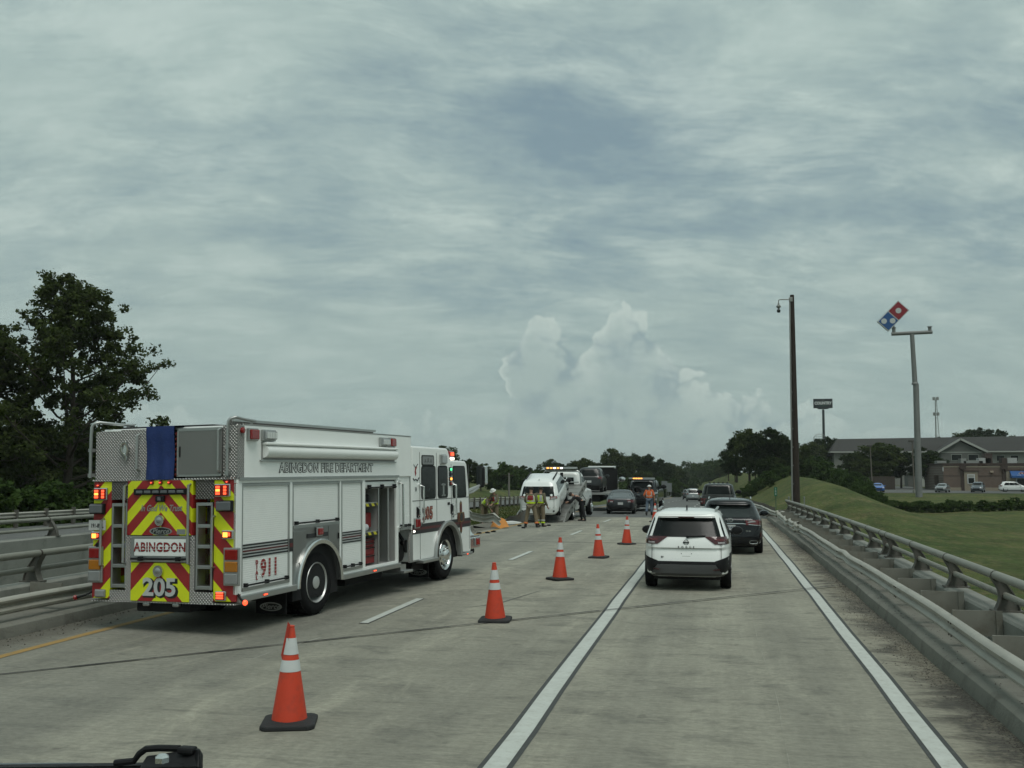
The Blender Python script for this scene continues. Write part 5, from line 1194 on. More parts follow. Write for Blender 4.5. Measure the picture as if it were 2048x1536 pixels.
# ================================================================== traffic cones
ORANGE = mat('cone_orange', (.56, .048, .016), .55, var=.16, vscale=5, dirt=.45, dirtcol=(.26, .045, .03)); CONEW = mat('cone_collar_white', (.55, .57, .56), .5, var=.12, vscale=6)
CBASE = mat('cone_base_rubber', (.018, .018, .019), .8, var=.3, vscale=6, bump=.3, bscale=20)
def cone(label, loc, rz, bent=False):
    t = thing('traffic_cone', label, 'traffic cone', loc, rz, 'traffic cones closing the left lanes')
    b = MB(); pts = []
    for q in range(4):
        for k in range(3):
            a = math.pi / 2 * q + math.pi / 4 - .3 + .3 * k; pts.append((.265 * math.copysign(abs(math.cos(a)) ** .45, math.cos(a)), .265 * math.copysign(abs(math.sin(a)) ** .45, math.sin(a))))
    vs = [(x, y, 0) for x, y in pts] + [(x * .99, y * .99, .045) for x, y in pts] + [(x * .62, y * .62, .062) for x, y in pts]; n = len(pts)
    b.add(vs, [(i, (i + 1) % n, n + (i + 1) % n, n + i) for i in range(n)] + [(n + i, n + (i + 1) % n, 2 * n + (i + 1) % n, 2 * n + i) for i in range(n)] + [tuple(range(2 * n, 3 * n)), tuple(range(n - 1, -1, -1))]); b.build('base', CBASE, t, bevel=.012)
    r = lambda z: lerp(.175, .030, z / .91); H_ = .91
    def seg(name, z0, z1, m, off=0.):
        b = MB(); N = 28; zs = lin(z0, z1, 7); vs = []
        for z in zs:
            for j in range(N):
                a = 2 * math.pi * j / N; rr = r(z) + off; x, y = rr * math.cos(a), rr * math.sin(a)
                if bent and z > .56:                      # crushed top: the tip is split and leans aside
                    k = (z - .56) / .35; 
                    if x < -.005: x = x * (1 - .55 * k) - .02 * k; y = y * (1 - .35 * k)
                    x += .0 * k
                vs.append((x, y, z))
        b.add(vs, [(i * N + j, i * N + (j + 1) % N, (i + 1) * N + (j + 1) % N, (i + 1) * N + j) for i in range(6) for j in range(N)])
        return b.build(name, m, t, smooth=True)
    seg('cone_body', .055, .575, ORANGE)
    seg('lower_collar', .575 - .10 + .0, .575, CONEW, .004) if False else None
    seg('lower_collar', .50, .605, CONEW, .004); seg('cone_body', .575, .91, ORANGE); seg('upper_collar', .655, .805, CONEW, .004)
    b = MB(); b.lathe([(.030, .90), (.034, .905), (.034, .915), (.02, .92)], 16); b.build('tip', ORANGE, t, smooth=True)
    if bent:
        b = MB(); b.add([(-.075, -.02, .60), (-.035, -.05, .62), (-.005, -.035, .93), (-.03, -.01, .955), (-.09, .01, .64)], [(0, 1, 2, 3), (0, 3, 4)]); b.build('torn_flap', mat('cone_flap', (.40, .03, .012), .6), t)
    return t
for i, (px, py, lab) in enumerate(((574, 1452, 'nearest orange traffic cone with a torn crumpled tip'), (989, 1243, 'second orange traffic cone from the camera, beside the expansion joint'), (1119, 1160, 'third orange traffic cone from the camera'), (1197, 1116, 'fourth orange traffic cone from the camera'), (1253, 1089, 'fifth orange traffic cone, left of the white SUV roof'), (1310, 1044, 'farthest orange traffic cone, at the feet of the man in the orange vest'))):
    z = 0.
    for _ in range(30):                       # where the sight line meets the road
        d = np.array([px - CX, py - CY, FPX]); tt = (z - CH) / float(d @ _n); Y = float(d @ _a) * tt; X = float(d @ _x) * tt; z = .5 * z + .5 * zr(Y)
    o = cone(lab, (X, Y + .05, zr(Y)), R(18 + 40 * i), i == 0); o.rotation_euler = (R((0, 1.2, -1., .6, 1.5, -1.)[i]), R((0, -1., 1.4, -1.2, .5, 1.)[i]), R((18, 5, 40, -12, 63, 20)[i]))

# ================================================================== white rollback truck loading the crashed minivan
TWP = paint('tow_white', (.76, .775, .75)); DECKM = mat('bed_aluminium', (.30, .30, .285), .45, metal=.6, var=.2, vscale=2, dirt=.3, dirtcol=(.16, .15, .13))
TY = 47.6
TW = thing('tow_truck', 'white rollback tow truck with lit amber light bar and its bed tilted to the ground', 'tow truck', (-8.5, TY, zr(50)), R(-2.5))
A = R(15.5); L_ = 6.6
def bedp(x, s, h): return Vector((x, s * math.cos(A) - h * math.sin(A), s * math.sin(A) + h * math.cos(A) + .02))
def bedbox(name, m, x0, x1, s0, s1, h0, h1, parent=TW):
    b = MB(); vs = [bedp(x, s, h) for x in (x0, x1) for s in (s0, s1) for h in (h0, h1)]
    b.add(vs, [(0, 1, 3, 2), (4, 6, 7, 5), (0, 4, 5, 1), (2, 3, 7, 6), (0, 2, 6, 4), (1, 5, 7, 3)]); return b.build(name, m, parent)
bed = bedbox('tilt_bed', DECKM, -1.2, 1.2, 0, L_, 0, .10)
for sg in (1, -1):
    b = MB(); b.add([bedp(sg * 1.2, .0, 0), bedp(sg * 1.2, .7, .22), bedp(sg * 1.2, L_, .22), bedp(sg * 1.2, L_, -.16), bedp(sg * 1.2, 1.0, -.16), bedp(sg * 1.26, .0, 0), bedp(sg * 1.26, .7, .22), bedp(sg * 1.26, L_, .22), bedp(sg * 1.26, L_, -.16), bedp(sg * 1.26, 1.0, -.16)], [(0, 1, 2, 3, 4), (9, 8, 7, 6, 5), (0, 1, 6, 5), (1, 2, 7, 6), (2, 3, 8, 7), (3, 4, 9, 8), (4, 0, 5, 9)]); b.build('side_rail', DECKM, bed)
for k in range(9): bedbox('cross_rib', DECKM, -1.15, 1.15, .6 + k * .68, .66 + k * .68, .10, .115, bed)
for k in range(7): bedbox('stake_pocket', DARK, 1.26, 1.268, 1.3 + k * .75, 1.55 + k * .75, .02, .10, bed)
b = MB(); b.box(-.45, .45, 2.5, 9.2, .62, .85); b.build('chassis', BLACK, TW)
b = MB(); b.box(-1.15, -.5, 3.6, 5.4, .5, .85); b.box(.5, 1.15, 3.6, 5.4, .5, .85); b.build('tool_box', TWP, TW, bevel=.02)
for yy, dual in ((3.0, 1), (8.55, 0)):
    for sg in (1, -1): wheel('wheel', sg * 1.18, yy, .47, rear=bool(dual), side=sg, parent=TW)
b = MB(); b.box(.86, 1.22, 2.45, 3.58, .98, 1.04); b.box(-1.22, -.86, 2.45, 3.58, .98, 1.04); b.build('wheel_guard', BLACK, TW, bevel=.02)
tc = Car([(.55, 1.0, 5.95, 9.6), (.70, 1.06, 5.9, 9.75), (1.25, 1.08, 5.9, 9.75), (1.42, 1.06, 5.92, 9.55), (1.55, 1.02, 5.94, 8.2), (1.70, 1.0, 5.96, 7.95), (2.15, .92, 6.02, 7.55), (2.35, .86, 6.08, 7.35), (2.42, .78, 6.16, 7.2), (2.45, .68, 6.3, 7.05)], 8)
tc.shell().build('cab', TWP, TW, smooth=True); tc.part('rear_window', GLASS, TW, 'rear', [(-.66, 1.55), (.66, 1.55), (.60, 2.15), (-.60, 2.15)], .008); simple_glass(tc, TW, 1.62, 2.2, (6.3, 6.4), (7.75, 7.42), pillars=(.48,))
mirrors(tc, TW, 7.75, 1.60, BLACK, 1.1); arches(tc, TW, (8.55,), .56, .55)
for sg in (1, -1): tc.part('mud_guard', BLACK, TW, 'side', [(7.9, .56), (9.2, .56), (9.1, .74), (8.0, .74)], .03, sg)
# headboard arch with light bar
b = MB()
b.tube([(-1.06, 5.75, 1.1), (-1.04, 5.7, 2.35), (-.92, 5.7, 2.50), (.92, 5.7, 2.50), (1.04, 5.7, 2.35), (1.10, 5.75, 1.1)], .045, 8); b.tube([(1.09, 5.74, 1.3), (1.5, 4.9, .95)], .03, 6); b.tube([(-.95, 5.7, 1.9), (.95, 5.7, 1.9)], .035, 8); b.build('headboard', SATIN, TW, smooth=True)
o = fbox('light_bar', SATIN, -.86, .86, 5.55, 5.85, 2.60, 2.72, .02, parent=TW)
for k in range(5): fbox('lit_led', (LEDA, LEDA, LEDW, LEDA, LEDW)[k], -.80 + k * .19, -.68 + k * .19, 5.535, 5.55, 2.625, 2.70, parent=o)
fbox('work_lamp', BLACK, -.06, .10, 5.55, 5.65, 2.08, 2.42, .02, parent=TW); fbox('winch', BLACK, -.35, .35, 5.3, 5.62, 1.65, 1.95, .04, parent=TW)

# ---------------------------------------------------------------- the crashed minivan
PM_ = paint('minivan_white', (.80, .82, .80))
MV = thing('minivan', 'crashed white minivan tilted nose-up on the tow truck bed, right fender torn', 'car', (-8.36, 46.6, zr(47) + .14), R(4))
MV.rotation_euler = (R(11.5), 0, R(1.5))
c = Car([(.24, .86, .12, 4.7), (.34, .94, .02, 4.85), (.55, .975, .0, 4.98), (.75, .985, .03, 5.0), (.95, .98, .07, 4.9), (1.05, .965, .09, 4.3), (1.13, .945, .11, 3.9), (1.20, .93, .14, 3.75), (1.50, .86, .38, 3.15), (1.66, .80, .52, 2.75), (1.73, .74, .57, 2.6), (1.77, .64, .66, 2.45), (1.79, .5, .8, 2.3)], 10)
sh = c.shell()
sh.v = [(x - (.10 * math.exp(-((x - .9) / .3) ** 2 - ((z - .9) / .25) ** 2 - ((y - 4.2) / .5) ** 2)) - (.05 * math.exp(-((x + .8) / .25) ** 2 - ((z - .6) / .2) ** 2 - ((y - .1) / .4) ** 2)) * -1, y + .10 * math.exp(-((x + .5) / .35) ** 2 - ((z - .62) / .22) ** 2) * (y < .6), z + .03 * math.sin(9 * x + 7 * y) * math.exp(-((x - .9) / .25) ** 2 - ((y - 4.0) / .7) ** 2)) for x, y, z in sh.v]
sh.build('body', PM_, MV, smooth=True)
c.part('rear_window', GLASS, MV, 'rear', [(-.80, 1.13), (.80, 1.13), (.72, 1.55), (-.72, 1.55)], .01)
for sg in (1, -1):
    c.part('tail_lamp', TAILC, MV, 'rear', [(sg * .52, .98), (sg * .965, 1.0), (sg * .935, 1.14), (sg * .80, 1.10)], .012, nu=10); c.part('tail_lamp', mat('tail_lamp_pale', (.30, .16, .15), .15), MV, 'side', [(.05, 1.0), (.28, 1.04), (.24, 1.13), (.08, 1.14)], .01, sg)
    c.part('tailgate_gap', GAP, MV, 'rear', [(sg * .775, .58), (sg * .782, .58), (sg * .782, 1.0), (sg * .775, 1.0)], .004)
    b = MB(); b.bar((sg * .66, .85, 1.825), (sg * .66, 2.4, 1.835), .06, .035); b.build('roof_rail', BLACK, MV)
    c.part('bumper_hole', DARK, MV, 'rear', [(sg * .72, .40), (sg * .80, .40), (sg * .80, .47), (sg * .72, .47)], .008)
    for yy in (.98, 3.95): tyre(MV, sg * .965, yy, .34, .23, sg)
c.part('tailgate_crease', GAP, MV, 'rear', [(-.77, .60), (.77, .60), (.77, .608), (-.77, .608)], .004)
c.part('bumper_edge', GAP, MV, 'rear', [(-.9, .29), (.9, .29), (.9, .31), (-.9, .31)], .004)
simple_glass(c, MV, 1.16, 1.64, (.62, .82), (3.75, 3.0), pillars=(.32, .66), m=GLASSG); mirrors(c, MV, 3.45, 1.14, BLACK, 1.1); arches(c, MV, (.98, 3.95), .40, .36)
b = MB(); b.grid(lambda u, v: (.93 + .16 * math.sin(3 * v) * u, 4.15 - .75 * u + .12 * math.sin(5 * v), .78 + .50 * v + .10 * math.sin(4 * u + 2 * v)), lin(0, 1, 8), lin(0, 1, 8)); b.build('torn_fender', PM_, MV, smooth=True)
b = MB(); b.box(-.7, .7, .3, 4.6, .18, .3); b.build('underbody', DARK, MV)
b = MB(); b.prism([(.62, 1.80), (.76, 1.80), (.70, 1.84)], -.012, .012, 'x'); b.build('antenna_fin', BLACK, MV)

# ================================================================== black flatbed carrying a dark SUV, further on
FB = thing('flatbed_truck', 'black flatbed truck loaded with a dark SUV, beyond the white tow truck', 'tow truck', (at(1186, 1000, 66).x, 66., zr(68)), R(2))
BKP = paint('truck_black', (.016, .017, .019), .25)
fbox('deck', DECKM, -1.25, 1.25, 0, 7.2, 1.12, 1.26, .01, parent=FB); fbox('side_rail', BLACK, 1.25, 1.30, 0, 7.2, 1.05, 1.36, parent=FB); fbox('chassis', DARK, -.45, .45, .3, 10.6, .65, 1.10, parent=FB)
for yy in (1.6, 2.75, 9.6):
    for sg in (1, -1): wheel('wheel', sg * 1.2, yy, .50, rear=yy < 5, side=sg, parent=FB)
fc = Car([(.6, 1.05, 7.6, 10.6), (.9, 1.12, 7.5, 10.8), (1.7, 1.14, 7.5, 10.7), (1.9, 1.12, 7.5, 9.9), (2.4, 1.08, 7.52, 9.6), (2.85, 1.0, 7.6, 9.3), (2.95, .9, 7.7, 9.2)], 9)
fc.shell().build('cab', BKP, FB, smooth=True); fc.part('rear_window', GLASS, FB, 'rear', [(-.7, 2.0), (.7, 2.0), (.65, 2.55), (-.65, 2.55)], .01); simple_glass(fc, FB, 1.95, 2.6, (7.9, 7.95), (9.5, 9.3))
mirrors(fc, FB, 9.5, 1.95, CHROME, 2.); fbox('headboard', BLACK, -1.2, 1.2, 7.2, 7.28, 1.26, 2.9, parent=FB); fbox('roof_fairing', TWP, -1.0, 1.0, 7.35, 8.9, 2.95, 3.07, .04, parent=FB)
for sg in (1, -1):
    b = MB(); b.tube([(sg * 1.0, 7.4, .9), (sg * 1.0, 7.4, 3.0)], .07, 10); b.build('exhaust_stack', CHROME, FB, smooth=True)
    fbox('tail_lamp', TAILR, sg * 1.0 - .08, sg * 1.0 + .08, -.03, 0, 1.0, 1.1, parent=FB)
for k in range(3): fbox('bed_lamp', LEDW if k == 1 else TAILC, 1.30, 1.32, 1.2 + k * 2.2, 1.28 + k * 2.2, 1.12, 1.18, parent=FB)
p_, c_ = generic('suv', 'dark grey SUV riding on the black flatbed truck', (at(1176, 1000, 66).x, 66.6, zr(68) + 1.26), R(2), paint('suv_charcoal', (.020, .022, .022), .3, coat=.1), 'suv')
# ================================================================== black wrecker with amber bar
WR = thing('wrecker_truck', 'black wrecker tow truck with glowing amber roof bar, right of the dark grey sedan', 'tow truck', (-5.25, 66.5, zr(69)), R(-4))
wb_ = Car([(.55, 1.1, .0, 2.9), (.75, 1.2, -.02, 3.0), (1.15, 1.2, -.02, 3.0), (1.30, 1.15, .0, 2.95)], 10); wb_.shell().build('wrecker_body', BKP, WR, smooth=True)
wc = Car([(.60, .98, 2.9, 7.4), (.8, 1.02, 2.85, 7.5), (1.25, 1.02, 2.85, 7.45), (1.38, .99, 2.85, 7.2), (1.46, .96, 2.86, 5.9), (1.60, .94, 2.9, 5.6), (1.95, .86, 3.0, 5.1), (2.08, .78, 3.1, 4.85), (2.13, .66, 3.2, 4.7)], 8)
wc.shell().build('cab', BKP, WR, smooth=True); wc.part('rear_window', GLASS, WR, 'rear', [(-.74, 1.52), (.74, 1.52), (.66, 1.98), (-.66, 1.98)], .01); simple_glass(wc, WR, 1.52, 1.98, (3.1, 3.2), (5.6, 5.15), pillars=(.48,)); mirrors(wc, WR, 5.4, 1.5, BLACK, 1.6)
b = MB(); b.bar((-.2, 1.9, 1.25), (-.12, .3, 1.62), .16, .2); b.bar((.2, 1.9, 1.25), (.12, .3, 1.62), .16, .2); b.tube([(-.12, .3, 1.62), (.12, .3, 1.62)], .09, 10); b.tube([(.0, .2, 1.55), (0, -.1, .9)], .02, 6); b.box(-.09, .09, -.55, .2, .34, .48); b.box(-.7, .7, -.6, -.5, .34, .46); b.build('boom', BLACK, WR)
b = MB(); b.tube([(-1.0, 2.75, 1.3), (-.95, 2.72, 2.10), (.95, 2.72, 2.10), (1.0, 2.75, 1.3)], .04, 8); b.build('light_pylon', BLACK, WR, smooth=True)
o = fbox('light_bar', SATIN, -.9, .9, 2.62, 2.86, 2.16, 2.26, .02, parent=WR)
for k in range(5): fbox('lit_led', LEDA if k < 4 else TAILC, -.60 + k * .17, -.46 + k * .17, 2.60, 2.62, 2.175, 2.25, parent=o)
for sg in (1, -1):
    wheel('wheel', sg * 1.19, 1.5, .42, rear=True, side=sg, parent=WR); wheel('wheel', sg * 1.02, 6.4, .42, side=sg, parent=WR)
    b = MB(); n = 12; b.prism([(1.5 + .58 * math.cos(math.pi * i / n), .5 + .56 * math.sin(math.pi * i / n)) for i in range(n + 1)], sg * .95, sg * 1.26, 'x'); b.build('flared_fender', BKP, WR, bevel=.02)
    fbox('tail_lamp', TAILR, sg * .85 - .09, sg * .85 + .09, -.06, -.02, .85, .98, parent=WR); fbox('work_lamp', TAILC, sg * .6 - .06, sg * .6 + .06, 2.66, 2.72, 1.98, 2.06, parent=WR)
fbox('chassis', DARK, -.5, .5, .1, 7., .45, .65, parent=WR)

# ================================================================== people
SKIN = mat('skin', (.36, .20, .14), .6, var=.1); HAIR = mat('hair_dark', (.02, .014, .010), .8, var=.2)
TAN = mat('bunker_tan', (.17, .135, .085), .9, var=.2, vscale=6, bump=.3, bscale=14); CAMO = mat('shirt_camo', (.12, .105, .07), .9, var=.45, vscale=9)
LIME = mat('vest_lime', (.50, .68, .02), .7, var=.06); SILV = mat('reflective_silver', (.42, .43, .40), .45, var=.05); VRED = mat('vest_red', (.22, .018, .02), .7)
BLKC = mat('black_clothes', (.013, .013, .015), .9, var=.2); JEAN = mat('jeans', (.11, .145, .19), .9, var=.15, vscale=8); VOR = mat('vest_orange', (.72, .13, .02), .7, var=.06); BOOT = mat('boot_black', (.015, .014, .013), .6)
REFO = mat('reflective_orange', (.70, .20, .06), .5); HELM = mat('white_helmet', (.62, .63, .60), .4)
def skin_mesh(name, verts, edges, radii, root, m, parent, sub=2):
    me = bpy.data.meshes.new(name); me.from_pydata(verts, edges, []); o = bpy.data.objects.new(name, me); COL.objects.link(o)
    md = o.modifiers.new('s', 'SKIN'); md.use_smooth_shade = True
    if not me.skin_vertices: me.skin_vertices.new()
    for i, r in enumerate(radii): me.skin_vertices[0].data[i].radius = r if isinstance(r, tuple) else (r, r)
    me.skin_vertices[0].data[root].use_root = True
    o.modifiers.new('d', 'SUBSURF').levels = sub
    e = bpy.data.meshes.new_from_object(o.evaluated_get(bpy.context.evaluated_depsgraph_get())); bpy.data.objects.remove(o)
    e.materials.clear(); e.materials.append(m); e.polygons.foreach_set('use_smooth', [True] * len(e.polygons)); e.name = name
    return link(name, e, parent)
def person(label, loc, rz, J, top, legs, vest=None, hat=None, bands=None, sleeves=None):
    """J: joint positions (local, facing -y): hip, chest, neck, head, (l/r) shoulder, elbow, hand, hipj, knee, ankle, toe"""
    t = thing('person', label, 'person', loc, rz); V = {k: Vector(v) for k, v in J.items()}
    names = []; vs = []; es = []; rs = []
    def v(n, p, r): names.append(n); vs.append(tuple(p)); rs.append(r); return len(vs) - 1
    def e(a, b): es.append((a, b))
    hip = v('hip', V['hip'], (.135, .11)); ch = v('ch', V['chest'], (.155, .115)); nk = v('nk', V['neck'], .058)
    up = (V['head'] - V['neck']).normalized(); hd0 = v('h0', V['head'] - up * .06, (.070, .082)); hd = v('h1', V['head'] + up * .04, (.080, .098)); hd2 = v('h2', V['head'] + up * .125, (.055, .07))
    e(hip, ch); e(ch, nk); e(nk, hd0); e(hd0, hd); e(hd, hd2)
    for s in 'lr':
        sh_ = v('s', V[s + 'sh'], .070); el_ = v('e', V[s + 'el'], .046); wr_ = v('w', V[s + 'ha'], .030); e(ch, sh_); e(sh_, el_); e(el_, wr_)
        d = (V[s + 'ha'] - V[s + 'el']).normalized(); pm = v('p', V[s + 'ha'] + d * .055, (.034, .018)); e(wr_, pm)
        sd = d.cross(Vector((0, 1, .2))).normalized(); nr = d.cross(sd).normalized()
        for k in range(4):
            b0 = V[s + 'ha'] + d * .09 + sd * (k - 1.5) * .019; k1 = v('f', b0, .0095); k2 = v('f', b0 + d * (.034 - .004 * abs(k - 1.2)) + nr * .010, .0085); k3 = v('f', b0 + d * (.055 - .006 * abs(k - 1.2)) + nr * .030, .007); e(pm, k1); e(k1, k2); e(k2, k3)
        k1 = v('f', V[s + 'ha'] + d * .04 + sd * .036 + nr * .008, .010); k2 = v('f', V[s + 'ha'] + d * .075 + sd * .048 + nr * .022, .008); e(pm, k1); e(k1, k2)
        hj = v('hj', V[s + 'hip'], .095); kn = v('k', V[s + 'kn'], .065); an = v('a', V[s + 'an'], .045); to = v('t', V[s + 'to'], .035); e(hip, hj); e(hj, kn); e(kn, an); e(an, to)
    skin_mesh('body', vs, es, rs, 0, SKIN, t, 2)
    # face: nose, ears, eyes
    hc = V['head'] + up * .03; fw = Vector(J.get('face', (0, -1, 0))).normalized(); rt_ = fw.cross(up).normalized()
    b = MB(); b.tube([hc + fw * .085 + up * .02, hc + fw * .112 - up * .02, hc + fw * .088 - up * .03], [.008, .014, .010], 6)
    for s in (1, -1): b.tube([hc + rt_ * s * .078 + up * .02, hc + rt_ * s * .092, hc + rt_ * s * .078 - up * .03], [.012, .016, .008], 6)
    b.build('face', SKIN, t, smooth=True); b = MB()
    for s in (1, -1): b.lathe([(.009, -.004), (.009, .004)], 8, hc + fw * .088 + rt_ * s * .032 + up * .025, 'y')
    b.build('eyes', BLACK, t)
    def hull(name, m, pts, radii, sub=2, root=0, edges=None):
        return skin_mesh(name, [tuple(p) for p in pts], edges or [(i, i + 1) for i in range(len(pts) - 1)], radii, root, m, t, sub)
    hp, chs, nkk = V['hip'], V['chest'], V['neck']
    # trousers
    pts = [hp + (chs - hp) * .12, V['lhip'], V['lkn'], V['lan'] + (V['lkn'] - V['lan']) * .14, V['rhip'], V['rkn'], V['ran'] + (V['rkn'] - V['ran']) * .14]
    hull('trousers', legs, pts, [(.165, .135), .115, .092, .080, .115, .092, .080], edges=[(0, 1), (1, 2), (2, 3), (0, 4), (4, 5), (5, 6)])
    # shirt or jacket with sleeves
    pts = [hp + (chs - hp) * .10, hp + (chs - hp) * .55, chs, nkk - (nkk - chs) * .45, V['lsh'], V['lel'], lerp(V['lel'], V['lha'], .9 if sleeves != 'short' else .05), V['rsh'], V['rel'], lerp(V['rel'], V['rha'], .9 if sleeves != 'short' else .05)]
    hull('jacket', top, pts, [(.165, .132), (.162, .128), (.178, .138), (.10, .09), .088, .066, .050, .088, .066, .050], edges=[(0, 1), (1, 2), (2, 3), (2, 4), (4, 5), (5, 6), (2, 7), (7, 8), (8, 9)])
    for s in 'lr':
        b = MB(); a, to = V[s + 'an'], V[s + 'to']; b.tube([a + (V[s + 'kn'] - a) * .22, a + Vector((0, 0, -.01)), a + Vector((0, 0, -.055)) + (to - a) * .1], [.062, .060, .062], 10); b.tube([a + Vector((0, 0, -.055)) - (to - a) * .25, a + Vector((0, 0, -.05)) + (to - a) * .4, to + Vector((0, 0, -.005)), to + (to - a).normalized() * .05], [.045, .055, .045, .025], 10); b.build('boot', BOOT, t, smooth=True)
        if bands:
            for f, m_ in bands:
                b = MB(); p0 = lerp(V[s + 'an'], V[s + 'kn'], f); p1 = lerp(V[s + 'an'], V[s + 'kn'], f + .15); b.tube([p0, p1], [.092, .095], 14); b.build('leg_band', m_, t, smooth=True)
    if vest:
        ax = (chs - hp)
        def torso(name, m, a, z, k=1.0, side=None):
            b = MB(); n = 20; vs_ = []
            fr = Vector((1, 0, 0)); axn = ax.normalized(); fr = (V['rsh'] - V['lsh']); fr = (fr - axn * fr.dot(axn)).normalized(); dp = axn.cross(fr)
            sl = lin(a, z, 6)
            for u in sl:
                c0 = lerp(hp, chs, u); rx, ry = lerp(.195, .225, min(1, u)) * k, lerp(.155, .165, min(1, u)) * k
                if u > 1.: rx *= 1 - .5 * (u - 1.); ry *= 1 - .35 * (u - 1.)
                vs_ += [c0 + fr * rx * math.cos(2 * math.pi * j / n) + dp * ry * math.sin(2 * math.pi * j / n) for j in range(n)]
            b.add(vs_, [(i * n + j, i * n + (j + 1) % n, (i + 1) * n + (j + 1) % n, (i + 1) * n + j) for i in range(5) for j in range(n) if side is None or side(math.cos(2 * math.pi * (j + .5) / n), math.sin(2 * math.pi * (j + .5) / n))])
            return b.build(name, m, t, smooth='soft')
        torso('vest', vest[0], .18, 1.30); torso('reflective_band', SILV, .42, .52, 1.02)
        torso('reflective_strap', SILV, .52, 1.30, 1.02, lambda c_, s_: .45 < abs(c_) < .80)
        if len(vest) > 1: torso('vest_panel', vest[1], .62, 1.28, 1.025, lambda c_, s_: abs(c_) < .5)
        if len(vest) > 2: torso('reflective_band', SILV, .80, .90, 1.022)
    # head covering
    b = MB(); N = 16; q = up.to_track_quat('Z', 'Y')
    if hat: pr_ = [(.155, .035), (.16, .045), (.118, .055), (.112, .09), (.085, .135), (.04, .16), (.0, .165)]
    else: pr_ = [(.092, .0), (.105, .04), (.104, .08), (.085, .12), (.045, .145), (.0, .15)]
    for r_, h_ in pr_:
        for j in range(N):
            p3 = Vector((r_ * math.cos(2 * math.pi * j / N), r_ * math.sin(2 * math.pi * j / N), h_)); p3.rotate(q); b.v.append(tuple(V['head'] + p3 - fw * (.012 if not hat else 0)))
    k = len(pr_); b.f += [(i * N + j, i * N + (j + 1) % N, (i + 1) * N + (j + 1) % N, (i + 1) * N + j) for i in range(k - 1) for j in range(N)]; b.mi = [0] * len(b.f)
    b.build('helmet' if hat else 'hair', hat or HAIR, t, smooth=True)
    return t
def pose(**k):
    J = dict(hip=(0, 0, .98), chest=(0, 0, 1.30), neck=(0, 0, 1.50), head=(0, -.02, 1.62), lsh=(-.19, 0, 1.43), rsh=(.19, 0, 1.43), lel=(-.27, .03, 1.15), rel=(.27, .03, 1.15), lha=(-.26, -.06, .90), rha=(.26, -.06, .90),
             lhip=(-.10, 0, .92), rhip=(.10, 0, .92), lkn=(-.13, -.02, .50), rkn=(.13, -.02, .50), lan=(-.14, .02, .095), ran=(.14, .02, .095), lto=(-.16, -.14, .04), rto=(.16, -.14, .04)); J.update(k); return J
# two firefighters behind the minivan (backs to the camera)
BANDS = ((.18, REFO), ) 
person('firefighter in tan trousers and lime vest with red back panel, behind the minivan', (-7.92, 42.4, zr(42.4)), R(176), pose(lha=(-.16, -.20, 1.02), rha=(.20, -.18, 1.05), lkn=(-.20, -.03, .52), rkn=(.19, -.01, .5), lan=(-.27, .03, .095), ran=(.24, .05, .095), lto=(-.32, -.1, .04), rto=(.28, -.12, .04)), CAMO, TAN, (LIME, VRED), None, BANDS)
person('bareheaded firefighter half hidden behind his colleague at the minivan', (-7.62, 43.1, zr(43)), R(150), pose(lha=(-.30, -.12, .88), rha=(.30, -.05, .86)), CAMO, TAN, (LIME,), None, ((.16, LIME), (.40, SILV)))
# two firefighters bending over the debris on the grass
person('firefighter in lime vest and helmet leaning forward on the grass by the debris', (at(990, 1030, 46.6).x, 46.6, zr(47.5) - .12), R(-30), pose(chest=(.02, -.06, 1.30), neck=(.03, -.11, 1.50), head=(.04, -.18, 1.62), lsh=(-.17, -.08, 1.43), rsh=(.22, -.08, 1.43), lel=(-.26, -.16, 1.16), rel=(.29, -.18, 1.16), lha=(-.14, -.38, 1.02), rha=(.16, -.38, 1.02)), CAMO, TAN, (LIME, VRED), HELM, BANDS)
person('firefighter in lime vest bent double, partly behind the fire engine mirror', (at(968, 1030, 46.8).x, 46.8, zr(47.2) - .12), R(60), pose(chest=(.0, -.26, 1.16), neck=(.0, -.44, 1.24), head=(.0, -.56, 1.26), lsh=(-.19, -.36, 1.22), rsh=(.19, -.36, 1.22), lel=(-.24, -.46, .95), rel=(.24, -.46, .95), lha=(-.14, -.58, .75), rha=(.14, -.58, .75)), CAMO, TAN, (LIME,), HAIR, BANDS)
# tow operator in black bending to the bed controls
person('tow operator in black clothes bending toward the tow truck bed', (-6.62, 49.4, zr(49.4)), R(-78), pose(hip=(0, .02, .95), chest=(.0, -.24, 1.17), neck=(.0, -.42, 1.27), head=(.0, -.54, 1.32), lsh=(-.19, -.34, 1.24), rsh=(.19, -.34, 1.24), lel=(-.24, -.50, 1.02), rel=(.24, -.50, 1.02), lha=(-.14, -.70, .95), rha=(.14, -.70, .95), lkn=(-.14, -.06, .5), rkn=(.14, .04, .5), lan=(-.15, .0, .095), ran=(.15, .14, .095), lto=(-.16, -.16, .04), rto=(.16, -.02, .04)), BLKC, BLKC)
# worker in the orange vest walking away
person('worker in orange vest, blue jeans and white hard hat walking between the trucks', (-3.85, 58.6, zr(58.6)), R(172), pose(rel=(.30, .06, 1.17), rha=(.24, -.12, .98), lel=(-.28, .05, 1.16), lha=(-.30, .02, .90), lkn=(-.11, -.08, .52), lan=(-.12, -.02, .10), lto=(-.13, -.18, .05), rkn=(.13, .06, .52), ran=(.14, .22, .13), rto=(.15, .10, .05)), mat('tshirt_orange', (.55, .12, .04), .9), JEAN, (VOR, VOR, 1), HELM, sleeves='short')

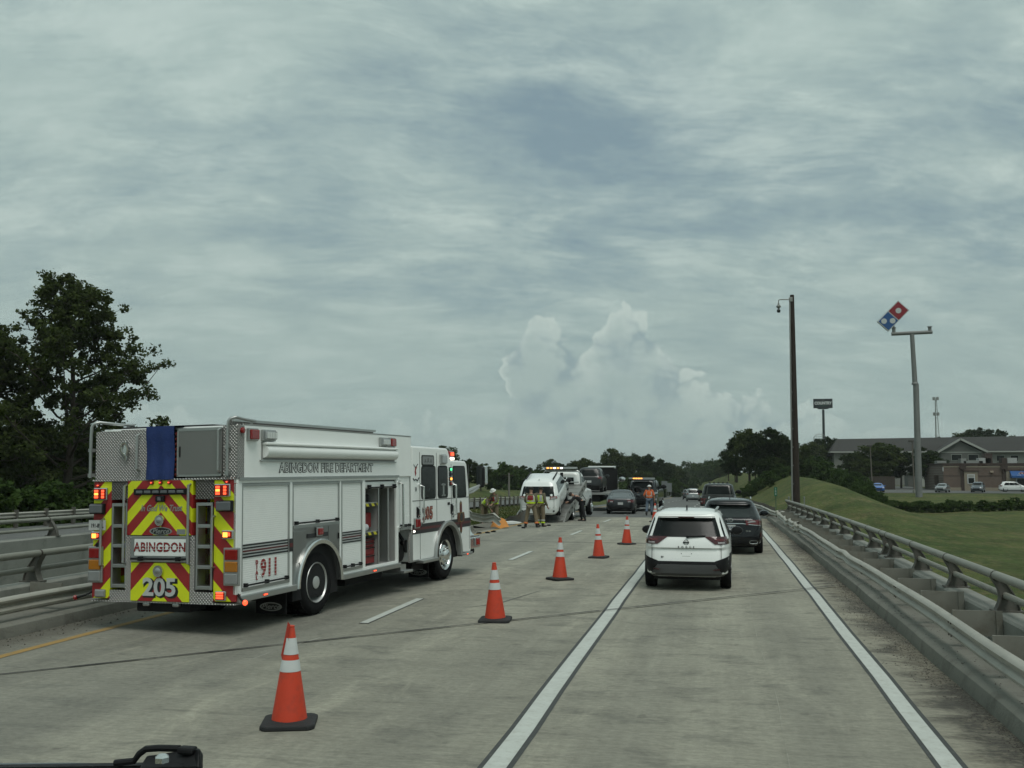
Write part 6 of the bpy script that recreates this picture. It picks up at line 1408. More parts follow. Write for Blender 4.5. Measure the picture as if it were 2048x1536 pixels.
# ================================================================== wreck debris by the left kerb
DB = thing('crumpled_guardrail', 'crumpled grey length of torn guardrail lying by the left kerb, ahead of the fire engine', 'debris', (-10.3, 41.2, zr(41)), R(-20))
pts = [(-1.6, 1.2, .35), (-.9, .7, .55), (-.3, .5, .30), (.3, .45, .22), (.9, .3, .30), (1.3, .15, .12)]
mb = MB(); path = []
for i, p in enumerate(pts):
    d = Vector(pts[min(i + 1, 5)]) - Vector(pts[max(i - 1, 0)]); r = Vector((d.y, -d.x, 0)).normalized(); r.rotate(Matrix.Rotation(.5 * math.sin(i * 1.9), 3, d.normalized())); path.append((Vector(p), r))
mb.sweep([(a * 1.4, b_ * 1.35) for a, b_ in WBS], path); mb.build('beam_section', STEEL, DB, smooth=True)
mb = MB(); mb.grid(lambda u, v: (-1.7 + 2.0 * u, .2 + .5 * v + .15 * math.sin(6 * u), .06 + .42 * u * (1 - u) + .22 * v * math.sin(5 * u + 1)), lin(0, 1, 12), lin(0, 1, 6)); mb.build('bent_plate', mat('grey_plastic', (.09, .09, .088), .6, var=.2), DB, smooth=True)
OB = thing('salvage_sheet', 'curled orange sheet lying on the road edge beside the torn guardrail', 'debris', (at(1000, 1052, 41.5).x, 41.5, zr(41.9)), R(15))
mb = MB(); mb.grid(lambda u, v: (.80 * (u - .5), .6 * (v - .5) * (1 - .5 * abs(2 * u - 1) ** 2), .04 + .42 * (v ** 2) * (1 - (2 * u - 1) ** 2) + .03 * math.sin(9 * u)), lin(0, 1, 16), lin(0, 1, 8)); mb.build('curled_sheet', mat('orange_sheet', (.50, .20, .035), .7, var=.2, vscale=5), OB, smooth=True)
BM = thing('bumper_cover', 'torn silver bumper cover hanging by the minivan left corner', 'debris', (-8.95, 46.3, zr(46)), R(12))
mb = MB(); mb.grid(lambda u, v: (-1.0 * u + .25 * v, .1 * math.sin(4 * u) - .2 * v, .04 + .62 * v * (1 - .55 * u) + .05 * math.sin(7 * u)), lin(0, 1, 12), lin(0, 1, 6)); mb.build('cover', mat('bumper_silver', (.20, .205, .205), .35, metal=.4), BM, smooth=True)
BR_ = thing('broken_trim', 'broken pale trim piece on the ground left of the firefighters feet', 'debris', (-9.3, 44.8, zr(45)), .4)
mb = MB(); mb.prism([(-.5, 0), (.35, .02), (.5, .10), (.1, .16), (-.35, .13)], 0, .35, 'y'); mb.build('trim', PM_, BR_, bevel=.02)
for k, (x, y) in enumerate(((-8.7, 38.4), (-9.0, 37.2), (-8.1, 41.6), (-8.75, 37.6), (-8.6, 43.2), (-7.4, 43.9))):
    mb = MB(); mb.prism([(-.09, 0), (.07, .0), (.11, .05), (0, .07), (-.1, .03)], -.05, .06, 'y'); o = mb.build('wreck_fragment', BLACK, loc=(x, y, zr(y))); o.rotation_euler = (0, 0, k * 1.1)
    tag(o, 'small black plastic fragment from the crash lying on the concrete', 'debris', 'crash fragments on the road')

# ================================================================== the camera vehicle: hood edge and wiper
HOODP = paint('hood_paint', (.010, .013, .018), .18)
def nearp(px, py, d): return at(px, py, d)
HD = thing('vehicle_hood', 'dark hood edge of the vehicle the picture is taken from', 'hood', (0, 0, 0))
mb = MB(); xs = [(-220, 1523), (0, 1526), (140, 1525), (280, 1528), (440, 1538), (700, 1556), (1000, 1580), (1500, 1630)]
rows = []
for px, py in xs:
    p = at(px, py, 1.25); rows.append([p + Vector((0, -.35, -.10)), p + Vector((0, -.12, -.012)), p, p + Vector((0, .03, -.02)), p + Vector((0, .10, -.35))])
mb.grid(lambda i, j: rows[i][j], list(range(len(xs))), list(range(5))); mb.build('cowl', HOODP, HD, smooth=True)
WPR = thing('windshield_wiper', 'black windshield wiper pivot resting on the hood edge at lower left', 'wiper', at(335, 1535, 1.15))
o0 = WPR.location.copy()
def rel(px, py, d): return at(px, py, d) - o0
mb = MB(); q = [rel(276, 1536, 1.12), rel(292, 1510, 1.15), rel(345, 1506, 1.16), rel(392, 1496, 1.15), rel(399, 1494, 1.13), rel(400, 1540, 1.12)]
mb.add([tuple(p) for p in q] + [tuple(p + Vector((-.006, .02, -.012))) for p in q], [tuple(range(6)), tuple(range(11, 5, -1))] + [(i, (i + 1) % 6, 6 + (i + 1) % 6, 6 + i) for i in range(6)]); mb.build('arm_head', BLACK, WPR, bevel=.004)
mb = MB(); mb.tube([rel(230, 1526, 1.15), rel(268, 1522, 1.15), rel(278, 1508, 1.15), rel(292, 1498, 1.15), rel(318, 1496, 1.15), rel(360, 1497, 1.15)], .0042, 8); mb.build('washer_hose', BLACK, WPR, smooth=True)
p = rel(374, 1500, 1.14); mb = MB(); mb.box(p.x - .011, p.x + .011, p.y - .006, p.y + .008, p.z - .005, p.z + .004); mb.build('nozzle_block', BLACK, WPR, bevel=.003)
mb = MB(); mb.lathe([(.009, 0), (.009, .006), (.005, .009)], 6, rel(324, 1524, 1.11)); mb.build('pivot_nut', CHROME, WPR)
mb = MB(); mb.bar(rel(-220, 1538, 1.2), rel(290, 1531, 1.16), .014, .004); mb.build('wiper_arm', BLACK, WPR)
# ================================================================== vegetation
def leaf_mat(name, a, b):
    m = mat(name, a, .8, var=0, spec=.08); t = NT(m.node_tree); p = bsdf(m)
    co = t.n('ShaderNodeTexCoord').outputs['Object']; f = t.noise(co, .55, 4, .6); f2 = t.noise(co, 5., 2, .6)
    k = t.mix(t.smooth(t.m('ADD', t.m('MULTIPLY', f, .65), t.m('MULTIPLY', f2, .35)), .40, .62), a, b)
    t.t.links.new(k, p.inputs['Base Color']); translucent(m, .38); return m
LEAF = [leaf_mat('leaf_dark', (.013, .024, .009), (.029, .046, .015)), leaf_mat('leaf_mid', (.017, .031, .010), (.038, .056, .018)), leaf_mat('leaf_olive', (.034, .050, .015), (.070, .092, .029)), leaf_mat('leaf_bush', (.034, .062, .016), (.068, .108, .030))]
BARK = mat('bark', (.055, .045, .036), .95, var=.35, vscale=4, bump=.6, bscale=14)
def leaf_mesh(name, C, S_, N, leaf, rs, m, up=.35):
    """C clump centres (n,3), S_ clump radii (n,), N leaves per clump"""
    C = np.repeat(np.asarray(C, float), N, 0); S_ = np.repeat(np.asarray(S_, float), N); n = len(C)
    d = rs.randn(n, 3); d /= np.linalg.norm(d, axis=1)[:, None]; r = rs.rand(n) ** .45
    P = C + d * (S_ * r)[:, None] * np.array([1, 1, .72])
    nr = d * .55 + rs.randn(n, 3) * .6 + np.array([0, 0, up]); nr /= np.linalg.norm(nr, axis=1)[:, None]
    a = np.cross(nr, rs.randn(n, 3)); a /= np.linalg.norm(a, axis=1)[:, None]; b = np.cross(nr, a)
    L = leaf * (.6 + .8 * rs.rand(n))[:, None]
    bend = nr * L * .18
    V = np.stack([P - a * L * .55, P + b * L * .36 - bend, P + a * L * .55, P - b * L * .36 - bend], 1).reshape(-1, 3)
    me = bpy.data.meshes.new(name); me.vertices.add(n * 4); me.vertices.foreach_set('co', V.ravel()); me.loops.add(n * 4); me.loops.foreach_set('vertex_index', np.arange(n * 4))
    me.polygons.add(n); me.polygons.foreach_set('loop_start', np.arange(0, n * 4, 4)); me.materials.append(m); me.update(calc_edges=True); return me
def lobe_crown(seed, H0, H1, RX, nl=11, ncl=9, per=52, leaf=.42, m=None, cs=.2):
    """unlike lobes heaped into a crown between heights H0 and H1"""
    rs = np.random.RandomState(seed); C = []; S_ = []
    for i in range(nl):
        u = (i + .5) / nl; z = lerp(H0, H1, .12 + .76 * u ** .85); w = RX * (.95 * math.sin(math.pi * (.16 + .76 * u)) ** .8) * (.55 + .55 * rs.rand()); a = i * 2.4 + rs.rand() * 1.3
        lc = np.array([math.cos(a) * w * .62, math.sin(a) * w * .62, z]); lr = RX * (.34 + .20 * rs.rand())
        for k in range(ncl):
            q = rs.randn(3); q /= np.linalg.norm(q); q[2] = abs(q[2]) * .9 - .25
            C.append(lc + q * lr * (.70 + .4 * rs.rand())); S_.append(RX * cs * (.6 + .7 * rs.rand()))
    return leaf_mesh('crown', C, S_, per, leaf, rs, m or LEAF[0])
def trunk_mesh(seed, H, r, spread, limbs=5):
    rs = random.Random(seed); b = MB(); b.tube([(0, 0, -.4), (rs.uniform(-.1, .1), rs.uniform(-.1, .1), H * .35), (rs.uniform(-.3, .3), rs.uniform(-.3, .3), H * .8)], [r * 1.2, r * .8, r * .25], 8)
    for i in range(limbs):
        a = i * 2.4 + rs.random(); z = H * (.3 + .09 * i); b.tube([(0, 0, z), (math.cos(a) * spread * .4, math.sin(a) * spread * .4, z + H * .13), (math.cos(a) * spread * .8, math.sin(a) * spread * .8, z + H * .22)], [r * .45, r * .28, r * .08], 6)
    return b.mesh('trunk', BARK, True)
CROWNS = [lobe_crown(11 + i, 2.2, 12., 4.6 + .35 * (i % 3), 11 + i % 3, 9, 50, .50, LEAF[i % 3], .21) for i in range(6)]
CTOP = [max(v.co.z for v in m_.vertices) for m_ in CROWNS]
TRUNKS = [trunk_mesh(31 + i, 11., .26, 3.6) for i in range(3)]
def tree(label, px, pytop, Y, kind=0, wide=1., group=None, base=None, name='tree', hmin=4.):
    p = at(px, pytop, Y); g0 = terr(p.x, Y) if base is None else base; h = max(hmin, p.z - g0)
    t = thing(name, label, 'tree', (p.x, Y, g0), (px * 1.7) % 6.28, group); k = h / CTOP[kind % 6]
    t.scale = (k * wide, k * wide, k)
    link('trunk', TRUNKS[kind % 3], t); link('crown', CROWNS[kind % 6], t); return t

# the big open-crowned tree at the left
def big_tree(label, loc, H, RX, seed, per, leaf, m, lean=0.):
    t = thing('tree', label, 'tree', loc); rs = np.random.RandomState(seed); b = MB(); C = []; S_ = []
    tp = [np.array([lean * u ** 1.5 + .25 * math.sin(u * 5 + seed), .2 * math.sin(u * 4), -.4 + H * .97 * u]) for u in lin(0, 1, 9)]
    b.tube([Vector(p) for p in tp], [lerp(.38, .04, (i / 8) ** .8) for i in range(9)], 9)
    for i in range(44):
        u = .10 + .87 * (i / 44); j = u * 8; i0 = min(7, int(j)); p0 = tp[i0] + (tp[i0 + 1] - tp[i0]) * (j - i0); a = i * 2.399 + rs.rand() * .7
        ln = RX * (.14 + .88 * min(1., 1.6 * (1 - u)) ** .95) * (.70 + .45 * rs.rand())
        rise = .35 + .75 * u; d = np.array([math.cos(a), math.sin(a), rise * .62]); d /= np.linalg.norm(d)
        pts = [p0]; q = p0.copy()
        for k in range(5):
            d = d + rs.randn(3) * .13 + np.array([0, 0, .05]); d /= np.linalg.norm(d); q = q + d * ln / 5; pts.append(q.copy())
        b.tube([Vector(x) for x in pts], [lerp(.13 * (1.15 - u), .018, k / 5) for k in range(6)], 6)
        for k in range(2, 6):
            for s in range(3 if k < 5 else 2):
                e = rs.randn(3); e[2] = abs(e[2]) * .7; e /= np.linalg.norm(e); ll = RX * (.10 + .13 * rs.rand()); tip = pts[k] + e * ll
                b.tube([Vector(pts[k]), Vector(pts[k] + e * ll * .5 + np.array([0, 0, .05])), Vector(tip)], [.028, .018, .008], 5)
                C.append(tip); S_.append(.36 + .34 * rs.rand())
                if rs.rand() < .62: C.append(pts[k] + e * ll * .5 + rs.randn(3) * .25); S_.append(.35 + .35 * rs.rand())
    b.build('trunk', BARK, t, smooth=True); link('crown', leaf_mesh('crown', C, S_, per, leaf, rs, m), t); return t
p = at(150, 560, 60.)
big_tree('tall open-crowned leafy tree on the left, behind the rear of the fire engine', (p.x, 60., terr(p.x, 60)), p.z - terr(p.x, 60), 7.6, 5, 44, .24, LEAF[2], -.35)
p = at(-35, 655, 57.); big_tree('leafy tree cut by the left edge of the picture', (p.x, 57., terr(p.x, 57)), p.z - terr(p.x, 57) , 5.6, 9, 40, .27, LEAF[2], .3)
G1 = 'dense trees below the big tree on the left'
for i, (px, py, Y, k, w) in enumerate(((20, 850, 70, 0, 1.5), (90, 880, 74, 1, 1.6), (165, 870, 72, 2, 1.5), (225, 905, 80, 0, 1.5), (130, 840, 95, 3, 1.4), (270, 930, 88, 4, 1.5), (-60, 830, 70, 1, 1.6), (330, 935, 110, 5, 1.5), (50, 905, 64, 2, 1.5))):
    tree('dark bushy tree filling the space under the big tree, left of the fire engine', px, py, Y, k, w, G1)
G2_ = 'trees behind the fire engine cab'
for i, (px, py, Y, k, w) in enumerate(((838, 905, 170, 0, 1.2), (862, 893, 165, 1, 1.1), (886, 890, 160, 2, 1.1), (912, 912, 150, 3, 1.3), (938, 916, 150, 4, 1.2), (962, 926, 152, 5, 1.1), (800, 915, 170, 2, 1.3))):
    tree('leafy tree in the clump rising behind the fire engine cab', px, py, Y, k, w, G2_)
G3_ = 'trees of the far wood left of the road'
for i, (px, py, Y, w) in enumerate(((1002, 962, 330, 1.7), (1018, 944, 230, .8), (1032, 931, 235, 1.1), (1052, 930, 240, 1.1), (1076, 937, 250, 1.2), (1098, 917, 240, 1.), (1121, 925, 250, 1.1), (1144, 921, 255, 1.1), (1166, 915, 250, 1.), (1187, 925, 260, 1.1), (1207, 919, 262, 1.), (1229, 895, 255, .9), (1250, 914, 270, 1.), (1267, 904, 265, .9), (1287, 911, 275, 1.), (1307, 907, 270, .9), (1327, 918, 285, .9), (1344, 924, 300, .9), (1357, 934, 320, .9), (1240, 935, 235, 1.2), (1285, 940, 240, 1.2), (1325, 948, 260, 1.1), (1180, 945, 230, 1.3), (1110, 950, 225, 1.4), (1060, 953, 215, 1.5), (1150, 952, 228, 1.3), (1215, 948, 232, 1.2), (1262, 950, 236, 1.2), (1305, 950, 250, 1.2), (1345, 955, 290, 1.2))):
    tree('tree in the far wood that lines the left of the road ahead', px, py, Y, i, w, G3_)
G4_ = 'hazy trees where the road disappears'
for i, (px, py, Y, w) in enumerate(((1372, 942, 480, 1.1), (1386, 938, 520, 1.1), (1396, 950, 620, 1.5), (1410, 952, 600, 1.4), (1424, 936, 440, 1.), (1438, 930, 380, 1.), (1440, 950, 330, 1.2), (1380, 960, 560, 1.6), (1452, 942, 300, 1.2), (1405, 963, 560, 1.6), (1422, 960, 420, 1.4))):
    tree('hazy distant tree where the road bends out of sight', px, py, Y, i + 2, w, G4_)
G5_ = 'big dark trees right of the road'
for i, (px, py, Y, w) in enumerate(((1456, 905, 190, .9), (1472, 870, 175, .95), (1497, 856, 165, .95), (1527, 853, 160, 1.), (1556, 858, 160, .95), (1580, 876, 170, .95), (1470, 930, 170, 1.2), (1510, 910, 160, 1.2), (1550, 915, 158, 1.2), (1585, 920, 165, 1.2), (1535, 935, 150, 1.5))):
    tree('big dark tree in the dense clump on the right, beyond the grassy bank', px, py, Y, i, w, G5_, base=.2)
G6_ = 'trees left of the hotel'
for i, (px, py, Y, w) in enumerate(((1607, 896, 240, 1.1), (1626, 882, 245, 1.), (1648, 872, 250, 1.), (1668, 876, 262, 1.), (1590, 905, 240, 1.2), (1635, 910, 225, 1.3))):
    tree('tree in the group at the left end of the hotel', px, py, Y, i + 1, w, G6_, base=-1.5)
for i, (px, py, Y, w, lab) in enumerate(((1714, 900, 202, 1.3, 'leafy parking lot tree in front of the hotel, left of the lamp post'), (1757, 884, 200, 1.45, 'tallest leafy parking lot tree, between the two lamp posts'), (1800, 902, 204, 1.25, 'leafy parking lot tree just left of the tall sign pole'), (1851, 893, 200, 1.3, 'leafy parking lot tree at the left end of the brick restaurant'), (1735, 915, 196, 1.5, 'low spreading lot tree behind the bright blue car'), (1868, 912, 212, 1.4, 'small lot tree touching the front gable of the hotel'))):
    tree(lab, px, py, Y, i + 1, w, None, base=-1.45)
G7_ = 'trees on the skyline behind the hotel'
for i, (px, py, Y, w) in enumerate(((1882, 872, 360, 1.), (1908, 869, 350, 1.), (1938, 858, 350, 1.1), (1965, 854, 345, 1.1), (1990, 857, 350, 1.1), (2014, 870, 360, 1.), (1845, 876, 360, 1.))):
    tree('tree top showing above the hotel roof', px, py, Y, i, w, G7_, base=-1.)
# bushes: the hedge row and the overgrown bank
BUSH = [lobe_crown(71 + i, -.15, 2.3, 1.7, 8, 7, 42, .22, LEAF[3], .22) for i in range(4)]
BSTEM = MB(); BSTEM.tube([(0, 0, -.2), (0, 0, .8), (.2, 0, 1.4)], [.06, .05, .02], 6); BSTEM.tube([(0, 0, .2), (-.4, .2, 1.2)], [.04, .01], 5); BSTM = BSTEM.mesh('stems', BARK)
def bush(label, x, y, s, k, sz=1., group=None, z=None):
    t = thing('bush', label, 'bush', (x, y, (terr(x, y) if z is None else z) - .05), k * 1.9, group); t.scale = (s, s, s * sz); link('foliage', BUSH[k % 4], t); link('stems', BSTM, t); return t
rb = random.Random(3); GH = 'bushes of the hedge row below the parking lot'; GB = 'bushes up the bank below the hotel sign'
for k in range(20):
    px = 1765 + k * 15.5; p = at(px, 1018 + .03 * (px - 1765), 114 + rb.uniform(-2, 2)); bush('green bush in the low hedge row between the field and the parking lot', p.x, p.y, rb.uniform(.50, .68), k, rb.uniform(.62, .85), GH)
for k in range(26):
    u = k / 25; px = lerp(1612, 1765, u ** .9); Y = lerp(178, 118, u) + rb.uniform(-4, 4); p = at(px, 980, Y)
    bush('overgrown green bush on the bank below the hotel sign', p.x + rb.uniform(-.6, .6), Y, rb.uniform(1.0, 1.4) * lerp(1.45, .42, u), k, rb.uniform(.9, 1.05), GB)
    if k % 2 == 0 and u < .62: p = at(px + 20, 980, Y + 8); bush('overgrown green bush on the bank below the hotel sign', p.x, Y + 8, rb.uniform(.9, 1.25) * lerp(1.5, .8, u), k + 1, 1., GB)
GM = 'low scrub on the crest of the grassy bank'
for k in range(12):
    u = k / 11; px = lerp(1492, 1572, u); Y = 150; p = at(px, 970, Y); bush('low scrubby bush on the crest of the grassy bank', p.x, Y + rb.uniform(-8, 8), rb.uniform(.7, 1.1), k, .8, GM)
G8_ = 'scrub along the foot of the far wood'
for k in range(34):
    px = lerp(985, 1345, k / 33) + rb.uniform(-4, 4); Y = lerp(185, 250, k / 33) + rb.uniform(-8, 8); p = at(px, 970, Y); bush('dark scrub at the foot of the far wood', p.x, Y, rb.uniform(1.3, 2.1), k, 1., G8_)
GX_ = 'scrub where the road disappears'
for k in range(22):
    px = lerp(1345, 1462, k / 21); Y = 400 + (k * 53 % 7) * 30; p = at(px, 975, Y); bush('hazy scrub where the road bends out of sight', p.x, Y, rb.uniform(2.6, 3.6), k, 1.2, GX_)
G9_ = 'scrub by the guardrail under the big tree'
for k in range(26):
    x, y = -31.5 - rb.uniform(0, 6), 26 + k * 2.2; bush('green scrub behind the far guardrail under the big tree', x, y, rb.uniform(.8, 1.6), k, .9, G9_)

# ================================================================== poles and signs
WOOD = mat('pole_wood', (.028, .020, .015), .9, var=.5, vscale=3, bump=.5, bscale=9, stretch=(4, 4, .5)); GPIPE = mat('galvanized_pipe', (.27, .275, .26), .5, metal=.5, var=.2, vscale=2)
b0 = at(1593, 1012, 57); CP = thing('camera_pole', 'brown wooden pole with a domed traffic camera on its arm, behind the railing end', 'utility pole', (b0.x, 57., terr(b0.x, 57)))
zt = at(1584, 590, 57).z - CP.location.z; xo = at(1584, 590, 57).x - b0.x
b = MB(); b.tube([(0, 0, -.3), (xo * .5, 0, zt * .5), (xo, 0, zt)], [.215, .165, .115], 14); b.build('pole', WOOD, CP, smooth=True)
b = MB(); b.tube([(-.24, -.10, .2), (xo * .5 - .19, -.08, zt * .5), (xo - .13, -.06, zt - .35)], .045, 8)
for k in range(12): z = .6 + k * zt / 13; b.box(xo * z / zt - .27 + .10 * z / zt, xo * z / zt - .10, -.14, -.02, z, z + .04)
b.build('conduit', GPIPE, CP, smooth=True)
b = MB(); b.box(xo - .18, xo + .02, -.14, -.02, zt - .40, zt - .14); b.build('junction_box', GPIPE, CP, bevel=.02)
b = MB(); b.tube([(xo - .15, 0, zt - .25), (xo - .66, 0, zt - .24), (xo - .74, 0, zt - .28), (xo - .75, 0, zt - .45)], .03, 8); b.tube([(xo - .15, 0, zt - .42), (xo - .05, 0, zt - .62)], .02, 6); b.build('camera_arm', GPIPE, CP, smooth=True)
b = MB(); b.lathe([(.05, zt - .45), (.06, zt - .55), (.13, zt - .60), (.12, zt - .68), (.06, zt - .72), (.06, zt - .78)], 16, (xo - .75, 0, 0)); cm = b.build('camera_housing', GPIPE, CP, smooth=True)
b = MB(); b.lathe([(.05, zt - .78), (.10, zt - .83), (.11, zt - .89), (.08, zt - .97), (.02, zt - .99)], 16, (xo - .75, 0, 0)); b.build('camera_dome', GLASSG, cm, smooth=True)
for xx in (-.42, .40):
    b = MB(); b.tube([(xx, -.3, -.3), (xx, -.3, 1.9)], .035, 8); b.lathe([(.045, 1.9), (.05, 1.94), (.03, 1.98)], 8, (xx, -.3, 0)); o = b.build('guard_post', GPIPE, CP, smooth=True)
fbox('service_box', GPIPE, -.40, -.16, -.36, -.22, .4, 1.7, .02, parent=CP)
MM = thing('mile_marker', 'small narrow green mile marker sign on a thin post by the guardrail', 'road sign', at(1552, 1020, 62)); MM.location.z = terr(MM.location.x, 62)
zt = at(1551, 974, 62).z - MM.location.z
b = MB(); b.box(-.02, .02, -.01, .01, -.3, zt); b.build('post', mat('green_post', (.03, .08, .05), .7), MM); b = MB(); b.box(-.085, .085, -.02, -.012, zt - .55, zt); o = b.build('sign_panel', mat('sign_green', (.01, .13, .07), .5), MM)
for k, ch in enumerate('154'): text(ch, .17, WHITE, o, (0, -.023, zt - .10 - k * .165), XX, ZX, .003, .004)
UM = thing('utility_marker', 'low white utility marker on the grass right of the wooden pole', 'marker', at(1648, 1010, 75)); UM.location.z = terr(UM.location.x, 75); mb = MB()
for k in range(3): mb.box(-.26 + .18 * k, -.11 + .18 * k, -.03, .03, -.1, .34)
mb.box(-.28, .30, -.02, .02, .10, .16); mb.build('boards', mat('marker_white', (.36, .38, .35), .7), UM)
# tall steel mast carrying the tilted two-square sign
DP = thing('sign_pole', 'tall grey steel mast with a tilted red and blue sign on its crossarm', 'sign', at(1838, 990, 150)); DP.location.z = terr(DP.location.x, 150); D0 = DP.location.copy()
MAST = mat('mast_grey', (.20, .205, .20), .65, metal=.3, var=.2, vscale=.7, dirt=.3, dirtcol=(.12, .11, .10))
def dp(px, py, dy=0.): return at(px, py, 150.) + Vector((0, dy, 0)) - D0
zj = dp(1830, 768).z
b = MB(); b.tube([(0, 0, -.5), (dp(1833, 800).x, 0, zj)], [.47, .40], 20); b.lathe([(.46, zj - .1), (.47, zj + .1), (.34, zj + .3)], 20, (dp(1830, 768).x, 0, 0)); b.build('lower_mast', MAST, DP, smooth=True)
b = MB(); b.tube([(dp(1830, 768).x, 0, zj), dp(1824, 668)], [.36, .30], 18); b.build('upper_mast', MAST, DP, smooth=True)
b = MB(); a, c_ = dp(1783, 668), dp(1864.5, 664); b.tube([a, c_], .27, 12); b.build('crossarm', MAST, DP, smooth=True)
for px, py in ((1787.5, 658), (1859.5, 656)):
    b = MB(); q = dp(px, py); b.lathe([(.24, -.75), (.24, .12), (.36, .14), (.36, .22), (.20, .24)], 14, q); b.build('stub_post', MAST, DP, smooth=True)
b = MB(); b.tube([dp(1787.5, 658), dp(1787.5, 648)], .12, 8); b.build('hinge_pin', MAST, DP, smooth=True)
ctr = dp(1785.7, 632.5, -.4); u = (dp(1794.4, 604.3) - dp(1756, 643.5)).normalized(); u.y = 0; u.normalize(); v_ = Vector((-u.z, 0, u.x)); LL_ = 4.22; WW_ = 2.12
def sq(name, m, a0, a1, b0, b1, y0, y1, parent=DP):
    b = MB(); vs = [ctr + u * i + v_ * j + Vector((0, y, 0)) for i in (a0, a1) for j in (b0, b1) for y in (y0, y1)]; b.add(vs, [(0, 1, 3, 2), (4, 6, 7, 5), (0, 4, 5, 1), (2, 3, 7, 6), (0, 2, 6, 4), (1, 5, 7, 3)]); return b.build(name, m, parent)
SW = mat('sign_white', (.50, .52, .52), .4, var=.05); SB = mat('sign_blue', (.012, .075, .24), .4, var=.05); SR = mat('sign_red', (.24, .014, .025), .4, var=.05)
cab_ = sq('sign_box', SW, -LL_ / 2, LL_ / 2, -WW_ / 2, WW_ / 2, 0, .55)
sq('red_square', SR, .07, LL_ / 2 - .12, -WW_ / 2 + .12, WW_ / 2 - .12, -.03, .0, cab_); sq('blue_square', SB, -LL_ / 2 + .12, -.07, -WW_ / 2 + .12, WW_ / 2 - .12, -.03, .0, cab_)
for a_, b_ in ((1.03, 0.), (-1.03 - .42, .42), (-1.03 + .42, -.42)):
    b = MB(); b.lathe([(.40, -.05), (.40, -.032)], 20, ctr + u * a_ + v_ * b_, 'y'); b.build('white_disc', SW, cab_)
# hotel sign
HS = thing('hotel_sign', 'dark rectangular roadside sign reading COUNTRY on a tall thin pole', 'sign', at(1648, 925, 260)); HS.location.z = -1.6; h0 = HS.location.copy()
def hp_(px, py): return at(px, py, 260.) - h0
SGD = mat('sign_charcoal', (.018, .024, .028), .5)
b = MB(); q = hp_(1646.5, 819); b.tube([(0, 0, -.3), (q.x, 0, q.z)], [.36, .30], 12); b.build('pole', mat('pole_charcoal', (.025, .033, .036), .6), HS, smooth=True)
A_, B_ = hp_(1627, 816.5), hp_(1664.5, 797.5); b = MB(); b.box(A_.x, B_.x, -.35, .35, A_.z, B_.z); pn = b.build('sign_panel', SGD, HS); b = MB(); b.box(A_.x + 1., B_.x - 1., -.3, .3, A_.z - .25, A_.z); b.build('panel_base', SGD, HS)
mx, mz = (A_.x + B_.x) / 2, (A_.z + B_.z) / 2; text('COUNTRY', 1.0, mat('sign_letter', (.62, .64, .63), .5), pn, (mx, -.37, mz + .05), XX, ZX, .02, .045, sx=.86); text('I', .55, MATS['sign_letter'], pn, (mx, -.37, mz + .85), XX, ZX, .02, shear=.4)
b = MB(); b.box(mx - 1.1, mx + 1.1, -.365, -.355, mz - .62, mz - .56); b.build('sign_rule', MATS['sign_green'], pn)
RS_ = thing('ring_sign', 'white post carrying a round open lattice sign frame left of the hotel sign pole', 'sign', at(1639, 925, 250)); RS_.location.z = -1.6; h0 = RS_.location.copy()
q = at(1637.5, 885, 250) - h0; b = MB(); b.tube([(0, 0, -.3), (q.x, 0, q.z)], .20, 10); b.build('post', SW, RS_, smooth=True)
q2 = at(1640, 877, 250) - h0; mb = MB(); mb.tube([(q2.x + 1.5 * math.cos(a), 0, q2.z + 1.1 * math.sin(a)) for a in lin(0, 2 * math.pi, 21)], .06, 6, caps=False)
for k in range(7): xk = -1.3 + k * .43; hk = 1.05 * math.sqrt(max(0, 1 - (xk / 1.5) ** 2)); mb.bar((q2.x + xk, 0, q2.z - hk), (q2.x + xk, 0, q2.z + hk), .05); 
for k in range(3): mb.bar((q2.x - 1.3, 0, q2.z - .5 + .5 * k), (q2.x + 1.3, 0, q2.z - .5 + .5 * k), .05)
mb.build('lattice', GPIPE, RS_)
# lattice mast on the skyline
CT = thing('lattice_tower', 'distant lattice radio tower on the skyline above the hotel roof', 'tower', at(1874, 872, 620)); CT.location.z = -2; h0 = CT.location.copy(); tz = at(1871, 797, 620).z - h0.z; mb = MB(); w0, w1 = 2.0, .45
def tw(z, k): w = lerp(w0, w1, z / tz); return Vector((w * math.cos(k * 2.094), w * math.sin(k * 2.094), z))
for k in range(3): mb.tube([tw(0, k), tw(tz, k)], .17, 5)
n = 18
for i in range(n):
    for k in range(3): mb.tube([tw(tz * i / n, k), tw(tz * (i + 1) / n, k + 1)], .08, 4); mb.tube([tw(tz * i / n, k), tw(tz * i / n, k + 1)], .08, 4)
mb.build('mast', GPIPE, CT); mb = MB()
for z in (tz, tz * .80):
    for k in range(6): a = k * 1.047; mb.box(1.5 * math.cos(a) - .25, 1.5 * math.cos(a) + .25, 1.5 * math.sin(a) - .25, 1.5 * math.sin(a) + .25, z - 1.0, z + .9); mb.tube([(0, 0, z), (1.5 * math.cos(a), 1.5 * math.sin(a), z)], .08, 4)
mb.build('antenna_panels', GPIPE, CT)['kind'] = 'stuff'
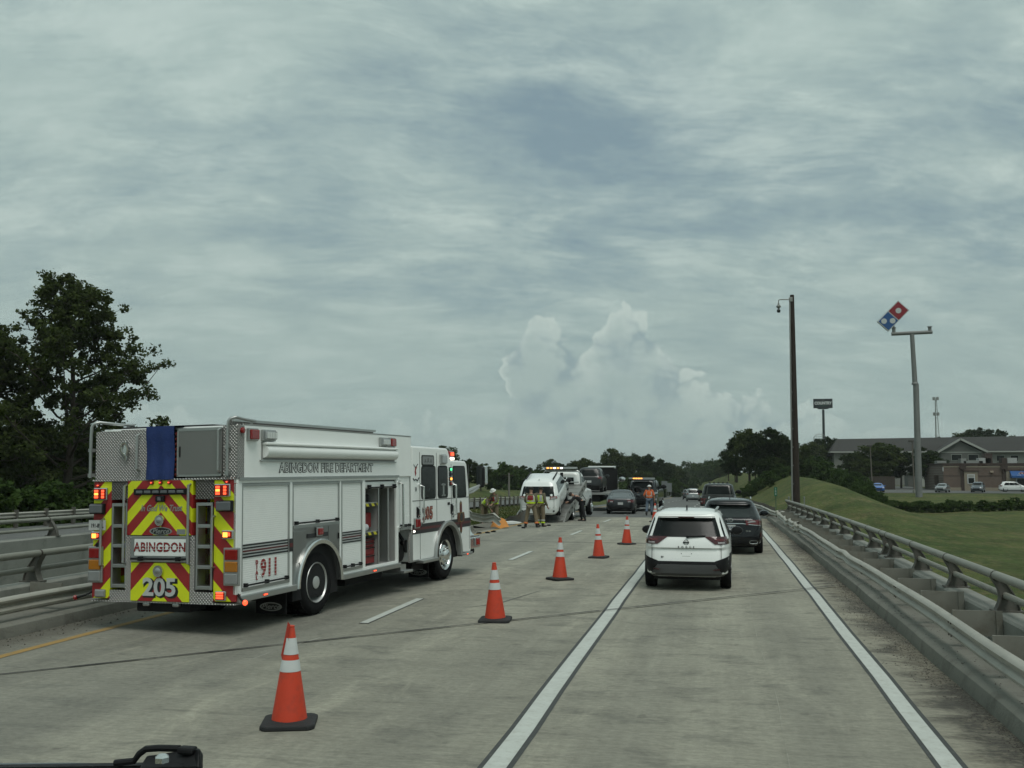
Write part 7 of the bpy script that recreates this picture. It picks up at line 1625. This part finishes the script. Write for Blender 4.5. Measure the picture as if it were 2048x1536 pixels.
# lamp posts
for px, py, Y, hd_, lab in ((1740, 889, 178, 1, 'thin parking lot lamp post left of the tallest lot tree'), (1824, 880, 166, 2, 'parking lot lamp post with box lamp just left of the sign mast')):
    p = at(px, py, Y); t = thing('lamp_post', lab, 'lamp post', (at(px + 5, 985, Y).x, Y, -1.46)); h = p.z + 1.46; dxp = p.x - t.location.x
    b = MB(); b.tube([(0, 0, 0), (dxp, 0, h)], [.12, .08], 8); b.build('pole', mat('pole_tan', (.12, .105, .085), .7), t, smooth=True); b = MB(); b.lathe([(.30, -.2), (.28, .45), (.2, .5)], 10); b.build('footing', CONC, t)
    fbox('lamp_head', mat('lamp_head_dark', (.07, .065, .06), .6), dxp - .55, dxp + .35, -.3, .3, h - .35, h + .0, .04, parent=t)
# backs of road signs far ahead and poles at left
for px, py0, py1, w, Y, lab in ((1329, 962, 979, 1.35, 235, 'taller grey back of a road sign far ahead by the median'), (1339, 966, 985, 1.1, 230, 'lower grey back of a road sign far ahead by the median')):
    p = at(px, py1, Y); t = thing('road_sign', lab, 'road sign', (p.x, Y, terr(p.x, Y))); z0, z1 = p.z - t.location.z, at(px, py0, Y).z - t.location.z
    fbox('sign_panel', mat('sign_back', (.17, .18, .185), .6, metal=.2), -w / 2, w / 2, -.02, .02, z0 + .15, z1, parent=t)
    for xx in (-w * .3, w * .3): fbox('post', GPIPE, xx - .04, xx + .04, .02, .10, -.3, z1 - .1, parent=t)
for px, py, pb, Y, lab in ((1018, 946, 992, 150, 'pale utility pole standing in front of the far wood, left of the minivan'), (1040, 958, 990, 190, 'second thinner utility pole before the far wood'), (1548, 938, 958, 150, 'short weathered post on the grassy bank before the dark trees')):
    p = at(px, py, Y); g0 = min(terr(p.x, Y), p.z - 1.5); t = thing('utility_pole', lab, 'utility pole', (p.x, Y, g0)); h = p.z - g0
    b = MB(); b.tube([(0, 0, -.3), (0, 0, h)], [.17, .13], 8); b.build('pole', mat('pole_weathered', (.17, .16, .14), .9, var=.3), t, smooth=True)
    b = MB(); b.bar((-.7, 0, h - .4), (.7, 0, h - .4), .12); b.build('crossarm', WOOD, t)

# ================================================================== parking lot and buildings
def lotz(x, y): return -1.46
mb = MB(); mb.grid(lambda x, y: (x, y, max(LOT - .004, terr(x, y) + .02)), lin(21., 130, 30), lin(165.5, 196, 10)); struct(mb.build('parking_lot', ASPH, smooth='soft'))
mb = MB(); mb.grid(lambda x, y: (x, y, -1.43), lin(24., 40, 6), lin(196, 226, 6)); struct(mb.build('parking_drive', ASPH, smooth='soft'))
BRICK = mat('restaurant_brick', (.125, .085, .065), .9, var=.12, vscale=1.2); t_ = NT(BRICK.node_tree); co = t_.n('ShaderNodeTexCoord').outputs['Object']
cc = t_.mapping(co, rot=(R(90), 0, 0)); bt = t_.n('ShaderNodeTexBrick', {'Vector': cc, 'Color1': (.128, .086, .066, 1), 'Color2': (.098, .066, .052, 1), 'Mortar': (.17, .15, .13, 1), 'Scale': 1., 'Brick Width': .42, 'Row Height': .15, 'Mortar Size': .012}); t_.t.links.new(bt.outputs[0], bsdf(BRICK).inputs['Base Color'])
BROWN = mat('brown_trim', (.045, .028, .022), .7, var=.1); TANB = mat('tan_stone', (.24, .205, .155), .85, var=.1)
bx0 = at(1888, 980, 184).x; BB = thing('restaurant', 'low brown brick restaurant with flat roof and blue awning, right edge', 'building', (bx0, 184, LOT)); btop = at(1888, 930, 184).z - LOT
HVAC = mat('hvac_white', (.36, .37, .36), .6, var=.2)
def bb(name, m, x0, x1, y0, y1, z0, z1, bevel=0., parent=BB): return fbox(name, m, x0, x1, y0, y1, z0, z1, bevel, parent)
bb('wall', BRICK, 0, 34, 0, 16, -.3, btop); bb('parapet_cap', BROWN, -.15, 34.15, -.15, 16.1, btop, btop + .32); bb('stone_course', TANB, -.04, 34, -.05, 0, btop - .42, btop - .18); bb('plinth', TANB, -.04, 34, -.04, 0, 0, .55)
bb('course', BROWN, -.04, 34, -.03, 0, btop * .56, btop * .56 + .12)
sx_ = lambda px: at(px, 960, 184).x - bx0
for px in (1925.5, 2008.5):
    o = bb('pilaster', BROWN, sx_(px) - .25, sx_(px) + .25, -.18, 0, 0, btop); bb('scupper', BROWN, sx_(px) - .55, sx_(px) + .55, -.35, -.18, btop - .75, btop - .1, parent=o)
o = bb('window_bay', TANB, sx_(1928), sx_(1955), -.30, 0, 0, btop - 1.15); bb('bay_cap', BROWN, sx_(1928) - .2, sx_(1955) + .2, -.40, 0, btop - 1.15, btop - .95, parent=o)
w_ = bb('window', SW, sx_(1934), sx_(1949), -.36, -.30, 1.2, 2.85, parent=BB); bb('pane', GLASS, sx_(1934) + .15, sx_(1949) - .15, -.38, -.36, 1.3, 2.2, parent=w_); bb('transom', mat('pale_transom', (.32, .31, .28), .4), sx_(1934) + .15, sx_(1949) - .15, -.38, -.36, 2.3, 2.75, parent=w_)
bb('wall_lamp', mat('lamp_tan', (.30, .24, .18), .6), sx_(1980), sx_(1987), -.3, 0, 3.1, 3.45, .05)
o = bb('awning_bay', TANB, sx_(2012), 34, -.3, 0, 0, btop - 1.0); bb('bay_cap', BROWN, sx_(2012) - .2, 34, -.4, 0, btop - 1.0, btop - .8, parent=o)
b = MB(); b.prism([(-.3, 2.25), (-1.5, 2.25), (-1.5, 2.6), (-.3, 3.45)], sx_(2019), 30, 'x'); aw = b.build('awning', SB, BB)
dn = Vector((0, -.85, 1.2)).normalized()
for (ax, m_, ox, oz) in ((.0, SR, .45, .30), (0, SW, 0, 0)): pass
lc = Vector((sx_(2038.5), -1.10, 2.90))
for rr, m_, dx_, dz_ in ((.52, SW, .12, .10), (.42, SR, .16, .14)):
    b = MB(); b.add([lc + Vector((dx_ + rr * i, -.03 - rr * .0 - (.02 if m_ is SR else 0), dz_ * 1. + rr * .62 * j)) for i, j in ((0, 1), (1, 0), (0, -1), (-1, 0))], [(0, 1, 2, 3)]); b.build('logo_mark', m_, aw)
for ox in (-.55, -.22): b = MB(); b.lathe([(.14, -.30), (.14, -.28)], 12, lc + Vector((ox, .0, -.28)), 'y'); b.build('logo_disc', SW, aw)
b = MB(); b.lathe([(.13, -.10), (.13, -.08)], 12, lc + Vector((.16, -.0, .14)), 'y'); b.build('logo_disc', SW, aw)
w_ = bb('window', SW, sx_(2031), sx_(2060), -.36, -.30, .9, 2.2); bb('pane', GLASS, sx_(2031) + .15, sx_(2060) - .15, -.38, -.36, 1., 2.1, parent=w_)
for px, w, h, m_, lab in ((1895, 1.6, .4, GPIPE, 0), (1940, .9, .8, GPIPE, 0), (1960, 3.2, .4, GPIPE, 0), (1984, 2.0, .9, HVAC, 0), (1992, 1.2, 1.7, BROWN, 0), (2024, .8, .9, BROWN, 0), (2040, 1.6, .9, HVAC, 0)): bb('roof_unit', m_, sx_(px) - w / 2, sx_(px) + w / 2, 4, 6, btop + .2, btop + .35 + h, .03)
bb('downspout', SW, -.12, .0, -.2, -.05, btop - 1.1, btop - .4)
FN = thing('dumpster_enclosure', 'brown board fence enclosure behind the bright blue car', 'fence', (at(1743, 975, 190).x, 190, LOT)); wN = at(1790, 975, 190).x - FN.location.x; FW_ = mat('fence_brown', (.050, .038, .030), .9, var=.3)
for k in range(20): bb('board', FW_, k * wN / 20, (k + .94) * wN / 20, 0, .05, 0, 2.35 + .05 * (k % 3), parent=FN)
for xx in (0, wN): bb('side_board', FW_, xx - .05, xx + .05, .06, 4, 0, 2.3, parent=FN)
FN2 = thing('dumpster_enclosure', 'brown board enclosure against the left end of the brick restaurant', 'fence', (at(1869, 975, 187).x, 187, LOT)); wN = bx0 - FN2.location.x - .2
for k in range(8): bb('board', FW_, k * wN / 8, (k + .94) * wN / 8, 0, .05, 0, 2.6, parent=FN2)
# hotel
HW = mat('hotel_siding', (.20, .20, .185), .85, var=.08, vscale=.5); HG = mat('hotel_gable_siding', (.105, .108, .10), .85, var=.08); SHG = mat('roof_shingle', (.038, .037, .035), .95, var=.25, vscale=1.5, bump=.5, bscale=6); HTR = mat('hotel_trim', (.34, .35, .325), .7)
hx0 = at(1668, 905, 240).x; HT = thing('hotel', 'long grey hotel with dark pitched roof and white trimmed front gable', 'building', (hx0, 240, LOT)); he = at(1668, 904, 240).z - LOT; hr = at(1680, 878, 247).z - LOT; Lh = 62.
def hb(name, m, x0, x1, y0, y1, z0, z1, parent=HT): return fbox(name, m, x0, x1, y0, y1, z0, z1, 0., parent)
hb('wall', HW, 0, Lh, 0, 14, -.3, he)
b = MB(); b.add([(-.9, -.9, he), (Lh + .9, -.9, he), (Lh + .9, 14.9, he), (-.9, 14.9, he), (1.6, 7, hr), (Lh - 1., 7, hr + .6)], [(0, 1, 5, 4), (1, 2, 5), (2, 3, 4, 5), (3, 0, 4), (3, 2, 1, 0)]); b.build('roof', SHG, HT)
hb('fascia', HTR, -.92, Lh + .9, -.96, -.90, he - .18, he + .10); hb('fascia', HTR, -.96, -.90, -.9, 14.9, he - .18, he + .10)
hx = lambda px: at(px, 900, 240).x - hx0
g0_, gp, g1_ = hx(1868), hx(1904), hx(1966); gz = at(1904, 879, 236).z - LOT; ge = at(1966, 903, 236).z - LOT
hb('gable_wing', HG, g0_ + .8, g1_ - 1.2, -3.5, .5, -.3, ge); b = MB(); b.prism([(g0_ + .8, ge), (g1_ - 1.2, ge), ((g0_ + g1_) / 2 - .6, gz - .35)], -3.5, .5, 'y'); b.build('gable_wall', HG, HT)
cxg = (g0_ + g1_) / 2 - .4
for a_, c_ in (((g0_, ge - .2), (cxg, gz)), ((cxg, gz), (g1_, ge - .2))):
    b = MB(); b.add([(a_[0], -4.1, a_[1]), (c_[0], -4.1, c_[1]), (c_[0], 6, c_[1]), (a_[0], 6, a_[1]), (a_[0], -4.1, a_[1] + .3), (c_[0], -4.1, c_[1] + .3), (c_[0], 6, c_[1] + .3), (a_[0], 6, a_[1] + .3)], [(0, 1, 2, 3), (7, 6, 5, 4), (0, 4, 5, 1), (1, 5, 6, 2), (2, 6, 7, 3), (3, 7, 4, 0)]); r_ = b.build('gable_roof', SHG, HT)
    b = MB(); b.bar((a_[0], -4.14, a_[1] + .1), (c_[0], -4.14, c_[1] + .1), .08, .45, up=(0, 0, 1)); b.build('barge_board', HTR, r_)
def hwin(x, z, w=1.7, h=1.35, y=-.0):
    f_ = hb('window', HTR, x - w / 2, x + w / 2, y - .06, y, z, z + h); hb('pane', GLASS, x - w / 2 + .08, x + w / 2 - .08, y - .08, y - .06, z + .08, z + h - .08, f_); hb('vent_grille', HG, x - w * .38, x + w * .38, y - .05, y, z - .62, z - .15, f_)
for px in (1972, 2000, 2028): 
    for dz_ in (2.2, 4.9): hwin(hx(px), he - dz_)
for px in (1695, 1720, 1745, 1770, 1795, 1820, 1845): 
    for dz_ in (2.2, 4.9): hwin(hx(px), he - dz_)
for px in (1905, 1938):
    for dz_ in (2.0, 4.7): hwin(hx(px), ge - dz_, 2.2, 1.4, -3.5)
hb('belt_course', HTR, g0_ + .78, g1_ - 1.18, -3.55, -3.5, ge - .22, ge - .05)
# service sheds and cars hinted between the lot trees
SH = thing('storage_shed', 'small grey shed in the shade between the parking lot trees', 'shed', (at(1846, 965, 222).x, 222, LOT)); hb('wall', HG, -3, 3, 0, 4, 0, 2.6, SH); b = MB(); b.prism([(-3.3, 2.6), (3.3, 2.6), (0, 3.8)], -.3, 4.3, 'y'); b.build('roof', SHG, SH); hb('door', HTR, -1, .4, -.04, 0, 0, 2.1, SH)


# ================================================================== the air
hz = bpy.data.materials.new('haze_air'); hz.use_nodes = True; hz.node_tree.nodes.clear(); t_ = NT(hz.node_tree)
pv = t_.n('ShaderNodeVolumePrincipled', {'Color': (.93, .97, .96, 1), 'Density': .00016, 'Anisotropy': .1})
t_.t.links.new(pv.outputs[0], t_.n('ShaderNodeOutputMaterial').inputs['Volume'])
gx = [v_.co for v_ in bpy.data.objects['ground'].data.vertices]
mb = MB(); mb.box(min(v_.x for v_ in gx) - 40, max(v_.x for v_ in gx) + 40, min(v_.y for v_ in gx) - 40, max(v_.y for v_ in gx) + 40, min(v_.z for v_ in gx) - 1, 72.)
hzo = mb.build('haze', hz); hzo['kind'] = 'stuff'
